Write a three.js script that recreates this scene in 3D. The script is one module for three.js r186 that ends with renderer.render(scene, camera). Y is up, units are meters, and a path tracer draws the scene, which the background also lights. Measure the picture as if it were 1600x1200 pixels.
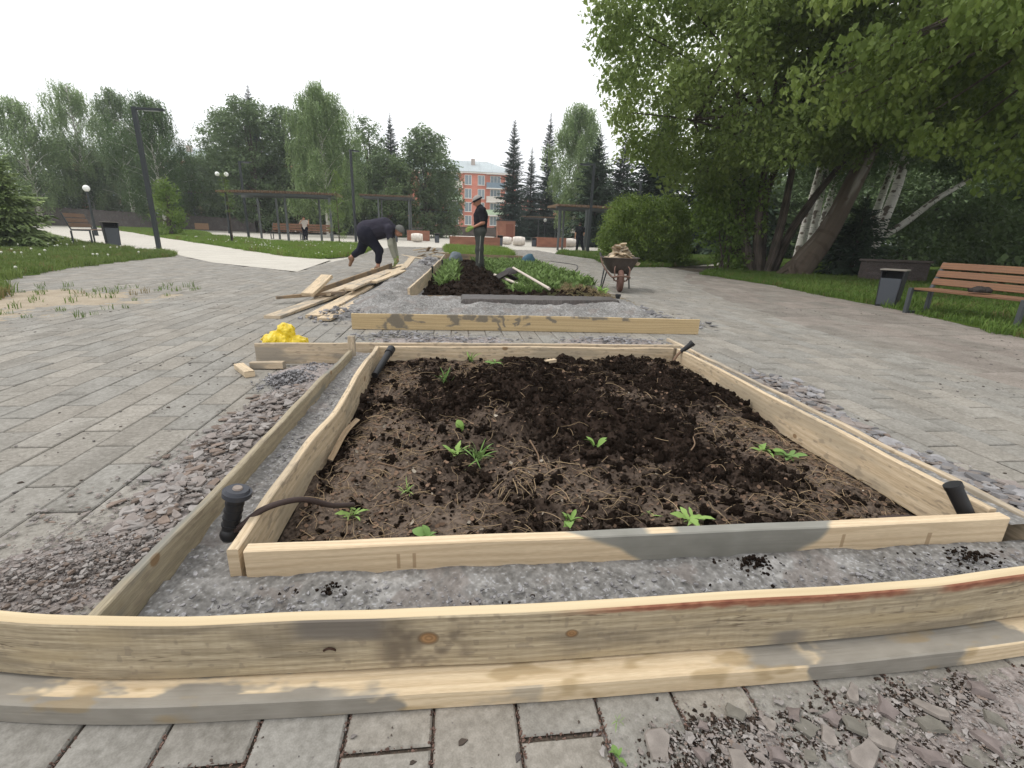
import * as THREE from 'three';
import { mergeGeometries, mergeVertices, toCreasedNormals } from 'three/addons/utils/BufferGeometryUtils.js';
import { RoundedBoxGeometry } from 'three/addons/geometries/RoundedBoxGeometry.js';
import { ImprovedNoise } from 'three/addons/math/ImprovedNoise.js';

// ---------------------------------------------------------------- camera, sky, sun, exposure
const scene = new THREE.Scene();
const DEG = Math.PI / 180;
const camera = new THREE.PerspectiveCamera(77.4, 4 / 3, 0.05, 2000);
camera.rotation.order = 'YXZ';
camera.position.set(0, 0.9, 0);
camera.rotation.set(-17.2 * DEG, -6.93 * DEG, 1.8 * DEG);
const renderer = new THREE.WebGLRenderer({ antialias: true });
renderer.toneMapping = THREE.LinearToneMapping;
renderer.toneMappingExposure = 1.12;
renderer.shadowMap.enabled = true;
renderer.shadowMap.type = THREE.PCFSoftShadowMap;
{ // an even, bright overcast: pale at the rim, a little brighter overhead
  const W = 256, H = 128, d = new Float32Array(W * H * 4);
  for (let j = 0; j < H; j++) for (let i = 0; i < W; i++) {
    const el = Math.sin(((j + 0.5) / H - 0.5) * Math.PI), a = i / W * 2 * Math.PI, k = (j * W + i) * 4;
    const up = Math.max(0, el);
    const wisp = 0.03 * Math.sin(a * 3 + 4 * el) + 0.02 * Math.sin(a * 7 - 9 * el + 1);
    const l = el >= 0 ? 0.98 + 0.34 * Math.sqrt(up) + wisp * up : 0.5;
    d[k] = l * 0.985; d[k + 1] = l * 0.995; d[k + 2] = l * 1.02; d[k + 3] = 1;
  }
  const t = new THREE.DataTexture(d, W, H, THREE.RGBAFormat, THREE.FloatType);
  t.mapping = THREE.EquirectangularReflectionMapping; t.magFilter = THREE.LinearFilter; t.minFilter = THREE.LinearFilter; t.needsUpdate = true;
  scene.background = t; scene.environment = t;
}
const sun = new THREE.DirectionalLight(new THREE.Color(1.0, 0.955, 0.89), 1.3);
sun.position.set(-34, 52, -16); sun.target.position.set(0, 0, -10);
sun.castShadow = true; sun.shadow.radius = 24; sun.shadow.mapSize.set(2048, 2048);
Object.assign(sun.shadow.camera, { left: -60, right: 60, top: 60, bottom: -60, near: 1, far: 200 });
scene.add(sun, sun.target);

// ---------------------------------------------------------------- helpers
const V = (x, y, z) => new THREE.Vector3(x, y, z);
function rng(seed) { let a = (seed * 2654435761) >>> 0; return () => { a = (a + 0x6D2B79F5) >>> 0; let t = a; t = Math.imul(t ^ (t >>> 15), t | 1); t ^= t + Math.imul(t ^ (t >>> 7), t | 61); return ((t ^ (t >>> 14)) >>> 0) / 4294967296; }; }
const perlin = new ImprovedNoise();
const n3 = (x, y, z) => perlin.noise(x, y, z);
const fb = (x, y, z, o = 4) => { let s = 0, a = 0.5; for (let i = 0; i < o; i++) { s += a * perlin.noise(x, y, z + i * 7.3); x *= 2.03; y *= 2.03; z *= 2.03; a *= 0.5; } return s; };
const sm = (a, b, x) => { const t = Math.min(1, Math.max(0, (x - a) / (b - a))); return t * t * (3 - 2 * t); };
const mix = (a, b, t) => a + (b - a) * t;
const mix3 = (a, b, t) => [mix(a[0], b[0], t), mix(a[1], b[1], t), mix(a[2], b[2], t)];
const hash = (x, y, s = 0) => { let h = Math.imul(x | 0, 374761393) + Math.imul(y | 0, 668265263) + Math.imul(s | 0, 1442695041); h = Math.imul(h ^ (h >>> 13), 1274126177); return ((h ^ (h >>> 16)) >>> 0) / 4294967296; };
function vn(x, y, px, py, s = 0) { const xi = Math.floor(x), yi = Math.floor(y), fx = x - xi, fy = y - yi, u = fx * fx * (3 - 2 * fx), v = fy * fy * (3 - 2 * fy); const m = (a, p) => ((a % p) + p) % p; const x0 = m(xi, px), x1 = m(xi + 1, px), y0 = m(yi, py), y1 = m(yi + 1, py); return mix(mix(hash(x0, y0, s), hash(x1, y0, s), u), mix(hash(x0, y1, s), hash(x1, y1, s), u), v); }
function pf(u, v, fx, fy, o = 4, s = 0) { let r = 0, a = 0.5, t = 0; for (let i = 0; i < o; i++) { r += a * vn(u * fx, v * fy, fx, fy, s + i * 17); t += a; a *= 0.5; fx *= 2; fy *= 2; } return r / t; }
function tex(w, h, fn, color = true, rx = 1, ry = 1) {
  const d = new Uint8Array(w * h * 4);
  for (let j = 0; j < h; j++) for (let i = 0; i < w; i++) { const c = fn(i / w, j / h), k = (j * w + i) * 4; d[k] = Math.max(0, Math.min(255, c[0])); d[k + 1] = Math.max(0, Math.min(255, c[1])); d[k + 2] = Math.max(0, Math.min(255, c[2])); d[k + 3] = 255; }
  const t = new THREE.DataTexture(d, w, h, THREE.RGBAFormat); t.wrapS = t.wrapT = THREE.RepeatWrapping; t.magFilter = THREE.LinearFilter; t.minFilter = THREE.LinearMipmapLinearFilter; t.generateMipmaps = true;
  if (color) t.colorSpace = THREE.SRGBColorSpace; t.repeat.set(rx, ry); t.needsUpdate = true; return t;
}
const grey = g => [g, g, g];
const M = (o) => new THREE.MeshPhysicalMaterial({ roughness: 0.85, specularIntensity: (o.roughness ?? 0.85) >= 0.9 ? 0.25 : 0.7, ...o });
const S = (r, g, b) => new THREE.Color().setRGB(r / 255, g / 255, b / 255, THREE.SRGBColorSpace);

const taken = new Map();
function numbered(n) { const k = taken.get(n) || 0; taken.set(n, k + 1); return k ? `${n}_${String(k).padStart(3, '0')}` : n; }
function tag(o, label, category, group, kind) { if (label) o.userData.label = label; if (category) o.userData.category = category; if (group) o.userData.group = group; if (kind) o.userData.kind = kind; return o; }
function shade(m) { m.castShadow = true; m.receiveShadow = true; return m; }
function thing(name, label, category, pos = [0, 0, 0], turn = 0, group) { const o = new THREE.Group(); o.name = numbered(name); o.position.set(...pos); o.rotation.y = turn; tag(o, label, category, group); scene.add(o); return o; }
function part(name, geo, mat, parent, label) { const m = shade(new THREE.Mesh(Array.isArray(geo) ? merge(geo) : geo, mat)); m.name = name; if (label) m.userData.label = label; parent.add(m); return m; }
function solo(name, geo, mat, label, category, group, pos) { const m = shade(new THREE.Mesh(Array.isArray(geo) ? merge(geo) : geo, mat)); m.name = numbered(name); tag(m, label, category, group); if (pos) m.position.set(...pos); scene.add(m); return m; }
function struct(name, geo, mat, kind = 'structure') { const m = shade(new THREE.Mesh(geo, mat)); m.name = numbered(name); m.userData.kind = kind; scene.add(m); return m; }
function stuff(name, geo, mat, mats, cols, label, category, parent = scene) { const m = shade(new THREE.InstancedMesh(geo, mat, mats.length)); mats.forEach((a, i) => m.setMatrixAt(i, a)); if (cols) cols.forEach((c, i) => m.setColorAt(i, c)); m.name = parent === scene ? numbered(name) : name; tag(m, label, category, null, 'stuff'); parent.add(m); return m; }
function merge(list) {
  const l = list.map(g => { const h = g.index ? g.toNonIndexed() : g; for (const k of Object.keys(h.attributes)) if (!['position', 'normal', 'uv', 'color'].includes(k)) h.deleteAttribute(k); if (!h.attributes.uv) h.setAttribute('uv', new THREE.BufferAttribute(new Float32Array(h.attributes.position.count * 2), 2)); return h; });
  if (l.some(h => h.attributes.color)) for (const h of l) if (!h.attributes.color) h.setAttribute('color', new THREE.BufferAttribute(new Float32Array(h.attributes.position.count * 3).fill(1), 3));
  return mergeGeometries(l);
}
const _m = new THREE.Matrix4(), _q = new THREE.Quaternion(), _e = new THREE.Euler();
const xf = (x, y, z, rx = 0, ry = 0, rz = 0, sx = 1, sy = sx, sz = sx) => new THREE.Matrix4().compose(V(x, y, z), new THREE.Quaternion().setFromEuler(new THREE.Euler(rx, ry, rz, 'YXZ')), V(sx, sy, sz));
const box = (w, h, d, x = 0, y = 0, z = 0, rx = 0, ry = 0, rz = 0) => new THREE.BoxGeometry(w, h, d).applyMatrix4(xf(x, y, z, rx, ry, rz));
const rbox = (w, h, d, x = 0, y = 0, z = 0, rx = 0, ry = 0, rz = 0, b = 0.006) => new RoundedBoxGeometry(w, h, d, 1, Math.min(b, w / 2.2, h / 2.2, d / 2.2)).applyMatrix4(xf(x, y, z, rx, ry, rz));
function bar(p, q, r0, r1 = r0, seg = 8) { const a = V(...p), b = V(...q), d = b.clone().sub(a), L = d.length(); const g = new THREE.CylinderGeometry(r1, r0, L, seg, 1); g.applyMatrix4(new THREE.Matrix4().compose(a.add(b).multiplyScalar(0.5), new THREE.Quaternion().setFromUnitVectors(V(0, 1, 0), d.normalize()), V(1, 1, 1))); return g; }
function tube(pts, r, seg = 8, n = pts.length * 4, closed = false) { return new THREE.TubeGeometry(new THREE.CatmullRomCurve3(pts.map(p => V(...p)), closed), n, r, seg, closed); }
// a tapered, slightly gnarled limb through points with radii
function limb(pts, radii, seg = 8, n = 16, rough = 0.08, seed = 1) {
  const c = new THREE.CatmullRomCurve3(pts.map(p => V(...p))), pos = [], uv = [], idx = []; const fr = c.computeFrenetFrames(n, false); let len = c.getLength();
  for (let i = 0; i <= n; i++) { const t = i / n, p = c.getPointAt(t), f = t * (radii.length - 1), k = Math.min(radii.length - 2, Math.floor(f)), r = mix(radii[k], radii[k + 1], f - k);
    for (let j = 0; j <= seg; j++) { const a = j / seg * 2 * Math.PI, rr = r * (1 + rough * 2 * n3(Math.cos(a) * 1.3 + seed, t * 6, Math.sin(a) * 1.3)); const v = p.clone().addScaledVector(fr.normals[i], Math.cos(a) * rr).addScaledVector(fr.binormals[i], Math.sin(a) * rr); pos.push(v.x, v.y, v.z); uv.push(j / seg, t * len); } }
  for (let i = 0; i < n; i++) for (let j = 0; j < seg; j++) { const a = i * (seg + 1) + j, b = a + seg + 1; idx.push(a, b, a + 1, b, b + 1, a + 1); }
  const g = new THREE.BufferGeometry(); g.setAttribute('position', new THREE.Float32BufferAttribute(pos, 3)); g.setAttribute('uv', new THREE.Float32BufferAttribute(uv, 2)); g.setIndex(idx); g.computeVertexNormals(); return g;
}
// how the land lies: level round the beds, a very gentle rise beyond
const land = (x, z) => Math.min(0.6, 0.014 * Math.max(0, -z - 18));
// heightfield patch
function patch(x0, x1, z0, z1, nx, nz, f, uvs = 1, keep) {
  const pos = [], uv = [], idx = [], col = []; let any = false;
  for (let j = 0; j <= nz; j++) for (let i = 0; i <= nx; i++) { const x = mix(x0, x1, i / nx), z = mix(z0, z1, j / nz), r = f(x, z); pos.push(x, Array.isArray(r) ? r[0] : r, z); uv.push(x * uvs, z * uvs); if (Array.isArray(r)) { any = true; col.push(r[1], r[2], r[3]); } }
  for (let j = 0; j < nz; j++) for (let i = 0; i < nx; i++) { const a = j * (nx + 1) + i, b = a + nx + 1; if (keep && !keep(mix(x0, x1, (i + 0.5) / nx), mix(z0, z1, (j + 0.5) / nz))) continue; if ((z1 - z0) * (x1 - x0) > 0) idx.push(a, b, a + 1, b, b + 1, a + 1); else idx.push(a, a + 1, b, b, a + 1, b + 1); }
  const g = new THREE.BufferGeometry(); g.setAttribute('position', new THREE.Float32BufferAttribute(pos, 3)); g.setAttribute('uv', new THREE.Float32BufferAttribute(uv, 2)); if (any) g.setAttribute('color', new THREE.Float32BufferAttribute(col, 3)); g.setIndex(idx); g.computeVertexNormals(); return g;
}
function inPoly(p, x, z) { let c = false; for (let i = 0, j = p.length - 1; i < p.length; j = i++) if ((p[i][1] > z) !== (p[j][1] > z) && x < (p[j][0] - p[i][0]) * (z - p[i][1]) / (p[j][1] - p[i][1]) + p[i][0]) c = !c; return c; }
// sheet over a polygon, row by row, following the land
function sheet(poly, dy, step, uvs = 1, ragged = 0) {
  const zs = poly.map(p => p[1]), z0 = Math.min(...zs), z1 = Math.max(...zs), n = Math.max(2, Math.ceil((z1 - z0) / step)), pos = [], uv = [];
  const row = z => { const xs = []; for (let i = 0, j = poly.length - 1; i < poly.length; j = i++) if ((poly[i][1] > z) !== (poly[j][1] > z)) xs.push((poly[j][0] - poly[i][0]) * (z - poly[i][1]) / (poly[j][1] - poly[i][1]) + poly[i][0]); xs.sort((a, b) => a - b); return ragged ? xs.map((x, i) => x + ragged * 2 * fb(x * 0.7 + i * 9, z * 2.5, 3, 3)) : xs; };
  let prev = row(z0 + 1e-4), zp = z0;
  for (let k = 1; k <= n; k++) { const z = z0 + (z1 - z0) * k / n, cur = row(z - (k === n ? 1e-4 : 0)); if (cur.length === prev.length) for (let i = 0; i + 1 < cur.length; i += 2) { const A = [prev[i], land(0, zp) + dy, zp], B = [prev[i + 1], land(0, zp) + dy, zp], C = [cur[i], land(0, z) + dy, z], D = [cur[i + 1], land(0, z) + dy, z]; for (const p of [A, C, B, B, C, D]) { pos.push(...p); uv.push(p[0] * uvs, p[2] * uvs); } } prev = cur; zp = z; }
  const g = new THREE.BufferGeometry(); g.setAttribute('position', new THREE.Float32BufferAttribute(pos, 3)); g.setAttribute('uv', new THREE.Float32BufferAttribute(uv, 2)); g.computeVertexNormals(); return g;
}
// a board swept along a path: h = extent along 'up', t = extent across
function board(path, h, t, { up = [0, 1, 0], ch = 0.003, wob = 0.002, seed = 1, n = 24, uvLen = 0, top = 0 } = {}) {
  const c = path.length > 2 ? new THREE.CatmullRomCurve3(path.map(p => V(...p))) : new THREE.LineCurve3(V(...path[0]), V(...path[1])), L = c.getLength(), U = V(...up).normalize(), P = 2 * (h + t);
  const a = h / 2, b = t / 2, ring = [[-a, b - ch], [-a + ch, b], [a - ch, b], [a, b - ch], [a, -b + ch], [a - ch, -b], [-a + ch, -b], [-a, -b + ch]];
  const per = [0, ch, h - ch, h, h + t, h + t + ch, 2 * h + t - ch, 2 * h + t, P];
  const pos = [], uv = [], idx = []; const rows = [];
  for (let i = 0; i <= n; i++) { const s = i / n, p = c.getPointAt(s), T = c.getTangentAt(s).normalize(), sd = V(0, 0, 0).crossVectors(T, U).normalize(), u2 = V(0, 0, 0).crossVectors(sd, T).normalize(); const row = [];
    const w = wob * 2 * n3(s * L * 2.5, seed * 3.1, 0.5), hh = wob * 2.2 * n3(s * L * 4, seed * 5.7, 9.5) + top * 2 * n3(s * L * 1.7, seed, 4.2);
    ring.forEach(([y, x], k) => { const yy = y + (y > 0 ? hh : -hh * 0.4); row.push(p.clone().addScaledVector(u2, yy).addScaledVector(sd, x + w)); }); rows.push(row); }
  const uu = s => uvLen ? s : s * L; const vv = q => uvLen ? q / P : q;
  const off = uvLen ? 0 : (seed * 0.37) % 1;
  for (let i = 0; i < n; i++) for (let k = 0; k < 8; k++) { const k2 = (k + 1) % 8, A = rows[i][k], B = rows[i + 1][k], C = rows[i][k2], D = rows[i + 1][k2], u0 = uu(i / n) + off, u1 = uu((i + 1) / n) + off, v0 = vv(per[k]) + off, v1 = vv(per[k + 1]) + off; for (const [p, x, y] of [[A, u0, v0], [B, u1, v0], [C, u0, v1], [C, u0, v1], [B, u1, v0], [D, u1, v1]]) { pos.push(p.x, p.y, p.z); uv.push(x, y); } }
  for (const [row, sgn] of [[rows[0], 1], [rows[n], -1]]) for (let k = 1; k < 7; k++) { const tri = sgn > 0 ? [0, k, k + 1] : [0, k + 1, k]; for (const q of tri) { const p = row[q]; pos.push(p.x, p.y, p.z); uv.push(ring[q][1] * 0.3 + off, ring[q][0] * 0.5 + 0.1 + off); } }
  const g = new THREE.BufferGeometry(); g.setAttribute('position', new THREE.Float32BufferAttribute(pos, 3)); g.setAttribute('uv', new THREE.Float32BufferAttribute(uv, 2));
  return toCreasedNormals(g, 0.7);
}
// surface nets over a signed distance
function nets(lo, hi, cell, f) {
  const n = [0, 1, 2].map(i => Math.ceil((hi[i] - lo[i]) / cell) + 1), N = n[0] * n[1] * n[2], F = new Float32Array(N), id = (x, y, z) => x + n[0] * (y + n[1] * z);
  for (let z = 0; z < n[2]; z++) for (let y = 0; y < n[1]; y++) for (let x = 0; x < n[0]; x++) F[id(x, y, z)] = f(lo[0] + x * cell, lo[1] + y * cell, lo[2] + z * cell);
  const vid = new Int32Array(N).fill(-1), pos = [], idx = [], off = [1, n[0], n[0] * n[1]];
  for (let z = 0; z < n[2] - 1; z++) for (let y = 0; y < n[1] - 1; y++) for (let x = 0; x < n[0] - 1; x++) { let sx = 0, sy = 0, sz = 0, c = 0; const g = [];
    for (let k = 0; k < 8; k++) g.push(F[id(x + (k & 1), y + ((k >> 1) & 1), z + (k >> 2))]);
    for (let k = 0; k < 8; k++) for (const b of [1, 2, 4]) if (!(k & b)) { const p = g[k], q = g[k | b]; if ((p < 0) !== (q < 0)) { const t = p / (p - q); sx += (k & 1) + (b === 1 ? t : 0); sy += ((k >> 1) & 1) + (b === 2 ? t : 0); sz += (k >> 2) + (b === 4 ? t : 0); c++; } }
    if (c) { vid[id(x, y, z)] = pos.length / 3; pos.push(lo[0] + (x + sx / c) * cell, lo[1] + (y + sy / c) * cell, lo[2] + (z + sz / c) * cell); } }
  for (let z = 1; z < n[2] - 1; z++) for (let y = 1; y < n[1] - 1; y++) for (let x = 1; x < n[0] - 1; x++) { const i = id(x, y, z); for (let d = 0; d < 3; d++) { const a = F[i], b = F[i + off[d]]; if ((a < 0) === (b < 0)) continue; const u = off[(d + 1) % 3], v = off[(d + 2) % 3], q = [vid[i], vid[i - u], vid[i - u - v], vid[i - v]]; if (q.some(e => e < 0)) continue; if (a < 0) idx.push(q[0], q[1], q[2], q[0], q[2], q[3]); else idx.push(q[0], q[2], q[1], q[0], q[3], q[2]); } }
  const g = new THREE.BufferGeometry(); g.setAttribute('position', new THREE.Float32BufferAttribute(pos, 3)); g.setAttribute('uv', new THREE.Float32BufferAttribute(new Float32Array(pos.length / 3 * 2), 2)); g.setIndex(idx); g.computeVertexNormals(); return g;
}
const caps = (P, x, y, z) => { let d = 9, k = P.k || 0.03; for (const [a, b, r0, r1] of P) { const bx = b[0] - a[0], by = b[1] - a[1], bz = b[2] - a[2], px = x - a[0], py = y - a[1], pz = z - a[2], t = Math.max(0, Math.min(1, (px * bx + py * by + pz * bz) / (bx * bx + by * by + bz * bz + 1e-9))); const e = Math.hypot(px - t * bx, py - t * by, pz - t * bz) - mix(r0, r1, t), h = Math.max(0, Math.min(1, 0.5 + 0.5 * (d - e) / k)); d = mix(d, e, h) - k * h * (1 - h); } return d; };
function capsMesh(P, cell, extra) { const lo = [9e9, 9e9, 9e9], hi = [-9e9, -9e9, -9e9]; for (const [a, b, r0, r1] of P) for (let i = 0; i < 3; i++) { lo[i] = Math.min(lo[i], a[i] - r0, b[i] - r1); hi[i] = Math.max(hi[i], a[i] + r0, b[i] + r1); } for (let i = 0; i < 3; i++) { lo[i] -= cell * 3; hi[i] += cell * 3; } return nets(lo, hi, cell, extra ? (x, y, z) => extra(caps(P, x, y, z), x, y, z) : (x, y, z) => caps(P, x, y, z)); }
// ---------------------------------------------------------------- surfaces
const tPaver = tex(512, 512, (u, v) => { const a = pf(u, v, 6, 6, 4, 1), b = pf(u, v, 90, 90, 2, 7), c = hash(u * 512, v * 512, 3), st = sm(0.56, 0.7, pf(u, v, 5, 5, 5, 31)); let g = 137 + 26 * (a - 0.5) + 30 * (b - 0.5) + 16 * (c - 0.5); g -= 9 * st; return [g + 5, g + 1, g - 6]; });
const bPaver = tex(512, 512, (u, v) => grey(128 + 90 * (pf(u, v, 100, 100, 2, 5) - 0.5) + 60 * (hash(u * 512, v * 512, 8) - 0.5)), false);
const mPaver = M({ map: tPaver, bumpMap: bPaver, bumpScale: 0.0012, vertexColors: true, roughness: 0.92 });
const tSand = tex(256, 256, (u, v) => { const a = pf(u, v, 8, 8, 4, 2), b = hash(u * 256, v * 256, 1); const g = 78 + 30 * (a - 0.5) + 30 * (b - 0.5); return [g * 1.06, g * 0.95, g * 0.84]; });
const mSand = M({ map: tSand, roughness: 1 });
const tSlab = tex(512, 512, (u, v) => { const a = pf(u, v, 4, 4, 5, 11), b = pf(u, v, 64, 64, 2, 3); const g = 186 + 22 * (a - 0.5) + 18 * (b - 0.5); return [g + 3, g - 2, g - 13]; });
const mSlab = M({ map: tSlab, roughness: 0.95 });
const tMortar = tex(1024, 1024, (u, v) => { const a = pf(u, v, 5, 5, 5, 21), b = pf(u, v, 60, 60, 3, 4), c = pf(u, v, 130, 130, 2, 9), pale = sm(0.56, 0.66, pf(u, v, 7, 7, 4, 40)), peb = sm(0.74, 0.8, c); let g = 124 + 26 * (a - 0.5) + 50 * (b - 0.5) + 44 * (c - 0.5) + 14 * pale; let k = [g + 2, g, g - 3]; k = mix3(k, [176, 178, 182], peb * 0.5); k = mix3(k, [122, 112, 106], sm(0.6, 0.7, pf(u, v, 9, 9, 4, 55)) * 0.4); return k; });
const bMortar = tex(1024, 1024, (u, v) => grey(128 + 150 * (pf(u, v, 60, 60, 3, 4) - 0.5) + 80 * (pf(u, v, 130, 130, 2, 9) - 0.5)), false);
const mMortar = M({ map: tMortar, bumpMap: bMortar, bumpScale: 0.006, roughness: 0.95 });
const mWet = M({ map: tMortar, color: new THREE.Color(0.3, 0.265, 0.25), bumpMap: bMortar, bumpScale: 0.002, roughness: 0.55 });
const tRock = tex(256, 256, (u, v) => { const g = 226 + 60 * (pf(u, v, 5, 5, 5, 3) - 0.5) + 30 * (hash(u * 256, v * 256, 4) - 0.5); return [g + 3, g, g - 2]; });
const mRock = M({ map: tRock, roughness: 0.95 });
// pine: fresh sawn, and weathered
function grain(u, v, s, fx = 2, fy = 5) { const w = pf(u, v, fx, fy, 3, s); const y = v * 14 + w * 3.2; const ring = 0.5 + 0.5 * Math.sin(y * 6.283); return ring * 0.6 + 0.4 * pf(u, v, 4, 120, 2, s + 5); }
const woodTex = (s, lo, hi, knots, stain, st) => tex(1024, 256, (u, v) => {
  let k = 0, ku = u, kv = v; for (const [x, y, r] of knots) { const dx = (u - x) * 4, dy = v - y, d = Math.hypot(dx * 0.8, dy) / r; if (d < 3) { kv += 0.25 * r * Math.sign(dy || 1) * Math.exp(-d * d * 0.6); } k = Math.max(k, 1 - sm(0.7, 1.05, d)); }
  let c = mix3(lo, hi, grain(u, kv, s)); const f = pf(u, v, 90, 256, 1, s) - 0.5, dt = sm(0.6, 0.8, pf(u, v, 40, 30, 3, s + 80)); c = c.map(e => e + f * 20); c = mix3(c, [124, 112, 98], dt * 0.45); c = mix3(c, [126, 98, 68], k * 0.75);
  return stain ? mix3(c, st, stain * sm(0.5, 0.72, pf(u, v, 5, 5, 4, s + 60))) : c;
});
const tPine = woodTex(3, [188, 167, 137], [211, 192, 163], [[0.2, 0.3, 0.035], [0.62, 0.7, 0.045], [0.85, 0.2, 0.03]], 0.5, [160, 148, 128]);
const tPine2 = woodTex(9, [176, 158, 132], [199, 182, 157], [[0.35, 0.6, 0.04], [0.75, 0.25, 0.05]], 0.75, [138, 132, 122]);
const tOld = woodTex(14, [128, 108, 84], [160, 138, 110], [[0.3, 0.4, 0.05], [0.8, 0.65, 0.04]], 0.8, [108, 98, 88]);
for (const t of [tPine, tPine2, tOld]) t.repeat.set(0.62, 2.6);
const bWood = tex(512, 256, (u, v) => grey(128 + 120 * (pf(u, v, 6, 110, 2, 4) - 0.5)), false, 0.62, 2.6);
const mPine = M({ map: tPine, bumpMap: bWood, bumpScale: 0.0012, roughness: 0.8 });
const mPine2 = M({ map: tPine2, bumpMap: bWood, bumpScale: 0.0012, roughness: 0.82 });
const mOld = M({ map: tOld, bumpMap: bWood, bumpScale: 0.0015, roughness: 0.88 });
const mBlack = M({ color: S(40, 40, 42), roughness: 0.55 }), mPlastic = M({ color: S(34, 34, 36), roughness: 0.5 }), mSteel = M({ color: S(70, 72, 76), roughness: 0.5, metalness: 0.3 });

// ---------------------------------------------------------------- the ground: pale plaza, grey paving, lawns
struct('ground', (() => { const zs = [30, 4, -18]; for (let z = -22; z > -62; z -= 4) zs.push(z); zs.push(-62, -120, -240, -420); const pos = [], uv = [], idx = []; zs.forEach((z, i) => { for (const x of [-420, -60, 0, 60, 420]) { pos.push(x, land(x, z) - 0.03, z); uv.push(x * 0.5, z * 0.5); } if (i) for (let k = 0; k < 4; k++) { const a = (i - 1) * 5 + k, b = a + 5; idx.push(a, a + 1, b, b, a + 1, b + 1); } }); const g = new THREE.BufferGeometry(); g.setAttribute('position', new THREE.Float32BufferAttribute(pos, 3)); g.setAttribute('uv', new THREE.Float32BufferAttribute(uv, 2)); g.setIndex(idx); g.computeVertexNormals(); return g; })(), mSlab);

const lawnWest = [[-5.2, -6.2], [-6.9, -8.2], [-7.75, -10.7], [-8.15, -13.4], [-8.45, -16.1], [-9.0, -17.2], [-9.8, -17.75], [-12.2, -19.7], [-16.2, -23.4], [-22, -30], [-28, -37.5], [-40, -44], [-40, -4], [-12, -3]];
const lawnStrip = [[-4.28, -16.3], [-5.6, -17.4], [-9.4, -22.1], [-13, -26.4], [-16.3, -30.4], [-24.3, -40.5], [-33.8, -51.7], [-26, -49], [-20.6, -44], [-15.8, -34.7], [-12, -31], [-9, -28.1], [-5.5, -29], [-3.9, -24], [-3.7, -19.5]];
const lawnMid = [[-0.2, -19.9], [0.7, -19.7], [1.9, -19.9], [2.5, -22], [2.77, -27.7], [1.2, -28.4], [-0.56, -27.7]];
const lawnNook = [[5.1, -15.6], [5.9, -20.7], [4.98, -24.3], [5.6, -26.4], [7.5, -26.6], [10, -26], [14.3, -25.4], [16, -25], [14.3, -23.9], [10.3, -19.3], [7.2, -16.6]];
const lawnEast = [[7.0, -13.2], [7.1, -10.4], [6.77, -8.05], [6.7, -6.9], [6.35, -5.4], [6.2, -4.6], [6.0, -3], [6.2, 2], [40, 2], [60, -70], [24, -44], [15.5, -26], [10.2, -16.9], [8, -14.9]];
const pathWest = [[-8.8, -16.8], [-6.3, -13.6], [-3.45, -11.2], [-3.9, -16.2], [-9.4, -22.5], [-24.3, -40.8], [-33, -52], [-40, -56], [-40, -46], [-12.2, -19.2]];
const tTurf = tex(512, 512, (u, v) => { const a = pf(u, v, 6, 6, 4, 1), b = pf(u, v, 80, 80, 2, 3); return mix3([66, 82, 34], [104, 124, 52], 0.6 * a + 0.4 * b); });
const mTurf = M({ map: tTurf, roughness: 1 });
struct('lawn', sheet(lawnWest, 0.006, 0.15, 0.5, 0.18), mTurf);
struct('lawn', sheet(lawnStrip, 0.008, 0.15, 0.5, 0.1), mTurf);
struct('lawn', sheet(lawnMid, 0.006, 0.15, 0.5, 0.1), mTurf);
struct('lawn', sheet(lawnNook, 0.006, 0.15, 0.5, 0.1), mTurf);
struct('lawn', sheet(lawnEast, 0.006, 0.15, 0.5, 0.08), mTurf);
struct('path', sheet(pathWest, 0.004, 0.4, 0.5), mSlab);

// the grey paving: running bond, long joints down the length of the square
const PW = 0.163, PL = 0.345;
const pavedOut = [[-15, 1.2], [7.4, 1.2], [7.4, -14], [11.5, -19.4], [6.5, -16.2], [6, -20.7], [5.2, -24.4], [4.6, -28], [-3.5, -28], [-3.7, -18], [-3.6, -11.2], [-9, -17], [-8, -10], [-15, -3]];
const paving = struct('paving', sheet([[-15, 1.2], [7.4, 1.2], [7.4, -14], [11.8, -19.6], [6.8, -16.5], [5, -25], [4.6, -28], [-3.5, -28], [-3.5, -11.3], [-9, -17], [-8, -9], [-15, -3]], -0.009, 0.3, 1), mSand);
const inBeds = (x, z) => (x > -0.72 && x < 1.72 && z < -1.0 && z > -3.2) || (x > -0.5 && x < 2.1 && z < -6.4 && z > -17.2) || inPoly(lawnMid, x, z);
const bandOuter = [[6.15, -1.6], [6.3, -3.2], [6.4, -5.2], [6.75, -7.2], [6.95, -9.2], [7.2, -11.4], [7.6, -13.6]], bandInner = [[3.9, -1.2], [3.85, -3.0], [3.95, -4.9], [4.2, -6.7], [4.7, -8.8], [5.4, -11.2], [6.7, -13.6]], bandPoly = [...bandOuter, ...bandInner.slice().reverse()];
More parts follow.
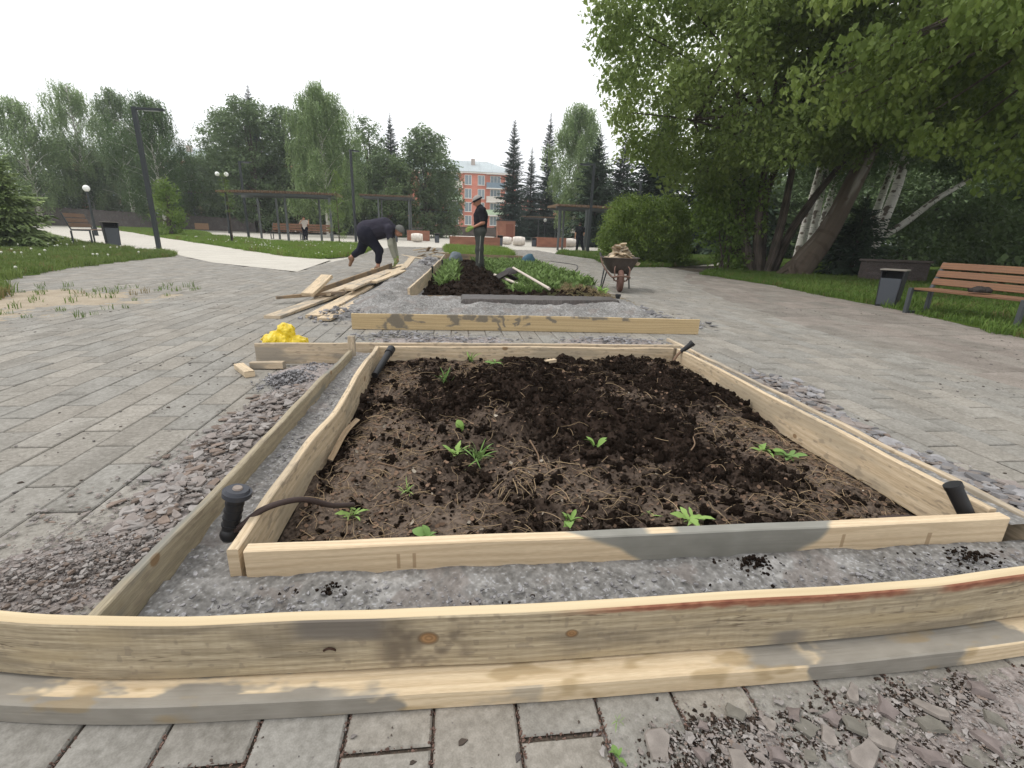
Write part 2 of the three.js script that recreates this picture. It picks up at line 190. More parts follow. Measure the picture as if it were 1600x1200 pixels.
function paverGeo(w, l, ch, sides, u0, v0, tone, cx = 0, cz = 0, y = 0, tx = 0, tz = 0) {
  const a = w / 2, b = l / 2, pos = [], uv = [], col = []; const put = (...ps) => { for (const [x, yy, z] of ps) { pos.push(cx + x, y + yy + x * tx + z * tz, cz + z); uv.push(u0 + x, v0 + z); col.push(...tone); } };
  const T = [[-a + ch, 0, b - ch], [a - ch, 0, b - ch], [a - ch, 0, -b + ch], [-a + ch, 0, -b + ch]], E = [[-a, -ch, b], [a, -ch, b], [a, -ch, -b], [-a, -ch, -b]], B = E.map(p => [p[0], -0.045, p[2]]);
  const quad = (p, q, r, s) => put(p, q, r, p, r, s);
  quad(...T); for (let i = 0; i < 4; i++) { const j = (i + 1) % 4; quad(E[i], E[j], T[j], T[i]); if (sides) quad(B[i], B[j], E[j], E[i]); }
  return { pos, uv, col };
}
function toGeo({ pos, uv, col }) { const g = new THREE.BufferGeometry(); g.setAttribute('position', new THREE.Float32BufferAttribute(pos, 3)); g.setAttribute('uv', new THREE.Float32BufferAttribute(uv, 2)); g.setAttribute('color', new THREE.Float32BufferAttribute(col, 3)); g.computeVertexNormals(); return g; }
{
  const R = rng(11), tone = r => { const t = 0.88 + 0.16 * r(), w = (r() - 0.5) * 0.035; return [t * (1.0 + w), t * 1.0, t * (0.99 - w)]; };
  const rt = rng(5), variants = Array.from({ length: 14 }, (_, i) => toGeo(paverGeo(PW - 0.0055, PL - 0.009, 0.004, true, i * 0.37, i * 0.61, tone(rt))));
  const list = [];
  for (let i = -92; i < 46; i++) for (let j = -2; j < 84; j++) { const x = -0.21 + (i + 0.5) * PW, z = 0.9 - (j + (i & 1 ? 0.5 : 0)) * PL; if (!inPoly(pavedOut, x, z) || inBeds(x, z)) continue; if (inPoly(pathWest, x, z) || (inPoly(bandPoly, x - 0.1, z) && inPoly(bandPoly, x + 0.1, z))) continue;
    if ([lawnWest, lawnStrip, lawnEast, lawnNook].some(p => inPoly(p, x, z) && inPoly(p, x + 0.4, z) && inPoly(p, x - 0.4, z) && inPoly(p, x, z + 0.4))) continue;
    const inView = z < -0.45 && Math.abs(x - 0.12 * -z) < -z * 1.25 + 0.35; const hid = x > -0.62 && x < 1.62 && z < -0.82 && z > -3.3; list.push([x, z, inView && !hid ? Math.hypot(x, z) : 99 + Math.hypot(x, z)]); }
  list.sort((a, b) => a[2] - b[2]);
  const rest = { pos: [], uv: [], col: [] };
  list.forEach(([x, z, d], k) => {
    const dy = land(x, z) + (R() - 0.5) * 0.0035, tx = (R() - 0.5) * 0.012, tz = (R() - 0.5) * 0.008, v = Math.floor(R() * 14), tn = tone(R), u0 = R() * 5, v0 = R() * 5;
    if (k < 300) { const m = part(k ? `paver_${String(k).padStart(3, '0')}` : 'paver', variants[v], mPaver, paving); m.position.set(x, dy, z); m.rotation.set(tz, R() < 0.5 ? Math.PI : 0, tx); }
    else { const p = paverGeo(PW - 0.0055, PL - 0.009, 0.004, d < 9, u0, v0, tn, x, z, dy, tx, tz); for (const key of ['pos', 'uv', 'col']) for (const e of p[key]) rest[key].push(e); }
  });
  const far = part('pavers_beyond', toGeo(rest), mPaver, paving); far.userData.kind = 'stuff';
}
// larger slabs along the lawn edge by the bench
{
  const R = rng(19), at = (P, t) => { const f = t * (P.length - 1), k = Math.min(P.length - 2, Math.floor(f)); return [mix(P[k][0], P[k + 1][0], f - k), mix(P[k][1], P[k + 1][1], f - k)]; };
  let c = 0; const n = 17, rows = 7;
  for (let i = 0; i < n; i++) for (let j = 0; j < rows; j++) {
    const Q = [[i, j], [i + 1, j], [i + 1, j + 1], [i, j + 1]].map(([a, b]) => { const e = at(bandOuter, a / n), f = at(bandInner, a / n), k = b / rows; return [mix(f[0], e[0], k), mix(f[1], e[1], k)]; });
    const cx = (Q[0][0] + Q[2][0]) / 2, cz = (Q[0][1] + Q[2][1]) / 2, pull = (p, d) => { const l = Math.hypot(p[0] - cx, p[1] - cz); return [p[0] + (cx - p[0]) * d / l, p[1] + (cz - p[1]) * d / l]; }, y = (R() - 0.5) * 0.004, tn = 0.74 + 0.2 * R(), warm = 1 + 0.05 * R();
    const E = Q.map(p => pull(p, 0.006)), T = Q.map(p => pull(p, 0.012)), g = { pos: [], uv: [], col: [] }, put = (...ps) => { for (const p of ps) { g.pos.push(...p); g.uv.push(p[0] + i * 0.3, p[2]); g.col.push(tn * warm, tn * 0.97, tn * 0.95); } }, quad = (p, q, r, s) => put(p, q, r, p, r, s);
    const t3 = T.map(p => [p[0], y, p[1]]), e3 = E.map(p => [p[0], y - 0.005, p[1]]), b3 = E.map(p => [p[0], -0.03, p[1]]); quad(...t3.slice().reverse()); for (let k = 0; k < 4; k++) { const m = (k + 1) % 4; quad(e3[m], e3[k], t3[k], t3[m]); quad(b3[m], b3[k], e3[k], e3[m]); }
    const geo = toGeo(g); part(c ? `slab_${String(c).padStart(3, '0')}` : 'slab', geo, mPaver, paving); c++;
  }
}

// ---------------------------------------------------------------- grass
function tuftGeo(n, h, w, spread, seed) {
  const R = rng(seed), pos = [], idx = [], uv = [];
  for (let i = 0; i < n; i++) { const a = R() * 6.283, r = spread * Math.sqrt(R()), x = Math.cos(a) * r, z = Math.sin(a) * r, b = R() * 6.283, L = h * (0.5 + 0.7 * R()), le = L * (0.25 + 0.6 * R()), dx = Math.cos(b), dz = Math.sin(b), px = -dz * w / 2, pz = dx * w / 2, k = pos.length / 3;
    pos.push(x - px, 0, z - pz, x + px, 0, z + pz, x + dx * le * 0.35 - px * 0.8, L * 0.6, z + dz * le * 0.35 - pz * 0.8, x + dx * le * 0.35 + px * 0.8, L * 0.6, z + dz * le * 0.35 + pz * 0.8, x + dx * le, L * 0.92, z + dz * le); for (let q = 0; q < 5; q++) uv.push(0, 0); idx.push(k, k + 1, k + 2, k + 1, k + 3, k + 2, k + 2, k + 3, k + 4); }
  const g = new THREE.BufferGeometry(); g.setAttribute('position', new THREE.Float32BufferAttribute(pos, 3)); g.setAttribute('uv', new THREE.Float32BufferAttribute(uv, 2)); g.setIndex(idx); g.computeVertexNormals(); return g;
}
const mGrass = new THREE.MeshPhysicalMaterial({ color: 0xffffff, roughness: 0.8, transmission: 0.4, thickness: 0, side: THREE.DoubleSide, specularIntensity: 0.2 });
const gTuft = [tuftGeo(12, 0.085, 0.006, 0.06, 1), tuftGeo(12, 0.07, 0.007, 0.07, 2), tuftGeo(14, 0.11, 0.011, 0.1, 3)];
function grass(poly, n, geo, seed, label, lim, s0 = 1, cols = [[0.1, 0.17, 0.035], [0.17, 0.25, 0.06]]) {
  const R = rng(seed), xs = poly.map(p => p[0]), zs = poly.map(p => p[1]), x0 = Math.max(lim[0], Math.min(...xs)), x1 = Math.min(lim[1], Math.max(...xs)), z0 = Math.max(lim[2], Math.min(...zs)), z1 = Math.min(lim[3], Math.max(...zs)), mats = [], cs = [];
  for (let k = 0; k < n * 6 && mats.length < n; k++) { const x = mix(x0, x1, R()), z = mix(z0, z1, R()); const jx = x + 0.3 * fb(x * 2, z * 2, 7, 2), jz = z + 0.3 * fb(x * 2, z * 2, 17, 2); if (!inPoly(poly, jx, jz)) continue; const f = fb(x * 0.6, z * 0.6, 2, 3), bare = fb(x * 1.4, z * 1.4, 31, 3); if (bare < -0.26 && R() < 0.75) continue; const s = s0 * (0.7 + 0.6 * R()) * (1 + 0.8 * f);
    mats.push(xf(x, land(x, z) + 0.002, z, 0, R() * 6.283, 0, s, s * (0.8 + 0.5 * R()), s)); const c = mix3(cols[0], cols[1], Math.min(1, Math.max(0, 0.5 + f + (R() - 0.5) * 0.8))), dry = R() < 0.06 ? 1 : 0; cs.push(new THREE.Color(dry ? 0.25 : c[0], dry ? 0.2 : c[1], dry ? 0.09 : c[2])); }
  return stuff('grass', geo, mGrass, mats, cs, label, 'grass');
}
grass(lawnWest, 40000, gTuft[2], 41, 'green grass of the lawn around the small spruce and dark bench', [-30, -5, -34, -6], 1.0, [[0.12, 0.18, 0.045], [0.2, 0.26, 0.08]]);
grass(lawnStrip, 22000, gTuft[2], 42, 'bright grass strip between the pale path and the pergola', [-35, -3, -52, -15], 1.25, [[0.15, 0.25, 0.04], [0.24, 0.33, 0.08]]);
grass(lawnMid, 5000, gTuft[2], 43, 'bright grass patch behind the far planting bed', [-2, 4, -29, -18], 1.5, [[0.16, 0.26, 0.045], [0.25, 0.34, 0.08]]);
grass(lawnNook, 9000, gTuft[2], 44, 'grass under the round clipped bush', [4, 16, -27, -15], 1.1);
grass(lawnEast, 60000, gTuft[1], 45, 'shaded grass behind the wooden bench and under the leaning birch', [6, 20, -24, -2.5], 1.25, [[0.1, 0.18, 0.035], [0.18, 0.26, 0.06]]);
{ // dandelion clocks over the lawns
  const R = rng(77), g = new THREE.IcosahedronGeometry(0.022, 1), mats = []; for (const [poly, n, b] of [[lawnWest, 90, [-18, -7, -24, -9]], [lawnStrip, 120, [-16, -4, -32, -17]]]) for (let k = 0, c = 0; k < 4000 && c < n; k++) { const x = mix(b[0], b[1], R()), z = mix(b[2], b[3], R()); if (!inPoly(poly, x, z) || fb(x * 0.5, z * 0.5, 9, 2) < 0) continue; c++; mats.push(xf(x, land(x, z) + 0.12 + 0.08 * R(), z, 0, 0, 0, 0.8 + 0.6 * R())); }
  const stalk = merge([g, bar([0, -0.16, 0], [0, 0, 0], 0.003, 0.003, 3)]); stuff('dandelion_clocks', stalk, M({ color: S(205, 205, 190), roughness: 1 }), mats, null, 'white dandelion seed heads standing in the lawns', 'dandelions');
}
// a drift of sand on the paving by the lawn, with sparse tufts
struct('sand_patch', patch(-6.6, -2.9, -8.6, -3.9, 240, 300, (x, z) => Math.max(-0.03, 0.006 + 0.02 * fb(x * 1.5, z * 1.5, 4, 5) + 0.006 * fb(x * 14, z * 14, 2, 3) - 0.012 * Math.hypot((x + 4.9) / 1.3, (z + 6.1) / 1.7) ** 2), 0.8), M({ map: tex(256, 256, (u, v) => { const g = 150 + 26 * (pf(u, v, 8, 8, 4, 2) - 0.5) + 30 * (hash(u * 256, v * 256, 1) - 0.5); return [g + 8, g - 4, g - 22]; }), roughness: 1 }));
grass([[-6, -8], [-3.6, -8], [-3.6, -4.6], [-6, -4.6]], 55, gTuft[1], 47, 'sparse tufts growing through the sand drift by the lawn', [-6, -3.6, -8, -4.6], 0.9);
// ---------------------------------------------------------------- the near planting bed: formwork boards
const tGreyed = woodTex(19, [142, 132, 112], [168, 156, 132], [[0.4, 0.5, 0.04]], 0.95, [126, 124, 116]); tGreyed.repeat.set(0.62, 2.6); const mGreyed = M({ map: tGreyed, bumpMap: bWood, bumpScale: 0.0014, roughness: 0.88 });
// front outer board and the low board at its foot, each with its own grain, knots and cement smears
const cem = (u, v, s, fx, fy, a, b) => sm(a, b, pf(u, v, fx, fy, 4, s));
const tFront = tex(2048, 256, (u, v) => { // v: 0..0.41 face, 0.41-0.5 top edge, then back
  const P = 0.316, m = v * P, x = u * 2.75; let kv = v, k = 0, ko = 0, rg = 0, kr = 9;
  for (const [kx, ky, r] of [[1.28, 0.075, 0.015], [1.57, 0.07, 0.01]]) { const dx = (x - kx) * 0.75, dy = m - ky, d = Math.hypot(dx, dy) / r * (0.9 + 0.3 * pf(u, v, 50, 6, 2, 66)); kr = Math.min(kr, d); if (d < 6) { kv += 0.02 * Math.sign(dy || 1) * Math.exp(-d * 0.55); rg = Math.max(rg, Math.exp(-d * 0.5)); } k = Math.max(k, 1 - sm(0.72, 1.0, d)); ko = Math.max(ko, (1 - sm(0.95, 1.25, d))); }
  let c = mix3([146, 133, 110], [178, 164, 138], grain(u, kv * 1.2, 33, 3, 6)); const f = pf(u, v, 200, 256, 1, 3) - 0.5; c = c.map(e => e + f * 20);
  c = mix3(c, [118, 108, 92], 0.6 * sm(0.5, 0.7, pf(u, v, 14, 5, 4, 61))); { const saw = pf(u, v, 420, 3, 2, 19) - 0.5, fib = pf(u, v, 46, 150, 2, 23) - 0.5; c = c.map(e => e + saw * 7 + fib * 26); const crack = sm(0.47, 0.5, pf(u, v, 9, 26, 3, 77)) * (1 - sm(0.5, 0.515, pf(u, v, 9, 26, 3, 77))) * sm(0.55, 0.7, pf(u, v, 7, 4, 2, 99)); c = mix3(c, [70, 58, 46], crack * 0.7); const spot = sm(0.72, 0.8, pf(u, v, 150, 20, 2, 47)); c = mix3(c, [108, 98, 86], spot * 0.3); } c = mix3(c, [172, 154, 120], 0.5 * sm(0.52, 0.75, pf(u, v, 10, 6, 4, 91)));
  if (m < 0.128) { const st = (a, b) => sm(a, a + 0.05, x) * (1 - sm(b - 0.05, b, x)); c = mix3(c, [104, 98, 92], st(1.0, 1.22) * sm(0.08, 0.11, m + 0.03 * pf(u, v, 40, 10, 3, 8)) * 0.8); c = mix3(c, [84, 74, 64], st(1.16, 1.38) * 0.6 * sm(0.3, 0.6, pf(u, v, 60, 8, 3, 28))); c = mix3(c, [118, 112, 104], st(2.0, 2.12) * (1 - sm(0.035, 0.05, m + 0.02 * pf(u, v, 60, 10, 3, 18))) * 0.8); }
  if (m > 0.106 && m < 0.135) c = mix3(c, mix3([116, 68, 52], [158, 112, 86], pf(u, v, 160, 60, 3, 6)), sm(1.5, 1.75, x) * sm(0.112 - 0.01 * sm(1.6, 2.2, x), 0.12, m + 0.012 * (pf(u, v, 80, 20, 3, 5) - 0.5)) * (1 - 0.9 * sm(2.3, 2.36, x) * (1 - sm(2.4, 2.45, x))));
  if (m > 0.128 && m < 0.16) c = mix3([190, 170, 136], [212, 194, 160], grain(u, v, 12));
  c = mix3(c, [92, 72, 52], ko * 0.6); return mix3(c, mix3([118, 88, 58], [168, 132, 92], 0.5 + 0.25 * Math.sin(kr * 14) + 0.9 * (pf(u, v, 160, 40, 3, 2) - 0.5)), k * 0.9);
});
const tFoot = tex(2048, 128, (u, v) => { const P = 0.238, m = v * P, x = u * 2.75; let c = mix3([194, 173, 141], [216, 197, 166], grain(u, v, 44, 3, 5)); const f = pf(u, v, 200, 128, 1, 3) - 0.5; c = c.map(e => e + f * 14);
  const n = pf(u, v, 34, 4, 4, 71) - 0.5; const zone = (a, b, w = 0.05) => sm(a - w, a + w, x + n * 0.22) * (1 - sm(b - w, b + w, x + n * 0.22)); let z = 0;
  if (m > 0.044) { z = Math.max(zone(0, 1.18), zone(1.92, 2.12), zone(2.14, 2.62, 0.02)); if (x < 1.25) z *= sm(0.36, 0.5, pf(u, v, 26, 5, 4, 17) + (m < 0.06 ? 0.3 : 0) - 0.15 * sm(0.95, 1.2, x)); } else z = Math.max(zone(0, 1.2, 0.02), zone(2.08, 2.5, 0.02), zone(1.42, 1.5, 0.03) * 0.5);
  const g = mix3([124, 120, 112], [146, 142, 134], pf(u, v, 60, 10, 3, 15)); c = mix3(c, g, z * 0.92); return mix3(c, [150, 128, 92], 0.5 * sm(0.6, 0.75, pf(u, v, 30, 6, 3, 3))); });
const tInner = tex(1024, 128, (u, v) => { let c = mix3([196, 174, 143], [217, 197, 166], grain(u, v, 24, 3, 5)); const f = pf(u, v, 150, 128, 1, 3) - 0.5; c = c.map(e => e + f * 12); const x = u * 2.16, n = 0.25 * (pf(u, v, 14, 2, 3, 5) - 0.5), m = v * 0.27; const dia = 0.09 * (0.1 - m) / 0.1; const z = sm(0.84 - 0.0 + dia * 2.2, 0.88 + dia * 2.2, x + n * 0.5) * (1 - sm(1.44, 1.47, x + n * 0.4 - m)) * (1 - (m > 0.1 ? sm(1.02, 1.05, x) * (1 - sm(1.1, 1.13, x)) : 0)); c = mix3(c, mix3([120, 120, 114], [140, 140, 134], pf(u, v, 40, 8, 3, 15)), 0.93 * z);
  for (const [kx, ky, r] of [[0.37, 0.05, 0.004], [0.41, 0.05, 0.004], [1.9, 0.04, 0.007], [1.62, 0.05, 0.005]]) { const d = Math.abs(x - kx) / r; if (d < 1 && Math.abs(m - ky) < 0.022) c = mix3(c, [138, 112, 84], 0.5); } return c; });
const bLong = tex(1024, 128, (u, v) => grey(128 + 130 * (pf(u, v, 14, 60, 2, 4) - 0.5) + 60 * (pf(u, v, 100, 20, 2, 6) - 0.5)), false);
const uni = (t, b = 0.0015) => M({ map: t, bumpMap: bLong, bumpScale: b, roughness: 0.86 });
const frontPath = [[-1.32, 0.115, -0.985], [-1.08, 0.115, -0.895], [-0.86, 0.115, -0.845], [-0.6, 0.113, -0.812], [-0.38, 0.112, -0.803], [0.1, 0.112, -0.792], [0.66, 0.112, -0.788], [1.1, 0.113, -0.796], [1.42, 0.115, -0.815]];
const frontZ = x => { for (let i = 1; i < frontPath.length; i++) if (x <= frontPath[i][0]) { const a = frontPath[i - 1], b = frontPath[i]; return mix(a[2], b[2], (x - a[0]) / (b[0] - a[0])); } return -0.83; };
const fb1 = thing('formwork_board', 'long weathered board with two knots and reddish bark edge, nearest the camera', 'board');
part('plank', board(frontPath, 0.128, 0.03, { seed: 2, n: 90, uvLen: 1, wob: 0.0025, top: 0.002 }), uni(tFront), fb1);
part('bent_nail', tube([[-0.263, 0.098, -0.79], [-0.262, 0.106, -0.783], [-0.252, 0.112, -0.781], [-0.243, 0.107, -0.783], [-0.241, 0.1, -0.787]], 0.0022, 6, 16), M({ color: S(70, 50, 42), metalness: 0.6, roughness: 0.6 }), fb1);
for (const [x, y] of [[-0.60, 0.138], [-0.595, 0.1], [-0.6, 0.12], [-0.585, 0.085]]) part('nail_head', new THREE.SphereGeometry(0.003, 8, 6).translate(x, y, -0.8), M({ color: S(58, 46, 40), metalness: 0.5, roughness: 0.6 }), fb1);
const footPath = frontPath.map(([x, y, z]) => [x, 0.0225, z + 0.034]);
solo('formwork_board', board(footPath, 0.044, 0.075, { seed: 6, n: 90, uvLen: 1, wob: 0.002 }), uni(tFoot), 'low flat board smeared with grey cement at the foot of the nearest board', 'board', 'formwork boards');
const innerFront = solo('formwork_board', board([[-0.515, 0.1, -1.07], [0.5, 0.1, -1.068], [1.62, 0.1, -1.075]], 0.1, 0.034, { seed: 4, n: 60, uvLen: 1, wob: 0.0015 }), uni(tInner, 0.001), 'thick pale board half covered by a grey smear, front of the near soil bed', 'board', 'formwork boards');
const B = (path, h, t, mat, label, o = {}) => solo('formwork_board', board(path, h, t, { n: 40, ...o }), mat, label, 'board', 'formwork boards');
// inner left: warped, its upper edge wanders
B([[-0.545, 0.082, -1.055], [-0.55, 0.082, -1.5], [-0.515, 0.085, -1.95], [-0.535, 0.085, -2.5], [-0.535, 0.088, -3.26]].map(([x, y, z]) => [x, y, z]), 0.15, 0.026, mPine, 'warped board with wavy edge between the soil and the cement trench', { seed: 8, wob: 0.005, top: 0.003 });
B([[-0.72, 0.076, -0.84], [-0.712, 0.077, -1.9], [-0.69, 0.08, -3.15]], 0.148, 0.024, mGreyed, 'cement stained outer board beside the rubble and the paving', { seed: 12, wob: 0.004 });
B([[1.61, 0.08, -1.1], [1.60, 0.084, -2.0], [1.585, 0.088, -3.2]], 0.15, 0.026, mPine, 'clean warm board with a sawn off corner along the far side of the soil', { seed: 15, wob: 0.003 });
B([[1.705, 0.072, -1.0], [1.70, 0.075, -2.2], [1.69, 0.08, -3.62]], 0.145, 0.024, mPine2, 'outer board with stained top running past the soil bed to the far corner', { seed: 19, wob: 0.003 });
B([[-0.52, 0.08, -3.275], [0.5, 0.082, -3.285], [1.575, 0.078, -3.27]], 0.14, 0.026, mPine, 'pale board closing the back of the near soil bed', { seed: 22, wob: 0.002 });
B([[-1.345, 0.088, -3.33], [-0.7, 0.088, -3.345], [0.5, 0.088, -3.36], [1.66, 0.084, -3.345]], 0.142, 0.024, mPine2, 'long board behind the soil bed with its end in front of the yellow bag', { seed: 25, wob: 0.002 });
solo('wooden_stake', board([[-0.685, -0.02, -3.185], [-0.683, 0.24, -3.19]], 0.03, 0.045, { up: [0, 0, 1], n: 3, seed: 3 }), mPine2, 'square stake standing where the outer board meets the back board', 'stake');
// board in front of the far bed, with runs of cement
const tRun = tex(1024, 128, (u, v) => { let c = mix3([172, 150, 112], [194, 172, 134], grain(u, v, 54, 3, 5)); const x = u * 3.45, z = Math.max(...[[0.4, 0.07, 0.0], [0.55, 0.035, 0.2], [0.97, 0.055, 0.1], [1.1, 0.03, 0.25], [1.3, 0.09, 0.22], [1.36, 0.02, 0.0], [1.47, 0.015, 0.1], [1.62, 0.05, 0.27], [1.66, 0.012, 0.12], [1.95, 0.03, 0.24], [2.3, 0.1, 0.33], [2.7, 0.05, 0.3]].map(([a, w, b]) => (1 - sm(w * 0.5, w, Math.abs((x - a) / 1.8 + 0.16 * (pf(u, v, 30, 5, 4, 2) - 0.5)))) * sm(b, b + 0.04, v + 0.1 * (pf(u, v, 60, 2, 3, 12) - 0.5)))); c = mix3(c, [112, 106, 96], 0.85 * z * sm(0.25, 0.5, pf(u, v, 60, 4, 3, 9))); return c.map(e => e + 14 * (hash(u * 1024, v * 128, 1) - 0.5)); });
B([[-0.985, 0.077, -4.67], [0.7, 0.077, -4.64], [2.43, 0.075, -4.55]], 0.15, 0.028, uni(tRun), 'long board streaked with runs of cement in front of the far bed', { seed: 29, wob: 0.002, uvLen: 1 });
// far bed
B([[-0.59, 0.11, -6.2], [-0.5, 0.12, -9], [-0.42, 0.13, -12.6]], 0.24, 0.03, mPine, 'pale board along the side of the far bed nearest the bending worker', { seed: 33 });
B([[-0.41, 0.12, -12.66], [-0.38, 0.12, -16.9]], 0.22, 0.03, mPine2, 'second board of the far bed side, beyond the dark pegs', { seed: 37 });
B([[-0.6, 0.082, -6.17], [0.8, 0.086, -6.14], [2.12, 0.082, -6.07]], 0.13, 0.028, mOld, 'brown board across the front of the far bed behind wet cement', { seed: 41 });
B([[-0.36, 0.13, -17.05], [2.28, 0.13, -16.85]], 0.24, 0.035, mOld, 'dark old board closing the back of the far bed', { seed: 45 });
for (const [x, z, l] of [[-0.335, -12.1, 'dark metal peg holding the far end of the bed side board'], [-0.465, -9.7, 'dark metal peg at the middle of the far bed side board']]) solo('metal_peg', [bar([x, 0, z], [x + 0.01, 0.27, z], 0.022, 0.02, 8), bar([x + 0.01, 0.27, z], [x + 0.01, 0.285, z], 0.028, 0.028, 8)], mBlack, l, 'peg', 'pegs of the far bed');

// cement in the trenches, heaped a little unevenly
const mort = (x, z, base, amp, s = 0) => base + amp * (fb(x * 7, z * 7, 3 + s, 4) * 1.4 + 0.35 * fb(x * 26, z * 26, 5 + s, 3));
struct('cement_trench', patch(-0.706, -0.556, -3.3, -0.98, 30, 330, (x, z) => mort(x, z, 0.075 + 0.02 * sm(-2, -3.2, z) - 0.02 * sm(-1.5, -1.0, z) + 0.008 * Math.abs(x + 0.63) * 10, 0.016), 1), mMortar);
struct('cement_trench', patch(-0.707, 1.8, -1.055, -0.806, 380, 36, (x, z) => mort(x, z, 0.062 + 0.012 * sm(-0.9, -1.05, z), 0.014, 4), 1, (x, z) => z < frontZ(x) - 0.008), mMortar);
struct('cement_trench', patch(1.618, 1.698, -3.6, -1.05, 14, 300, (x, z) => mort(x, z, 0.132, 0.01, 8), 1), mMortar);
struct('cement_trench', patch(-0.95, 2.45, -6.13, -4.69, 200, 70, (x, z) => { const e = 0.1 + 0.07 * fb(x * 1.1, z * 2, 6, 3), edge = sm(-0.95, -0.6, x) * (1 - sm(2.1, 2.4, x)); return mort(x, z, 0.02 + 0.11 * sm(-5.25, -5.75, z) * edge + e * 0.2 * edge, 0.03, 2); }, 1), mMortar);
struct('wet_cement', patch(0.02, 2.05, -6.1, -5.6, 160, 60, (x, z) => { const e = Math.min(x - 0.02, 2.05 - x, -5.6 - z + 0.08 * fb(x * 2, 3, 1, 2) - 0.12 * sm(1.2, 2.0, x)); return 0.07 + 0.11 * sm(0, 0.06, e) + 0.008 * fb(x * 9, z * 9, 3, 3); }, 1), mWet);
// long mound of loose cement beside the far bed
struct('cement_mound', patch(-1.9, -0.5, -17.5, -4.9, 110, 640, (x, z) => { const cx = mix(-0.95, -0.78, (-z - 5) / 12), w = 0.42 + 0.14 * fb(z * 0.7, 1, 2, 2), d = (x - cx) / w, top = (0.16 + 0.09 * fb(z * 0.9, 5, 1, 2)) * sm(-4.9, -6, z) * (1 - sm(-15.5, -17.4, z)); return -0.012 + top * Math.exp(-d * d * 1.4) * 1.15 + 0.05 * Math.exp(-d * d) * fb(x * 5, z * 5, 1, 4) * 1.5 - 0.06 * sm(0.9, 1.6, Math.abs(d)); }, 1), mMortar);

// ---------------------------------------------------------------- soil
const litter = (x, z) => sm(-0.16, 0.3, 0.16 * fb(x * 16, z * 16, 6.1, 3) +  fb(x * 1.7 + 3, z * 1.7, 2.7, 4) + 0.22 * sm(-2.2, -1.5, z) + 0.25 * sm(0.1, -0.4, x) - 0.3 * Math.exp(-((x - 0.75) ** 2 / 0.5 + (z + 2.5) ** 2 / 0.35)) + 0.1 * sm(1.0, 1.4, x) - 0.35 * sm(-1.3, -1.12, z) - 0.3 * sm(-0.36, -0.5, x));
const soilY = (x, z) => { const mound = 0.12 * Math.exp(-((x - 0.5) ** 2 / 0.5 + (z + 2.35) ** 2 / 0.3)) + 0.07 * Math.exp(-((x - 1.25) ** 2 / 0.14 + (z + 2.55) ** 2 / 0.3)) + 0.05 * Math.exp(-((x - 0.2) ** 2 / 0.06 + (z + 2.15) ** 2 / 0.1)); const rough = 0.07 * fb(x * 4.2, z * 4.2, 1.5, 5) + 0.05 * Math.abs(fb(x * 11, z * 11, 4.5, 5)) * (1.5 - litter(x, z)) + 0.016 * Math.abs(fb(x * 38, z * 38, 2.5, 3)) * (1.4 - litter(x, z)); const edge = Math.min(x + 0.53, 1.595 - x); return 0.03 + mound + rough * (1 - 0.3 * litter(x, z)) + 0.02 * sm(-2.4, -3.1, z) - 0.035 * (1 - sm(0.02, 0.16, edge)); };
const tSoil = tex(1024, 1024, (u, v) => { const a = pf(u, v, 12, 12, 5, 3), b = pf(u, v, 110, 110, 3, 9), h = hash(u * 1024, v * 1024, 5); const g = 0.86 + 0.5 * (a - 0.5) + 0.8 * (b - 0.5) + 0.25 * (h - 0.5); return [255 * g, 255 * g, 255 * g]; });
const bSoil = tex(1024, 1024, (u, v) => grey(128 + 150 * (pf(u, v, 60, 60, 4, 9) - 0.5)), false);
const mSoil = M({ map: tSoil, bumpMap: bSoil, bumpScale: 0.012, vertexColors: true, roughness: 1, specularIntensity: 0.05 });
struct('soil', patch(-0.53, 1.6, -3.265, -1.05, 330, 345, (x, z) => { const l = litter(x, z), n = fb(x * 9, z * 9, 8, 3); const c = mix3([0.036, 0.025, 0.0195], [0.175, 0.135, 0.106], Math.max(0, Math.min(1, l * 0.8 + n * 0.5 * l))); return [soilY(x, z), ...c]; }, 1), mSoil);
const soil2Y = (x, z) => 0.06 - 0.07 * (1 - sm(-0.4, 0.1, x)) + 0.17 * Math.exp(-((x - 0.15) ** 2 / 0.25 + (z + 9.3) ** 2 / 6)) + 0.12 * Math.exp(-((x - 0.3) ** 2 / 0.3 + (z + 13) ** 2 / 3)) + 0.09 * Math.exp(-((x - 1.7) ** 2 / 0.3 + (z + 7) ** 2 / 0.2)) + 0.06 * fb(x * 3, z * 3, 2.2, 5);
struct('soil', patch(-0.57, 2.45, -17, -6.15, 150, 400, (x, z) => { const green = sm(0.9, 1.4, x + 0.3 * fb(z, x, 1, 2)), brown = sm(1.6, 2.2, x) * sm(-9, -7, z); const c = mix3(mix3([0.03, 0.021, 0.016], [0.06, 0.06, 0.028], green), [0.16, 0.12, 0.075], brown * 0.8); const e = sm(2.1, 2.45, x - 0.0 * z); return [mix(soil2Y(x, z), 0.01, e), ...c]; }, 1), mSoil);
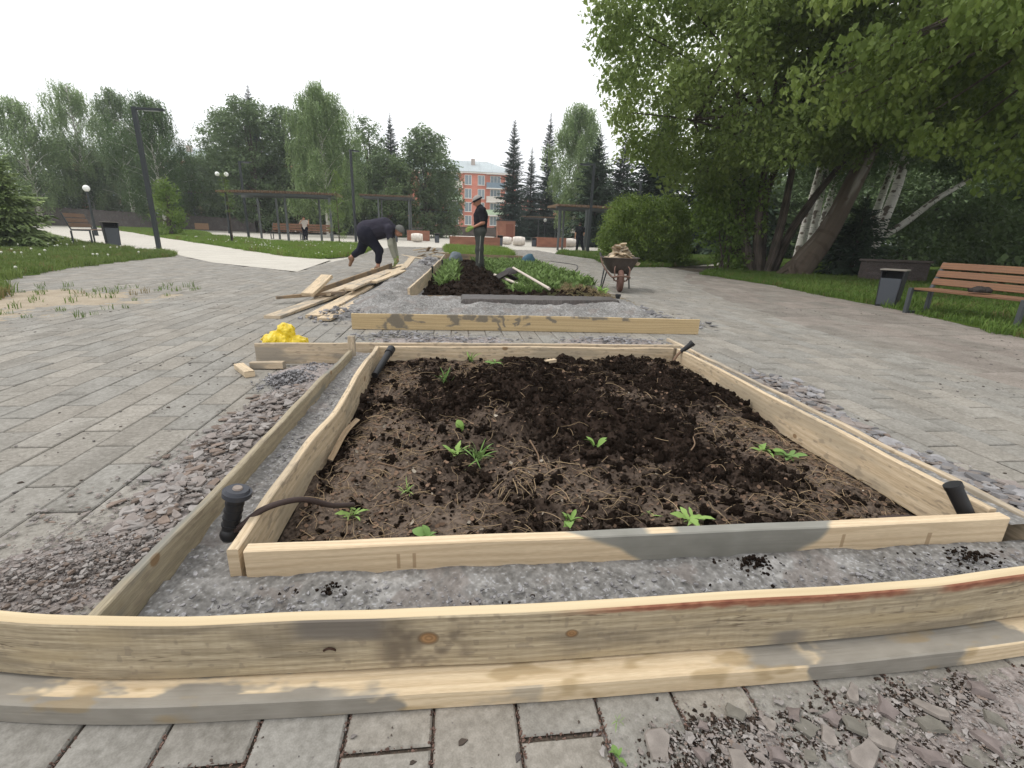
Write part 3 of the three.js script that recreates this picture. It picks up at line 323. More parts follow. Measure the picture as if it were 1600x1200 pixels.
// clods: faceted lumps of earth
function lump(seed, det = 1, flat = 0.75, rough = 0.45) { const g = mergeVertices((() => { const q = new THREE.IcosahedronGeometry(1, det); q.deleteAttribute('normal'); q.deleteAttribute('uv'); return q; })()); const p = g.attributes.position; for (let i = 0; i < p.count; i++) { const x = p.getX(i), y = p.getY(i), z = p.getZ(i), k = 1 + rough * n3(x * 1.6 + seed * 7, y * 1.6, z * 1.6) + 0.2 * rough * n3(x * 5, y * 5 + seed, z * 5); p.setXYZ(i, x * k, y * k * flat, z * k); } const uv = []; for (let i = 0; i < p.count; i++) uv.push(p.getX(i) * 0.5, p.getZ(i) * 0.5); g.setAttribute('uv', new THREE.Float32BufferAttribute(uv, 2)); g.computeVertexNormals(); return g; }
function chip(seed, n = 7, thick = 0.28) { // a broken flake: uneven outline, rough top
  const R = rng(seed + 900), out = []; for (let i = 0; i < n; i++) { const a = (i + 0.7 * (R() - 0.5)) / n * 6.283, r = (n > 7 ? 0.45 + 0.75 * R() : 0.6 + 0.5 * R()); out.push([Math.cos(a) * r, Math.sin(a) * r * 0.75]); }
  const pos = [], tri = (a, b, c) => pos.push(...a, ...b, ...c), ty = i => thick * (0.8 + 0.5 * hash(i, seed)); const T = out.map(([x, z], i) => [x * 0.9, ty(i), z * 0.9]), Bm = out.map(([x, z]) => [x, 0, z]), ct = [0, thick * 1.1, 0];
  for (let i = 0; i < n; i++) { const j = (i + 1) % n; tri(ct, T[j], T[i]); tri(T[i], T[j], Bm[j]); tri(T[i], Bm[j], Bm[i]); tri(Bm[i], Bm[j], [0, -0.02, 0]); }
  const g = new THREE.BufferGeometry(); g.setAttribute('position', new THREE.Float32BufferAttribute(pos, 3)); const uv = []; for (let i = 0; i < pos.length; i += 3) uv.push(pos[i] * 0.3 + seed * 0.3, pos[i + 2] * 0.3 + pos[i + 1]); g.setAttribute('uv', new THREE.Float32BufferAttribute(uv, 2)); g.computeVertexNormals(); return g;
}
const mEarth = M({ map: tSoil, bumpMap: bSoil, bumpScale: 0.01, roughness: 1, specularIntensity: 0.05 });
function scatter(name, geos, mat, n, place, cols, label, category, seed) { // one object: several shapes share the count
  const R = rng(seed), mats = [], cs = []; for (let k = 0; k < n * 5 && mats.length < n; k++) { const m = place(R); if (!m) continue; mats.push(m); const c = cols(R); cs.push(new THREE.Color(c[0], c[1], c[2])); }
  return stuff(name, geos, mat, mats, cs, label, category);
}
const darkEarth = R => { const t = 0.7 + 0.7 * R(); return [0.039 * t, 0.0275 * t, 0.021 * t]; };
const onSoil = (R, s0, s1, dark) => { const x = mix(-0.5, 1.57, R()), z = mix(-3.23, -1.09, R()), l = litter(x, z); if (dark ? R() < l * 0.85 : R() > l * 0.9 + 0.08) return null; const s = mix(s0, s1, R() ** 3); return [x, z, s]; };
scatter('soil_clods', lump(3, 2, 0.62, 1.15), mEarth, 2600, R => { const p = onSoil(R, 0.004, 0.024, true); return p && xf(p[0], soilY(p[0], p[1]) + p[2] * 0.15, p[1], R() * 6, R() * 6, R() * 6, p[2]); }, darkEarth, 'dark crumbled clods of earth over the near soil bed', 'soil', 51);
scatter('soil_crumbs', lump(8, 1, 0.7, 1.0), mEarth, 15000, R => { const p = onSoil(R, 0.002, 0.009, true); return p && xf(p[0], soilY(p[0], p[1]) + p[2] * 0.3, p[1], R() * 6, R() * 6, R() * 6, p[2]); }, R => { const t = 0.7 + 0.9 * R(); return [0.042 * t, 0.03 * t, 0.022 * t]; }, 'fine dark crumbs of earth in the near soil bed', 'soil', 52);
scatter('soil_clods', lump(3, 2, 0.62, 1.1), mEarth, 2200, R => { const x = mix(-0.5, 2.1, R()), z = mix(-16.5, -6.25, R()); if (x > 1.0 && R() < 0.8 && z < -7.4) return null; const s = mix(0.012, 0.055, R() ** 3); return xf(x, soil2Y(x, z) + s * 0.2, z, R() * 6, R() * 6, R() * 6, s); }, darkEarth, 'dark clods of earth in the far bed round the standing worker', 'soil', 53);
// dry leaf scraps, straw and roots lying on the soil
const scrapGeo = (() => { const g = new THREE.PlaneGeometry(1, 0.7, 3, 2); const p = g.attributes.position; for (let i = 0; i < p.count; i++) { const x = p.getX(i), y = p.getY(i); p.setXYZ(i, x * (1 - 0.5 * Math.abs(y)), y * (1 - 0.6 * Math.abs(x)), 0.35 * x * x + 0.12 * Math.sin(y * 5)); } g.rotateX(-Math.PI / 2); g.computeVertexNormals(); return g; })();
scatter('leaf_litter', scrapGeo, M({ side: THREE.DoubleSide, roughness: 0.95, color: 0xffffff }), 6500, R => { const p = onSoil(R, 0.004, 0.022, false); return p && xf(p[0], soilY(p[0], p[1]) + 0.004, p[1], (R() - 0.5) * 1.0, R() * 6.3, (R() - 0.5) * 1.0, p[2]); }, R => { const t = 0.5 + 0.9 * R(); return R() < 0.05 ? [0.3 * t, 0.26 * t, 0.21 * t] : [0.16 * t, 0.105 * t, 0.072 * t]; }, 'dry brown leaf scraps scattered over the near soil bed', 'leaf litter', 54);
const strawGeo = s => tube([[-0.5, 0, 0], [-0.2, 0.06 + 0.1 * hash(s, 1), 0.12 * (hash(s, 2) - 0.5)], [0.15, 0.08 * hash(s, 3), 0.3 * (hash(s, 4) - 0.5)], [0.5, 0.02, 0.25 * (hash(s, 5) - 0.5)]], 0.011, 3, 6);
for (const [s, n] of [[1, 1400], [2, 1400]]) scatter('straw', strawGeo(s), M({ roughness: 0.9, color: 0xffffff }), n, R => { const p = onSoil(R, 0.02, 0.13, false); return p && xf(p[0], soilY(p[0], p[1]) + 0.004, p[1], (R() - 0.5) * 0.5, R() * 6.3, (R() - 0.5) * 0.5, p[2]); }, R => { const t = 0.6 + 0.8 * R(); return [0.3 * t, 0.22 * t, 0.135 * t]; }, s === 1 ? 'pale dry straw and root threads over the near soil bed' : 'tangled dry grass stems over the near soil bed', 'straw', 60 + s);
// a few sticks and roots that can be picked out
const mRoot = M({ color: S(120, 100, 82), roughness: 0.95 });
[[[1.28, -1.95], [1.4, -2.02], [1.5, -1.93], 'thin bare root lying on the soil near the clean warm board'], [[0.93, -1.66], [1.0, -1.78], [1.16, -1.85], 'long forked root on the soil beside the leafy weed'], [[-0.3, -1.7], [-0.2, -1.66], [-0.08, -1.74], 'crooked twig on the litter near the warped board'], [[0.3, -1.8], [0.32, -1.65], [0.36, -1.56], 'dark twig in the middle of the litter'], [[1.22, -1.32], [1.3, -1.4], [1.42, -1.36], 'pale root curl near the front corner of the soil']].forEach(([a, b, c, l], i) => solo('root', limb([a, [mix(a[0], b[0], 0.5) + 0.012, mix(a[1], b[1], 0.5)], b, [mix(b[0], c[0], 0.5), mix(b[1], c[1], 0.5) - 0.014], c].map(([x, z]) => [x, soilY(x, z) + 0.008, z]), [0.0035, 0.003, 0.0026, 0.002, 0.0012], 6, 22, 0.3, i), mRoot, l, 'root'));
solo('bark_strip', board([[-0.49, 0.05, -1.75], [-0.47, 0.075, -1.95], [-0.445, 0.07, -2.12]], 0.006, 0.022, { up: [0.5, 1, 0], seed: 4, n: 10, wob: 0.006, ch: 0.001 }), mOld, 'dark splinter of wood leaning on the warped board', 'splinter');
solo('wooden_wedge', board([[0.575, soilY(0.575, -2.98) + 0.03, -2.98], [0.65, soilY(0.65, -3.03) + 0.05, -3.03]], 0.02, 0.03, { n: 3, seed: 2 }), mPine, 'small pale wedge of wood on the dark soil mound', 'wedge');
// ---------------------------------------------------------------- rubble and gravel
const mChunk = [[150, 144, 138], [138, 129, 126], [130, 128, 120]].map(c => M({ map: tRock, color: S(...c), roughness: 0.95 }));
const gFlake = [chip(11, 9, 0.22), chip(12, 10, 0.3), chip(13, 8, 0.18)];
const gChip = [chip(1, 7, 0.16), chip(2, 8, 0.12), chip(3, 6, 0.3)];
const brownGrey = R => { const t = 0.75 + 0.45 * R(), w = R(); return w < 0.1 ? [0.29 * t, 0.235 * t, 0.2 * t] : w < 0.6 ? [0.31 * t, 0.28 * t, 0.262 * t] : [0.37 * t, 0.352 * t, 0.338 * t]; };
const greyStone = R => { const t = 0.6 + 0.75 * R(); return [0.31 * t, 0.31 * t, 0.32 * t]; };
const blob = (R, c) => { const [x, z, rx, rz, a] = c[Math.floor(R() * c.length)]; const g = Math.sqrt(-2 * Math.log(R() + 1e-6)) * 0.55, b = R() * 6.283, u = Math.cos(b) * g * rx, v = Math.sin(b) * g * rz, ca = Math.cos(a || 0), sa = Math.sin(a || 0); return [x + u * ca - v * sa, z + u * sa + v * ca, g]; };
function rubble(label, n, spots, s0, s1, cols, seed, geo, heap = 0.05, lim = () => true, name = 'rubble', y0 = 0) {
  return scatter(name, geo, mRock, n, R => { const [x, z, g] = blob(R, spots); if (!lim(x, z)) return null; const s = mix(s0, s1, R() ** 3), h = 0.004 + heap * Math.max(0, 1 - g / 1.3) * R(); return xf(x, y0 + h + 0.002, z, (R() - 0.5) * (0.35 + h * 9), R() * 6.3, (R() - 0.5) * (0.35 + h * 9), s, s * (0.6 + 0.8 * R()), s * (0.6 + 0.5 * R())); }, cols, label, 'rubble', seed);
}
const west = (x, z) => x < -0.75 && z < frontZ(x) - 0.05;
const heapL = [[-1.02, -1.22, 0.17, 0.13, 0], [-1.1, -1.15, 0.16, 0.12, 0], [-0.92, -1.25, 0.1, 0.12, 0]], heapM = [[-0.97, -2.05, 0.13, 0.45, 0.08], [-0.92, -2.55, 0.14, 0.35, 0.1], [-0.95, -1.62, 0.1, 0.22, 0]], heapB = [[-0.92, -3.1, 0.14, 0.2, 0], [-1.0, -2.95, 0.14, 0.16, 0]];
for (let k = 0; k < 2; k++) rubble(k ? 'thin brown flakes of old mortar along the cement stained outer board' : 'broken mortar flakes along the cement stained outer board', 1700, heapM, 0.003, 0.036, brownGrey, 101 + k, gChip[k], 0.045, west);
rubble('heap of pale broken mortar and stones on the paving near the front corner', 2600, heapL, 0.002, 0.016, brownGrey, 104, gChip[2], 0.035, west);
rubble('crushed stone fines spilled round the front corner heap', 3000, heapL.map(([x, z, a, b]) => [x, z, a * 1.3, b * 1.3, 0]), 0.002, 0.009, brownGrey, 105, gChip[0], 0.01, west, 'gravel');
rubble('heap of blue grey gravel behind the outer board near the stake', 2200, heapB, 0.004, 0.015, greyStone, 106, lump(4, 0, 0.7, 0.6), 0.08, west, 'gravel');
rubble('fine chips strewn over the paving beside the outer board', 2200, [[-0.98, -2.2, 0.24, 0.9, 0.08], [-1.1, -1.4, 0.3, 0.4, 0]], 0.002, 0.012, brownGrey, 107, gChip[1], 0.004, west, 'gravel');
const heapR = [[2.12, -2.8, 0.14, 0.25, 0], [2.0, -2.2, 0.12, 0.35, 0], [1.98, -1.75, 0.12, 0.25, 0], [2.05, -1.4, 0.14, 0.2, 0]];
for (let k = 0; k < 2; k++) rubble(k ? 'brown flakes of mortar beside the outer board with stained top' : 'grey flakes of mortar beside the outer board with stained top', 800, heapR, 0.005, 0.055, k ? brownGrey : greyStone, 111 + k, gChip[k], 0.03, (x) => x > 1.74);
rubble('gravel and brown crumbs under the flakes by the stained top board', 1500, heapR, 0.002, 0.012, brownGrey, 113, gChip[2], 0.012, x => x > 1.73, 'gravel');
rubble('dark gravel between the near bed and the streaked board', 1500, [[-0.1, -4.15, 0.55, 0.2, 0], [1.4, -4.15, 0.45, 0.17, 0], [-0.5, -4.35, 0.4, 0.15, 0], [0.5, -3.7, 0.9, 0.12, 0]], 0.006, 0.03, greyStone, 115, gChip[0], 0.04, (x, z) => z < -3.42 && z > -4.58 && x < 2, 'gravel');
rubble('loose stones along the foot of the cement mound by the planks', 1700, [[-1.2, -5.4, 0.3, 0.4, 0], [-1.05, -6.5, 0.35, 0.8, 0], [-1.1, -8.5, 0.4, 1.2, 0], [-1.0, -10.5, 0.35, 1.2, 0]], 0.008, 0.05, greyStone, 116, gChip[2], 0.12, x => x < -0.68, 'gravel');
rubble('lumps of cement on the mound beyond the bending worker', 700, [[-0.8, -12.5, 0.3, 1.3, 0], [-0.8, -14.5, 0.3, 1.3, 0]], 0.015, 0.07, greyStone, 117, lump(6, 1, 0.7, 0.6), 0.24, x => x < -0.55, 'gravel');
rubble('stones and crusts at the outer end of the streaked board', 420, [[2.35, -5.6, 0.3, 0.3, 0], [2.55, -5.1, 0.25, 0.25, 0], [2.3, -6.2, 0.25, 0.3, 0]], 0.01, 0.07, greyStone, 118, gChip[1], 0.06, () => true, 'rubble');
// dust and fines that the rubble lies in
const tDust = tex(512, 512, (u, v) => { const g = 134 + 30 * (pf(u, v, 8, 8, 4, 2) - 0.5) + 50 * (pf(u, v, 120, 120, 2, 3) - 0.5) + 20 * (hash(u * 512, v * 512, 1) - 0.5); return [g + 5, g - 3, g - 7]; }); const mDust = M({ map: tDust, bumpMap: bMortar, bumpScale: 0.004, roughness: 1 });
function dust(x0, x1, z0, z1, f) { struct('rubble_dust', patch(x0, x1, z0, z1, Math.ceil((x1 - x0) / 0.011), Math.ceil(Math.abs(z1 - z0) / 0.011), (x, z) => Math.max(-0.03, f(x, z) - 0.007 + 0.012 * fb(x * 8, z * 8, 3, 4) + 0.006 * fb(x * 34, z * 34, 7, 2)), 1), mDust); }
const bump = (x, z, c) => c.reduce((m, [a, b, rx, rz, h]) => Math.max(m, h * (1.35 * Math.exp(-(((x - a) / rx) ** 2 + ((z - b) / rz) ** 2)) - 0.35)), -0.02);
dust(-1.5, -0.735, -3.33, -0.9, (x, z) => bump(x, z, [[-1.04, -1.2, 0.26, 0.2, 0.02], [-0.93, -2.1, 0.22, 0.6, 0.022], [-0.88, -2.7, 0.22, 0.5, 0.03], [-0.93, -3.1, 0.24, 0.26, 0.07], [-0.9, -1.6, 0.18, 0.3, 0.01]]));
dust(1.72, 2.5, -3.3, -1.1, (x, z) => bump(x, z, [[2.08, -2.75, 0.22, 0.4, 0.02], [1.95, -2.1, 0.2, 0.5, 0.022], [1.98, -1.5, 0.24, 0.4, 0.022]]));
dust(0.2, 1.5, -0.712, -0.4, (x, z) => bump(x, z, [[0.85, -0.56, 0.42, 0.13, 0.008], [1.15, -0.62, 0.3, 0.14, 0.012]]));
dust(-1.3, 2.1, -4.6, -3.4, (x, z) => bump(x, z, [[-0.1, -4.15, 0.7, 0.25, 0.02], [1.4, -4.15, 0.55, 0.2, 0.02], [0.5, -3.65, 1.0, 0.14, 0.016]]));
// specks of earth and mortar trodden over the paving
scatter('trodden_specks', gChip[2], mRock, 5200, R => { const x = mix(-5, 6, R() ** 0.9), z = -0.5 - 9 * R() ** 1.6; if ((z > -1.06 && z < -0.7) || (x > -0.75 && x < 1.8 && z > -3.4 && z < -0.74) || (x > -1.0 && x < 2.5 && z < -4.6)) return null; if (fb(x * 0.9, z * 0.9, 6, 3) < -0.05 + 0.25 * R()) return null; const s = mix(0.0025, 0.016, R() ** 5); return xf(x, 0.001, z, 0, R() * 6.3, 0, s, s * 0.7, s * 0.8); }, R => { const t = 0.5 + 0.6 * R(); return R() < 0.4 ? [0.12 * t, 0.1 * t, 0.085 * t] : [0.25 * t, 0.235 * t, 0.225 * t]; }, 'small dark specks of dirt and mortar trodden over the grey paving', 'grit', 119);
// stones pressed into the cement of the trenches
rubble('small stones in the cement strip behind the nearest board', 1900, [[-0.4, -0.93, 0.45, 0.11, 0], [0.3, -0.9, 0.6, 0.1, 0], [1.3, -0.93, 0.45, 0.1, 0]], 0.002, 0.011, greyStone, 121, gChip[2], 0.004, (x, z) => z < frontZ(x) - 0.032 && z > -1.03 && x > -0.66, 'gravel', 0.066);
rubble('small stones in the cement trench between the two side boards', 900, [[-0.63, -1.6, 0.06, 0.7, 0], [-0.63, -2.7, 0.06, 0.6, 0]], 0.002, 0.011, greyStone, 122, gChip[2], 0.004, (x, z) => x > -0.7 && x < -0.565 && z > -3.2 && z < -0.95, 'gravel', 0.078);
// spilled earth on the cement strip
for (const [x, z, r, n, l] of [[0.06, -0.86, 0.055, 300, 'dark spill of earth on the cement behind the nearest board'], [0.8, -1.02, 0.06, 220, 'crumbs of earth against the smeared board'], [1.42, -0.99, 0.1, 220, 'earth spilled near the corner of the smeared board'], [-0.31, -1.0, 0.04, 80, 'pinch of dark earth near the two nail marks']]) scatter('spilled_earth', lump(3, 0, 0.8, 0.7), mEarth, n, R => { const g = Math.sqrt(-2 * Math.log(R() + 1e-6)) * (R() < 0.35 ? 1.3 : 0.45), a = R() * 6.3; const zz = z + Math.sin(a) * g * r * 0.6; if (zz < -1.04 || zz > -0.815) return null; return xf(x + Math.cos(a) * g * r, 0.07 + 0.012 * Math.max(0, 1 - g), zz, R() * 6, R() * 6, R() * 6, mix(0.001, 0.007, R() ** 3)); }, R => { const t = 0.6 + 1.2 * R(); return [0.05 * t, 0.036 * t, 0.028 * t]; }, l, 'soil', 130 + Math.round(x * 10));
// foreground: crust, flakes and gravel at the corner nearest the camera
const heapF = [[0.78, -0.6, 0.3, 0.1, 0], [1.05, -0.55, 0.28, 0.1, 0], [1.05, -0.66, 0.24, 0.06, 0], [0.5, -0.6, 0.16, 0.06, 0]];
rubble('gravel and brown crumbs strewn over the front paving', 5200, heapF, 0.001, 0.005, brownGrey, 141, gChip[0], 0.003, (x, z) => z > -0.715, 'gravel');
rubble('thin broken crusts of mortar on the front paving', 420, heapF, 0.004, 0.014, brownGrey, 142, gChip[1], 0.006, (x, z) => z > -0.7, 'rubble');
scatter('joint_grit', gChip[2], mRock, 4200, R => { const i = Math.floor(mix(-8, 12, R())), x = -0.21 + i * PW, along = R() < 0.7; let px, pz; if (along) { px = x + (R() - 0.5) * 0.014; pz = mix(-0.74, -0.42, R()); } else { const o = (i & 1 ? 0.5 : 0); pz = 0.9 - (Math.round(mix(3.6, 4.7, R()) - o + 0.5) - 0.5 + o) * PL + (R() - 0.5) * 0.014; px = x + R() * PW; } if (pz < -0.73) return null; const s = mix(0.0015, 0.006, R() ** 2); return xf(px, -0.002, pz, R() * 6, R() * 6, R() * 6, s); }, R => { const t = 0.5 + 0.9 * R(); return [0.21 * t, 0.14 * t, 0.115 * t]; }, 'reddish grit filling the joints of the front paving', 'grit', 143);
scatter('spilled_earth', lump(3, 0, 0.6, 0.9), mEarth, 3000, R => { const [x, z] = blob(R, heapF); if (z < -0.715 || fb(x * 9, z * 9, 5, 3) < -0.02) return null; return xf(x, 0.001, z, R() * 6, R() * 6, R() * 6, mix(0.001, 0.006, R() ** 2)); }, R => { const t = 0.6 + 0.8 * R(); return [0.2 * t, 0.15 * t, 0.118 * t]; }, 'brown crumbs of dirt among the mortar flakes on the front paving', 'soil', 144);
{ // the larger pieces one can pick out
  const R = rng(150), spots = [[0.371, -0.612, 0.026], [0.44, -0.585, 0.018], [0.55, -0.66, 0.022], [0.6, -0.632, 0.014], [0.665, -0.648, 0.024], [0.67, -0.618, 0.026], [0.7, -0.6, 0.02], [0.735, -0.632, 0.02], [0.77, -0.612, 0.028], [0.8, -0.585, 0.022], [0.86, -0.64, 0.024], [0.92, -0.6, 0.026], [0.95, -0.63, 0.022], [1.0, -0.56, 0.03], [1.06, -0.6, 0.024], [0.5, -0.565, 0.022], [0.58, -0.575, 0.02], [0.64, -0.57, 0.02], [0.74, -0.56, 0.026], [0.86, -0.545, 0.028], [0.93, -0.53, 0.026], [0.42, -0.545, 0.02], [1.1, -0.66, 0.026], [1.0, -0.67, 0.018], [0.82, -0.68, 0.02], [0.47, -0.64, 0.014]];
  spots.forEach(([x, z, s], i) => { const m = solo('mortar_chunk', gFlake[i % 3], mChunk[i % 3], i === 0 ? 'pale flake of mortar lying alone on the front paving' : 'flat broken chunk of old mortar on the front paving corner', 'rubble', i === 0 ? null : 'mortar chunks on the front paving', [x, 0.006, z]); m.rotation.set((R() - 0.5) * 0.5, R() * 6.3, (R() - 0.5) * 0.5); m.scale.set(s * (0.9 + 0.6 * R()), s * (0.8 + 0.9 * R()), s * (0.8 + 0.6 * R())); });
}

// ---------------------------------------------------------------- weeds
const mLeaf = (r, g, b) => new THREE.MeshPhysicalMaterial({ color: S(r, g, b), roughness: 0.7, transmission: 0.3, thickness: 0, side: THREE.DoubleSide, specularIntensity: 0.4 });
function leafBlade(L, w, droop, lobes = 0, seed = 1) { // midrib folded, arching leaf along +x
  const n = 8, pos = [], idx = [], uv = []; for (let i = 0; i <= n; i++) { const t = i / n, x = L * t * (1 - droop * 0.25 * t), y = L * (0.35 * t - droop * 0.75 * t * t); let ww = w * Math.sin(Math.PI * Math.pow(t, 0.75)) * (0.35 + 0.65 * t); if (lobes) ww *= 0.55 + 0.45 * Math.abs(Math.sin(t * Math.PI * lobes)); pos.push(x, y + ww * 0.25, -ww, x, y, 0, x, y + ww * 0.25, ww); uv.push(t, 0, t, 0.5, t, 1); }
  for (let i = 0; i < n; i++) { const a = i * 3; idx.push(a, a + 1, a + 3, a + 1, a + 4, a + 3, a + 1, a + 2, a + 4, a + 2, a + 5, a + 4); } const g = new THREE.BufferGeometry(); g.setAttribute('position', new THREE.Float32BufferAttribute(pos, 3)); g.setAttribute('uv', new THREE.Float32BufferAttribute(uv, 2)); g.setIndex(idx); g.computeVertexNormals(); return g;
}
const mWeed = [mLeaf(134, 166, 88), mLeaf(120, 152, 84), mLeaf(150, 180, 100)];
const leafVar = { long: [leafBlade(1, 0.16, 0.5, 0, 1), leafBlade(1, 0.2, 0.8, 0, 2)], lobed: [leafBlade(1, 0.2, 0.4, 4.5, 3), leafBlade(1, 0.24, 0.7, 5.5, 4)], broad: [leafBlade(1, 0.3, 0.4, 0, 5), leafBlade(1, 0.34, 0.7, 0, 6)], blade: [leafBlade(1, 0.05, 0.5, 0, 7), leafBlade(1, 0.06, 0.9, 0, 8)] };
function weed(x, z, n, L, kind, label, seed, y, lift = 0.25) {
  const R = rng(seed), t = thing('weed', label, 'plant', [x, y ?? soilY(x, z), z], R() * 6, 'weeds in the near bed'); const mt = mWeed[seed % 3];
  for (let i = 0; i < n; i++) { const m = part('leaf', leafVar[kind][i % 2], mt, t), s = L * (0.46 + 0.5 * R()); m.scale.set(s, s * (0.6 + 0.8 * R()), s * (0.6 + 0.6 * R())); m.rotation.set((R() - 0.5) * 1.2, i / n * 6.283 + (R() - 0.5), lift * (R() + 0.2) * 1.6, 'YXZ'); m.position.set((R() - 0.5) * L * 0.25, 0.002 + R() * L * 0.1, (R() - 0.5) * L * 0.25); }
  return t;
}
weed(1.3, -1.72, 16, 0.1, 'long', 'leafy bright weed with drooping leaves beside the clean warm board', 201);
weed(1.39, -1.7, 10, 0.09, 'broad', 'smaller bright weed touching the leafy one near the clean warm board', 202);
weed(0.735, -1.25, 12, 0.085, 'lobed', 'jagged leaved weed just behind the smeared board', 203, undefined, 0.3);
weed(0.35, -1.275, 9, 0.075, 'broad', 'low weed with broad leaves behind the middle of the smeared board', 204);
weed(-0.09, -1.24, 7, 0.085, 'broad', 'two leaved seedling near the front of the soil', 205);
weed(-0.33, -1.37, 10, 0.07, 'lobed', 'feathery weed at the end of the black hose', 206);
weed(0.57, -1.74, 6, 0.085, 'broad', 'seedling with broad leaves standing in the middle of the soil', 207, undefined, 0.6);
weed(0.085, -1.7, 26, 0.12, 'blade', 'clump of thin grass blades in the litter', 208, undefined, 0.9);
weed(0.0, -1.74, 12, 0.08, 'lobed', 'jagged weed beside the clump of grass blades', 209, undefined, 0.5);
weed(0.03, -1.9, 4, 0.075, 'broad', 'upright folded leaf above the clump of grass blades', 210, undefined, 0.9);
weed(-0.065, -2.6, 14, 0.13, 'blade', 'tall pale grass shoot on the edge of the dark mound', 211, undefined, 1.2);
weed(-0.17, -1.5, 12, 0.07, 'blade', 'faint tuft of grass on the brown litter', 212, undefined, 0.8);
weed(0.1, -3.2, 14, 0.13, 'blade', 'grass tuft against the board closing the back of the bed', 213, undefined, 1.2);
weed(0.25, -3.05, 10, 0.09, 'lobed', 'small weed in front of the grass tuft at the back board', 214);
weed(0.63, -1.32, 8, 0.05, 'blade', 'thin seedling between the two weeds behind the smeared board', 215);
weed(0.31, -0.665, 10, 0.03, 'blade', 'tiny grass tuft in a joint of the front paving', 216, 0.0, 0.6);
weed(0.29, -0.6, 6, 0.03, 'broad', 'tiny broad leaved seedling in a joint of the front paving', 217, 0.0, 0.4);
// far bed greenery
scatter('bed_greenery', (() => { const R = rng(9); return merge(Array.from({ length: 9 }, (_, i) => leafVar[i % 3 ? 'blade' : 'long'][i % 2].clone().applyMatrix4(xf((R() - 0.5) * 0.5, 0, (R() - 0.5) * 0.5, 0, R() * 6.3, 0.5 + R() * 0.7, 0.5 + 0.5 * R())))); })(), mGrass, 3400, R => { const x = mix(-0.45, 2.55, R()), z = mix(-16.4, -7.2, R()); const side = x > 0.85 + 0.25 * fb(z, x, 3, 2) - 0.3 * sm(-10, -15, z), leftS = x < 0.02 && x > -0.3 && z < -8 && fb(x * 2, z * 1.2, 8, 3) > -0.08, hole = Math.hypot(x - 1.05, z + 8.2) < 0.5 || (x > 1.6 && z > -8.6); if (!(side || leftS) || (hole && R() < 0.93)) return null; if (R() < 0.25 && side && fb(x * 2, z * 2, 4, 2) < -0.1) return null; const s = mix(0.12, 0.28, R()); return xf(x, soil2Y(x, z) - 0.01, z, (R() - 0.5) * 0.3, R() * 6.3, (R() - 0.5) * 0.3, s, s * 1.1, s); }, R => { const t = 0.7 + 0.6 * R(); return [0.17 * t, 0.25 * t, 0.08 * t]; }, 'thick fresh green weeds in the far bed beside the standing worker', 'weeds', 301);
scatter('dry_grass', strawGeo(3), M({ roughness: 0.95, color: 0xffffff }), 900, R => { const x = mix(1.5, 2.5, R()), z = mix(-9.2, -6.4, R()); return xf(x, soil2Y(x, z) * (1 - sm(2.1, 2.45, x)) + 0.02, z, (R() - 0.5) * 0.6, R() * 6.3, (R() - 0.5) * 0.6, mix(0.08, 0.26, R())); }, R => { const t = 0.5 + 0.8 * R(); return [0.26 * t, 0.2 * t, 0.11 * t]; }, 'dry brown grass at the corner of the far bed', 'dry grass', 302);
[[2.22, -7.3, 18, 0.3, 'tall leafy weed at the outer corner of the far bed'], [2.55, -10.2, 16, 0.3, 'bushy weed leaning over the paving from the far bed'], [0.85, -8.0, 14, 0.22, 'leafy weed beside the shovel in the far bed']].forEach(([x, z, n, L, l], i) => { const t = weed(x, z, n, L, 'long', l, 320 + i, 0.03, 0.9); t.userData.group = 'weeds in the far bed'; });

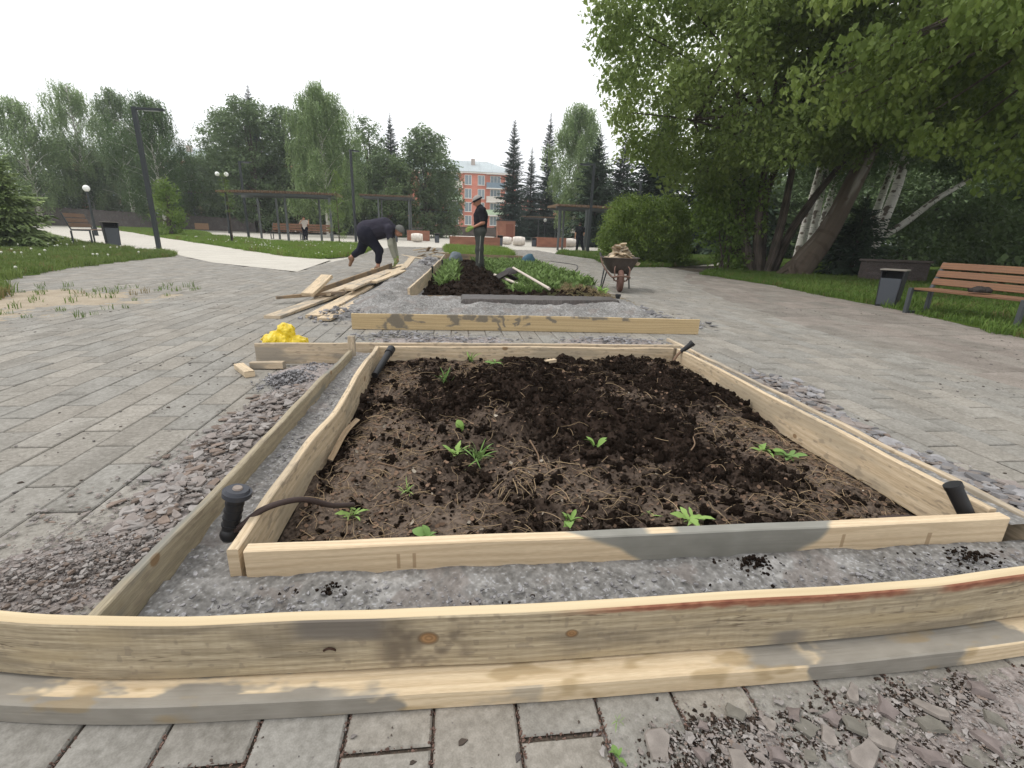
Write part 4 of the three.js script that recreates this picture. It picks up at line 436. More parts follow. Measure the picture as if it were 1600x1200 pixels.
// ---------------------------------------------------------------- pipes and hoses
{
  const p = thing('irrigation_pipe', 'black upright pipe with a flanged cap and hose, leaning over the warped board', 'pipe', [-0.6, 0.1, -1.2]);
  part('pipe', [bar([-0.016, 0.0, 0], [0.016, 0.122, -0.01], 0.02, 0.023, 20), ...[0.03, 0.05, 0.07, 0.09].map(y => bar([-0.016 + y * 0.26, y, -0.0082 * y / 0.1], [-0.016 + y * 0.26 + 0.0012, y + 0.005, -0.0084 * y / 0.1], 0.0236, 0.0236, 20))], mPlastic, p);
  part('cap', [bar([0.015, 0.114, -0.01], [0.018, 0.127, -0.01], 0.036, 0.036, 24), bar([0.018, 0.127, -0.01], [0.0195, 0.134, -0.01], 0.031, 0.027, 24)], M({ color: S(58, 60, 66), roughness: 0.45 }), p);
  part('cap_button', bar([0.0193, 0.133, -0.01], [0.0205, 0.1385, -0.01], 0.013, 0.011, 16), M({ color: S(140, 128, 118), roughness: 0.6 }), p);
  part('elbow', new THREE.SphereGeometry(0.0235, 16, 12).translate(-0.014, 0.004, 0.002), mPlastic, p);
  part('hose', tube([[-0.008, 0.008, 0.004], [0.03, 0.036, 0.004], [0.075, 0.066, -0.015], [0.15, 0.055, -0.08], [0.22, -0.01, -0.15], [0.27, -0.04, -0.2]], 0.0085, 10, 40), M({ color: S(64, 52, 48), roughness: 0.7 }), p);
  const q = thing('irrigation_pipe', 'dark pipe stub leaning in the far corner beside the warped board', 'pipe', [-0.46, 0.07, -2.95]);
  part('pipe', bar([-0.03, 0, 0.1], [0.03, 0.085, -0.2], 0.02, 0.022, 14), mPlastic, q); part('collar', bar([0.022, 0.074, -0.16], [0.034, 0.09, -0.22], 0.027, 0.027, 14), mPlastic, q);
  const r = thing('irrigation_pipe', 'thin bent pipe with a dark nozzle at the far corner of the near bed', 'pipe', [1.515, 0.04, -3.1]);
  part('hose', tube([[0, -0.01, 0], [0.0, 0.05, -0.01], [0.03, 0.1, -0.02], [0.06, 0.125, -0.02]], 0.009, 10, 24), M({ color: S(120, 96, 78), roughness: 0.75 }), r);
  part('nozzle', [bar([0.05, 0.118, -0.02], [0.11, 0.18, 0], 0.014, 0.02, 14), bar([0.105, 0.175, -0.002], [0.118, 0.19, 0.002], 0.023, 0.023, 14)], mPlastic, r);
  const s = thing('irrigation_pipe', 'thick black pipe end propped in the sawn off corner of the clean board', 'pipe', [1.575, 0.075, -1.12]);
  part('pipe', bar([0.01, 0.0, 0.01], [-0.05, 0.125, -0.04], 0.021, 0.023, 18), mPlastic, s); part('collar', bar([-0.047, 0.12, -0.037], [-0.053, 0.132, -0.042], 0.025, 0.025, 18), mPlastic, s);
  part('hose', tube([[0.0, 0.01, 0], [-0.05, -0.006, -0.05], [-0.12, -0.02, -0.1], [-0.2, -0.03, -0.11]], 0.009, 8, 20), M({ color: S(64, 52, 48), roughness: 0.7 }), s);
  const t = thing('irrigation_pipe', 'short black pipe standing at the outer corner of the far bed', 'pipe', [2.13, 0, -6.22]);
  part('pipe', bar([0, 0, 0], [0.005, 0.18, 0], 0.028, 0.028, 14), mPlastic, t); part('collar', bar([0.005, 0.17, 0], [0.006, 0.2, 0], 0.037, 0.037, 14), mPlastic, t);
  solo('cord', tube([[2.5, 0.03, -13.2], [3.0, 0.015, -13.0], [3.9, 0.012, -15.6], [4.05, 0.012, -16.6], [3.2, 0.012, -20], [2.9, 0.07, -24]], 0.011, 6, 60), mBlack, 'thin dark cord winding over the paving from the far bed', 'cord');
}
// ---------------------------------------------------------------- timber lying about
const plank = (p, q, w, t, mat, label, group, seed = 1, upv) => solo('plank', board([p, q], t, w, { n: 10, seed, wob: 0.002, up: upv || [0, 1, 0] }), mat, label, 'plank', group);
const pg = 'planks in the pile beside the cement mound';
plank([-1.9, 0.016, -5.2], [-1.62, 0.05, -7.4], 0.17, 0.03, mPine2, 'broad plank with its end nearest the yellow bag, lowest of the pile', pg, 51);
plank([-1.5, 0.018, -5.25], [-1.38, 0.06, -8.0], 0.16, 0.032, mPine, 'pale plank pointing at the yellow bag, in the middle of the pile', pg, 52);
plank([-1.34, 0.025, -5.05], [-1.05, 0.1, -7.2], 0.14, 0.03, mPine, 'knotty plank closest to the streaked board, end on the loose stones', pg, 53);
plank([-2.22, 0.075, -6.3], [-1.5, 0.1, -6.75], 0.06, 0.035, mOld, 'narrow old batten sticking out sideways from the pile', pg, 54);
plank([-1.93, 0.05, -6.9], [-1.42, 0.17, -11.2], 0.03, 0.13, mOld, 'dark plank on edge at the outer side of the pile', pg, 55);
plank([-1.72, 0.085, -6.6], [-1.35, 0.14, -10.4], 0.15, 0.03, mPine2, 'long grey plank lying over the others', pg, 56);
plank([-1.52, 0.105, -7.2], [-1.15, 0.16, -10.8], 0.15, 0.03, mPine, 'long pale plank beside the cement mound', pg, 57);
plank([-1.45, 0.13, -6.8], [-1.3, 0.155, -9.6], 0.12, 0.03, mPine2, 'topmost long plank of the pile', pg, 58);
plank([-1.3, 0.13, -7.9], [-1.0, 0.2, -9.5], 0.13, 0.028, mPine, 'short plank half sunk in the cement mound', pg, 59);
plank([-1.86, 0.11, -6.35], [-1.73, 0.3, -6.85], 0.16, 0.045, mPine, 'thick short plank propped up at a slant on the pile', pg, 60);
plank([-1.75, 0.02, -10.9], [-1.15, 0.05, -12.4], 0.14, 0.03, mPine, 'pale plank lying under the bending worker', pg, 61);
plank([-1.95, 0.02, -12.2], [-1.35, 0.06, -13.6], 0.22, 0.03, mPine, 'wide board behind the foot of the bending worker', pg, 62);
plank([-1.25, 0.05, -11.7], [-1.08, 0.3, -12.6], 0.16, 0.028, mPine2, 'pale board tilted up by the hand of the bending worker', pg, 63);
plank([-2.15, 0.02, -20.3], [-1.15, 0.03, -17.7], 0.09, 0.03, mPine, 'lone pale batten lying on the paving before the small wood heap', 'far timber', 64);
{ const R = rng(170); for (let i = 0; i < 12; i++) { const x = mix(-1.3, -0.45, R()), z = mix(-18.9, -17.6, R()), a = R() * 3.14, L = mix(0.3, 0.75, R()), y = 0.03 + 0.024 * i, u = R() * 0.16; plank([x - Math.cos(a) * L / 2, y, z - Math.sin(a) * L / 2], [x + Math.cos(a) * L / 2, y + u, z + Math.sin(a) * L / 2], mix(0.08, 0.16, R()), 0.03, [mPine, mPine2, mOld][i % 3], 'offcut in the small wood heap at the end of the cement mound', 'offcuts in the small far heap', 70 + i); } }
solo('wood_block', board([[-1.43, 0.022, -3.25], [-1.285, 0.022, -3.05]], 0.04, 0.06, { n: 3, seed: 5 }), mPine, 'short square block pointing away from the gravel heap', 'block', 'wood blocks by the gravel heap');
solo('wood_block', board([[-1.36, 0.022, -3.27], [-1.14, 0.03, -3.24]], 0.045, 0.045, { n: 3, seed: 9 }), mPine2, 'short square block half buried at the gravel heap', 'block', 'wood blocks by the gravel heap');
solo('plastic_bag', (() => { const g = nets([-0.24, -0.02, -0.16], [0.24, 0.24, 0.16], 0.005, (x, y, z) => { const d1 = Math.hypot(x / 1.05 + 0.045, (y - 0.02) * 1.25, z) - 0.13, d2 = Math.hypot((x - 0.02) * 1.2, (y - 0.1) * 0.9, z * 1.2) - 0.085, d3 = Math.hypot((x - 0.1), (y - 0.02) * 1.5, z) - 0.09; let d = Math.min(d1, d2, d3); d += 0.05 * fb(x * 9, y * 7, z * 9, 3) + 0.035 * Math.abs(n3(x * 15, y * 11, z * 15)) + 0.011 * Math.abs(n3(x * 33, y * 24, z * 33)); return Math.max(d, -y); }); return g; })(), new THREE.MeshPhysicalMaterial({ color: S(234, 206, 34), roughness: 0.45, transmission: 0.25, thickness: 0, side: THREE.DoubleSide }), 'crumpled yellow plastic bag behind the board end', 'bag', null, [-1.375, 0.0, -3.98]);
// ---------------------------------------------------------------- tools and oddments in the far bed
{
  const s = thing('shovel', 'shovel with a pale handle and dark blade lying in the far bed', 'shovel', [1.15, 0.16, -7.0]);
  part('handle', bar([0.1, 0.07, 0.55], [-0.13, 0.19, -1.75], 0.02, 0.019, 12), M({ color: S(196, 184, 172), roughness: 0.7 }), s);
  const bl = new THREE.SphereGeometry(0.17, 16, 8, 0, Math.PI * 2, 0, 1.15); bl.scale(0.75, 0.35, 1.2); bl.rotateX(0.25); bl.translate(-0.15, 0.1, -1.9); part('blade', bl, M({ color: S(46, 40, 38), metalness: 0.4, roughness: 0.6, side: THREE.DoubleSide }), s);
  const r = thing('rake', 'second tool with a short pale handle half buried beside the shovel', 'tool', [0.88, 0.17, -8.0]);
  part('handle', bar([0.2, -0.03, 0.45], [-0.2, 0.06, -0.65], 0.022, 0.02, 12), M({ color: S(196, 184, 172), roughness: 0.7 }), r);
  part('head', [rbox(0.2, 0.03, 0.16, -0.1, 0.09, -0.25, 0.3, 0.3, 0.5), rbox(0.16, 0.025, 0.2, 0.06, 0.06, -0.2, -0.2, 0.2, -0.5)], M({ color: S(44, 38, 36), roughness: 0.7 }), r);
  const lumpBag = (w, h, d, s) => nets([-w, -0.02, -d], [w, h * 1.6, d], 0.018, (x, y, z) => Math.max(Math.hypot(x / w * 1.25, (y - h * 0.3) / h * 0.95, z / d * 1.25) * Math.min(w, h, d) - 0.78 * Math.min(w, h, d) + 0.06 * fb(x * 5 + s, y * 5, z * 5, 3), -y));
  solo('cloth_bag', lumpBag(0.34, 0.3, 0.25, 2), M({ color: S(62, 92, 108), roughness: 0.8 }), 'blue grey sack slumped at the back corner of the far bed', 'bag', null, [2.2, 0.05, -14.9]);
  solo('work_jacket', lumpBag(0.3, 0.22, 0.25, 7), M({ color: S(108, 116, 122), roughness: 0.9 }), 'grey bundled cloth on the green weeds of the far bed', 'cloth', null, [0.0, 0.2, -13.3]);
}
// ---------------------------------------------------------------- wheelbarrow and its load
{
  const w = thing('wheelbarrow', 'loaded wheelbarrow with its wheel towards the camera on the paving', 'wheelbarrow', [2.88, 0, -8.35], -0.22);
  const rust = M({ map: tRock, color: S(122, 96, 84), roughness: 0.75, metalness: 0.2 }), tubM = M({ map: tRock, color: S(88, 80, 74), roughness: 0.7, metalness: 0.25, side: THREE.DoubleSide });
  // tub: rounded rectangle lofted from floor to rim
  const rr = (a, b, r, n = 28) => Array.from({ length: n }, (_, i) => { const t = i / n * 6.283, c = Math.cos(t), s = Math.sin(t), k = Math.pow(Math.abs(c), 4) + Math.pow(Math.abs(s), 4), q = Math.pow(k, -0.25); return [a * c * q, b * s * q]; });
  const lv = [[0.3, 0.14, 0.22, 0.03], [0.36, 0.21, 0.3, 0.02], [0.48, 0.28, 0.37, 0], [0.57, 0.325, 0.42, -0.02], [0.585, 0.34, 0.435, -0.02], [0.575, 0.345, 0.44, -0.02]]; const pos = [], idx = [], N = 28;
  lv.forEach(([y, a, b, dz]) => rr(a, b).forEach(([x, z]) => pos.push(x, y, z - 0.42 + dz))); for (let l = 0; l < lv.length - 1; l++) for (let i = 0; i < N; i++) { const j = (i + 1) % N, a = l * N + i, b = l * N + j, c = a + N, d = b + N; idx.push(a, c, b, b, c, d); } const c0 = pos.length / 3; pos.push(0, 0.3, -0.39); for (let i = 0; i < N; i++) idx.push(c0, i, (i + 1) % N);
  const tg = new THREE.BufferGeometry(); tg.setAttribute('position', new THREE.Float32BufferAttribute(pos, 3)); tg.setAttribute('uv', new THREE.Float32BufferAttribute(new Float32Array(pos.length / 3 * 2).map((_, i) => (i * 0.37) % 1), 2)); tg.setIndex(idx); tg.computeVertexNormals(); part('tub', tg, tubM, w);
  const wh = part('wheel', (() => { const g = new THREE.TorusGeometry(0.145, 0.048, 12, 32); g.rotateY(Math.PI / 2); g.translate(0, 0.193, 0.02); return g; })(), M({ map: tRock, color: S(112, 84, 74), roughness: 0.85 }), w);
  part('rim', [(() => { const g = new THREE.CylinderGeometry(0.105, 0.105, 0.05, 24); g.rotateZ(Math.PI / 2); g.translate(0, 0.193, 0.02); return g; })(), bar([-0.09, 0.193, 0.02], [0.09, 0.193, 0.02], 0.014)], rust, wh);
  part('frame', [tube([[-0.3, 0.62, -1.25], [-0.27, 0.45, -0.95], [-0.2, 0.32, -0.6], [-0.14, 0.25, -0.2], [-0.13, 0.27, 0.2], [-0.06, 0.29, 0.26], [0.06, 0.29, 0.26], [0.13, 0.27, 0.2], [0.14, 0.25, -0.2], [0.2, 0.32, -0.6], [0.27, 0.45, -0.95], [0.3, 0.62, -1.25]], 0.016, 8, 90), bar([-0.13, 0.25, 0.02], [-0.1, 0.193, 0.02], 0.014), bar([0.13, 0.25, 0.02], [0.1, 0.193, 0.02], 0.014), tube([[-0.12, 0.28, 0.2], [-0.13, 0.4, 0.16], [-0.11, 0.44, 0.06]], 0.011), tube([[0.12, 0.28, 0.2], [0.13, 0.4, 0.16], [0.11, 0.44, 0.06]], 0.011)], rust, w);
  for (const s of [-1, 1]) part('leg', tube([[s * 0.2, 0.32, -0.55], [s * 0.26, 0.0, -0.72], [s * 0.27, 0.0, -0.8], [s * 0.23, 0.36, -0.82]], 0.013, 6, 24), mSteel, w);
  for (const s of [-1, 1]) part('grip', bar([s * 0.285, 0.55, -1.1], [s * 0.3, 0.62, -1.26], 0.021, 0.021, 10), mPlastic, w);
  // the load: broken planks heaped above the rim
  const R = rng(401); for (let i = 0; i < 40; i++) { const lay = Math.floor(i / 8), f = 1 - lay * 0.18, x = (R() - 0.5) * 0.4 * f, z = (R() - 0.5) * 0.5 * f, a = R() * 3.14, L = mix(0.16, 0.36, R()) * (0.7 + 0.3 * f), y = 0.5 + lay * 0.062 + R() * 0.045, u = (R() - 0.5) * 0.3, c = Math.cos(-0.22), s = Math.sin(-0.22); const wx = 2.88 + (x * c + (z - 0.42) * s), wz = -8.35 + (-x * s + (z - 0.42) * c); const dx = Math.cos(a) * L / 2, dz = Math.sin(a) * L / 2; plank([wx - dx, y - u / 2, wz - dz], [wx + dx, y + u / 2, wz + dz], mix(0.06, 0.14, R()), mix(0.02, 0.032, R()), [mPine, mPine2, mOld, mPine2][i % 4], 'splintered offcut heaped in the wheelbarrow', 'offcuts in the wheelbarrow', 420 + i, [0.3 * (R() - 0.5), 1, 0.6 * (R() - 0.5)]); }
}
// ---------------------------------------------------------------- benches, bins
const mSlat = M({ map: tOld, color: S(228, 196, 184), roughness: 0.7 }), mSlatD = M({ map: tOld, color: S(190, 172, 165), roughness: 0.75 }), mFrame = M({ color: S(74, 78, 80), roughness: 0.5, metalness: 0.2 });
function bench(label, pos, turn, L, k, slatM, name = 'bench') { // seat along x, facing +z; k scales heights
  const b = thing(name, label, 'bench', pos, turn, 'park benches'); const H = 0.45 * k, D = 0.46 * k;
  for (const s of [-1, 1]) { const x = s * L / 2; part('leg_frame', [rbox(0.05, H, 0.05, x, H / 2, D / 2), rbox(0.05, H - 0.05, 0.05, x, (H - 0.05) / 2 + 0.0, -D / 2), rbox(0.05, 0.05, D - 0.055, x, H - 0.026, 0), rbox(0.05, 0.03, D - 0.055, x, 0.016, 0)], mFrame, b); part('back_post', rbox(0.045, 0.5 * k, 0.04, x, H + 0.21 * k, -D / 2 - 0.06 * k, -0.32), mFrame, b); }
  for (let i = 0; i < 4; i++) part('seat_slat', rbox(L - 0.056, 0.03, D / 4 - 0.014, 0, H - 0.01, D / 2 - D / 8 - i * D / 4, 0, 0, 0, 0.005), slatM, b);
  for (let i = 0; i < 3; i++) { const q = 0.12 + i * 0.145; part('back_slat', rbox(L + 0.04, 0.115 * k, 0.025, 0, H + q * k * 0.95, -D / 2 + 0.025 - q * k * 0.33, -0.32, 0, 0, 0.005), slatM, b); }
  return b;
}
bench('wooden slatted bench with grey metal legs on the lawn edge by the bin', [6.72, 0, -5.62], -Math.PI / 2 + 0.1, 1.34, 0.8, mSlat);
bench('dark slatted bench beside the far bin, by the pale path', [-14.3, land(0, -21.3), -21.6], 1.75, 1.6, 1.3, mSlatD);
function bin(label, pos, turn, k, name = 'litter_bin') {
  const b = thing(name, label, 'bin', pos, turn, 'litter bins'); const taper = (w, h, d, f) => { const g = new THREE.BoxGeometry(w, h, d); const p = g.attributes.position; for (let i = 0; i < p.count; i++) if (p.getY(i) < 0) p.setXYZ(i, p.getX(i) * f, p.getY(i), p.getZ(i) * f); g.translate(0, h / 2, 0); return g; };
  const W = 0.36 * k, Hh = 0.66 * k; const mB = M({ color: S(42, 42, 46), roughness: 0.55 }), wall = (w, d, x, z, h = Hh) => { const g = new THREE.BoxGeometry(w, h, d).translate(x, h / 2, z), p = g.attributes.position; for (let i = 0; i < p.count; i++) { const k = 0.86 + 0.14 * p.getY(i) / Hh; p.setX(i, p.getX(i) * k); p.setZ(i, p.getZ(i) * k); } g.computeVertexNormals(); return g; }; part('back_wall', wall(W, 0.015, 0, -W / 2), mB, b); for (const s of [-1, 1]) part('side_wall', wall(0.015, W - 0.016, s * (W / 2 - 0.0075), 0), mB, b); part('front_wall', wall(W - 0.034, 0.012, 0, W / 2 - 0.016, Hh * 0.78), mB, b); part('floor', rbox(W * 0.8, 0.012, W * 0.8, 0, 0.03, 0), mB, b);
  part('front_panel', (() => { const g = taper(W * 0.86, Hh * 0.74, 0.012, 0.88); g.rotateX(0.035); g.translate(0, 0.03, W * 0.5 * 0.9); return g; })(), M({ color: S(74, 78, 84), roughness: 0.55, metalness: 0.1 }), b);
  part('lid', rbox(W * 1.12, 0.022, W * 1.12, 0, Hh + 0.012, 0), M({ color: S(128, 122, 114), roughness: 0.6 }), b);
  return b;
}
bin('dark grey square litter bin standing beside the wooden bench', [6.86, 0, -7.0], -0.95, 0.84);
bin('dark litter bin at the end of the dark bench by the pale path', [-13.15, land(0, -20.9), -20.9], 0.7, 1.33);
bin('small dark bin on the plaza behind the bending worker', [-1.33, land(0, -36), -36.2], 0, 0.95);
bin('small dark bin on the plaza beside the rust brown planter', [2.95, land(0, -33.5), -33.4], 0, 1.0);
bin('pair bin nearest the pergola on the plaza', [-4.1, land(0, -35), -35], 0, 0.85);
bin('dark bin on the plaza at the end of the second planter', [5.35, land(0, -34), -34], 0, 0.85);
solo('bundled_cloth', nets([-0.2, -0.03, -0.16], [0.2, 0.14, 0.16], 0.01, (x, y, z) => Math.max(Math.hypot(x / 1.6, (y - 0.01) * 1.7, z) - 0.09 + 0.09 * fb(x * 11, y * 9, z * 11, 3) + 0.03 * Math.abs(n3(x * 24, y * 20, z * 24)), -y - 0.01)), M({ color: S(58, 54, 52), roughness: 0.95 }), 'dark crumpled cloth lying on the seat of the wooden bench', 'cloth', null, [6.66, 0.395, -5.5]);

// ---------------------------------------------------------------- lamp posts
const mPole = M({ color: S(52, 56, 58), roughness: 0.55, metalness: 0.2 });
function lamp(label, x, z, H, arm, dir) { const t = thing('lamp_post', label, 'lamp post', [x, land(x, z), z], dir, 'angled lamp posts'); part('pole', rbox(0.13, H, 0.13, 0, H / 2, 0), mPole, t); part('arm', rbox(arm, 0.075, 0.13, arm / 2 + 0.066, H - 0.04, 0, 0, 0, 0.02), mPole, t); part('luminaire', rbox(arm * 0.55, 0.018, 0.11, arm * 0.62, H - 0.09, 0, 0, 0, 0.02), M({ color: S(150, 154, 156), roughness: 0.4 }), t); part('base_plate', rbox(0.24, 0.02, 0.24, 0, 0.012, 0), mPole, t); return t; }
lamp('tall dark angled lamp post at the tip of the lawn near the pale path', -10.76, -19.5, 4.64, 0.85, 0.1);
lamp('angled lamp post in front of the round clipped bush', 6.78, -25.1, 4.3, 0.62, Math.PI - 0.3);
lamp('angled lamp post rising right behind the bending worker', -6.35, -33, 5.4, 0.5, 0.6);
lamp('angled lamp post at the end of the low stone wall beside the pergola', -13.4, -34.4, 4.6, 0.6, 0.1);
lamp('angled lamp post half hidden behind the clipped bush', 10.7, -29, 4.0, 0.4, 2.5);
const mGlobe = M({ color: S(240, 240, 236), roughness: 0.4 });
function globeLamp(label, x, z, H, n) { const t = thing('globe_lamp', label, 'lamp post', [x, land(x, z), z], 0, 'globe lamps'); part('pole', [bar([0, 0, 0], [0, H, 0], 0.07, 0.05, 10), bar([0, 0, 0], [0, 0.5, 0], 0.11, 0.09, 10)], mPole, t); if (n === 2) { part('bracket', tube([[-0.38, H, 0], [-0.2, H - 0.12, 0], [0, H - 0.05, 0], [0.2, H - 0.12, 0], [0.38, H, 0]], 0.03, 6), mPole, t); for (const s of [-1, 1]) part('globe', new THREE.SphereGeometry(0.17, 16, 12).translate(s * 0.34, H + 0.14, 0), mGlobe, t); } else part('globe', new THREE.SphereGeometry(0.17, 16, 12).translate(0, H + 0.16, 0), mGlobe, t); }
globeLamp('single globe lamp behind the dark bench by the pale path', -20.3, -31, 2.35, 1);
globeLamp('twin globe lamp in front of the dense trees', -18.6, -44, 4.4, 2);
globeLamp('twin globe lamp above the plaza between two pergola roofs', 9.0, -43, 2.9, 2);
globeLamp('low globe lamp under the long dark pergola, nearer the kiosk', 6.3, -50, 1.9, 1);
globeLamp('low globe lamp under the long dark pergola, nearer the black clad walker', 8.9, -50, 1.85, 1);
globeLamp('globe lamp peeping out behind the small spruce', -27.5, -33.5, 2.4, 1);

// ---------------------------------------------------------------- pergolas
const mRoofW = M({ map: tOld, color: S(196, 184, 176), roughness: 0.85 }), mPost = M({ color: S(84, 88, 88), roughness: 0.6 });
function pergola(label, posts, outline, H, slats, group = 'pergolas') { // outline: centre line of the roof strip with a half width
  const p = thing('pergola', label, 'pergola', [0, 0, 0], 0, group); const y0 = land(0, outline[0][1]);
  for (const [x, z] of posts) part('post', rbox(0.11, H, 0.11, x, land(x, z) + H / 2, z), mPost, p);
  const hw = 1.25; part('beam', [board(outline.map(([x, z]) => [x, y0 + H + 0.06, z + hw * 0.75]), 0.13, 0.07, { n: 20, wob: 0 }), board(outline.map(([x, z]) => [x, y0 + H + 0.06, z - hw * 0.75]), 0.13, 0.07, { n: 20, wob: 0 })], mPost, p);
  const c = new THREE.CatmullRomCurve3(outline.map(([x, z]) => V(x, 0, z))); for (let i = 0; i <= slats; i++) { const q = c.getPointAt(i / slats), T = c.getTangentAt(i / slats), a = Math.atan2(-T.z, T.x); const m = part('roof_slat', slatGeo, mRoofW, p); m.position.set(q.x, y0 + H + 0.19, q.z); m.rotation.y = a; m.scale.set(1, 1, hw * 2); }
  return p;
}
const slatGeo = rbox(0.06, 0.12, 1, 0, 0, 0);
pergola('curved slatted pergola on grey posts over the brown benches', [[-12.67, -34.6], [-9.84, -31], [-8.3, -32.4], [-7.15, -30.2], [-11.2, -33.6]], [[-13.2, -32.6], [-11.5, -31.7], [-9.5, -31.3], [-7.8, -31.2], [-6.8, -31.3]], 2.45, 46);
pergola('small slatted pergola behind the tall thin lamp post', [[-5.9, -40.2], [-3.6, -40.2], [-5.9, -41.9], [-3.6, -41.9]], [[-7.2, -41], [-5, -41], [-3.3, -41]], 3.0, 30);
pergola('low far pergola behind the bending worker', [[-10.5, -53], [-8, -53], [-5.5, -53.6], [-3, -54], [-1.5, -54]], [[-12.3, -53], [-8, -53], [-4, -53.6], [-0.6, -54.6]], 2.5, 40);
pergola('slatted pergola beside the black clad walker', [[5.95, -28.8], [7.4, -28.3], [7.55, -28.3], [9.3, -29.6], [6.6, -30.6]], [[5.7, -29.6], [7.2, -29.7], [8.8, -30.1], [10.2, -30.8]], 2.28, 34);
pergola('long dark pergola across the plaza behind the white stone seats', [[4.8, -51], [6.6, -51], [8.4, -51], [10.2, -51], [11.6, -51.4], [12.6, -51.8]], [[4.4, -51], [7, -51], [10, -51.1], [12.8, -52]], 2.1, 44);
pergola('dark pergola behind the low stone wall', [[-38, -60], [-35, -60], [-32, -60], [-29, -60.5]], [[-39, -60], [-35, -60], [-31.5, -60], [-28, -60.5]], 3.6, 40);

// ---------------------------------------------------------------- plaza furniture
const mCorten = M({ map: tRock, color: S(160, 112, 92), roughness: 0.8 }), mWhite = M({ map: tRock, color: S(236, 230, 220), roughness: 0.7 });
function planter(label, x, z, w, h, d = 0.9) { const t = thing('planter', label, 'planter', [x, land(x, z), z], 0, 'rust brown planters'); part('front_panel', rbox(w, h, 0.04, 0, h / 2, d / 2), mCorten, t); part('back_panel', rbox(w, h, 0.04, 0, h / 2, -d / 2), mCorten, t); for (const s of [-1, 1]) part('end_panel', rbox(0.04, h - 0.004, d - 0.045, s * (w / 2 - 0.021), h / 2, 0), mCorten, t); part('soil_fill', rbox(w - 0.1, 0.04, d - 0.06, 0, h - 0.1, 0), M({ color: S(60, 48, 42), roughness: 1 }), t); }
planter('long rust brown planter behind the standing worker', 1.1, -29.4, 2.9, 0.6);
planter('rust brown planter between the white stone seat and the lamp post', 6.5, -34, 2.0, 0.62);
planter('rust brown planter end beside the pair bin', -2.9, -40, 1.7, 0.75);
planter('rust brown bench block near the round white stones', 3.5, -38.5, 0.6, 0.9);
{ const k = thing('kiosk', 'rust brown box kiosk at the end of the long dark pergola', 'kiosk', [4.55, land(0, -46), -46]); part('wall', rbox(1.6, 1.75, 1.4, 0, 0.88, 0), mCorten, k); part('roof', rbox(1.75, 0.08, 1.55, 0, 1.795, 0), mPole, k); part('door', rbox(0.7, 1.45, 0.03, 0.3, 0.76, 0.712), M({ color: S(120, 72, 54), roughness: 0.7 }), k); }
function stoneSeat(label, x, z, s) { const g = new THREE.CylinderGeometry(0.28, 0.28, 0.72, 20, 4); const p = g.attributes.position; g.rotateZ(Math.PI / 2); for (let i = 0; i < p.count; i++) { const e = Math.abs(p.getX(i)) / 0.36, k = 1 - 0.18 * e * e * e; p.setY(i, p.getY(i) * k); p.setZ(i, p.getZ(i) * k); } g.computeVertexNormals(); const m = solo('stone_stool', g, mWhite, label, 'seat', 'white stone seats', [x, land(x, z) + 0.27 * s, z]); m.scale.setScalar(s); }
stoneSeat('round white stone seat on the plaza behind the bending worker', -2.75, -36.4, 1.1); stoneSeat('round white stone seat to one side of the kiosk', 4.35, -34.5, 1.15); stoneSeat('round white stone seat half hidden by the small bin near the planter', 3.7, -36.5, 1.0); stoneSeat('round white stone seat beside the walker in black', 8.1, -35, 1.1); stoneSeat('round white stone seat under the lamp post arm beyond the planter', 7.4, -39, 0.9);
for (const [x, z, a, l] of [[-10.9, -34.2, 0.05, 'brown slatted bench under the curved pergola, further from the lamp'], [-8.9, -33.6, -0.05, 'brown slatted bench under the curved pergola behind the child']]) bench(l, [x, land(x, z), z], a, 1.9, 1.1, mSlat);
{ const w = thing('stone_wall', 'low grey stone wall along the far side of the pale path', 'wall', [0, 0, 0]); const mW = M({ map: tMortar, color: S(200, 190, 190), roughness: 0.95 }); for (let i = 0; i < 14; i++) { const x = -41 + i * 1.55, h = 1.95 - 0.045 * i; part('wall_panel', rbox(1.53, h, 0.4, x, 0.3 + h / 2, -54 + 0.02 * i, 0, 0, 0, 0.02), mW, w); } part('repair_patch', rbox(1.3, 0.6, 0.02, -25.2, 0.85, -53.55), M({ color: S(184, 148, 120), roughness: 0.95 }), w, 'tan repaired patch'); }
{ const t = thing('stone_block', 'grey stone parapet block on the lawn behind the litter bin', 'wall', [11.6, 0, -11.9], -0.25); part('block', rbox(1.55, 0.5, 0.3, 0, 0.28, 0, 0, 0, 0, 0.02), M({ map: tMortar, color: S(190, 176, 176), roughness: 0.95 }), t); part('coping', rbox(1.62, 0.06, 0.36, 0, 0.56, 0, 0, 0, 0, 0.015), M({ map: tMortar, color: S(205, 190, 188), roughness: 0.95 }), t); }
{ const c = thing('parked_van', 'white van parked far behind the clipped bush', 'van', [13.2, land(0, -56), -56], 0.2); part('body', (() => { const s = new THREE.Shape(); s.moveTo(-2, 0.35); s.lineTo(2, 0.35); s.lineTo(2, 1.0); s.lineTo(1.5, 1.15); s.lineTo(1.0, 1.9); s.lineTo(-1.95, 1.95); s.closePath(); const g = new THREE.ExtrudeGeometry(s, { depth: 1.6, bevelEnabled: true, bevelSize: 0.06, bevelThickness: 0.06, bevelSegments: 2 }); g.translate(0, 0, -0.8); return g; })(), M({ color: S(225, 225, 228), roughness: 0.35 }), c); part('window', rbox(1.3, 0.5, 0.02, 0.5, 1.5, 0.87), M({ color: S(36, 42, 48), roughness: 0.15 }), c); for (const x of [-1.3, 1.3]) for (const z of [-0.72, 0.75]) part('wheel', (() => { const g = new THREE.CylinderGeometry(0.34, 0.34, 0.22, 20); g.rotateX(Math.PI / 2); g.translate(x, 0.34, z); return g; })(), mBlack, c); }
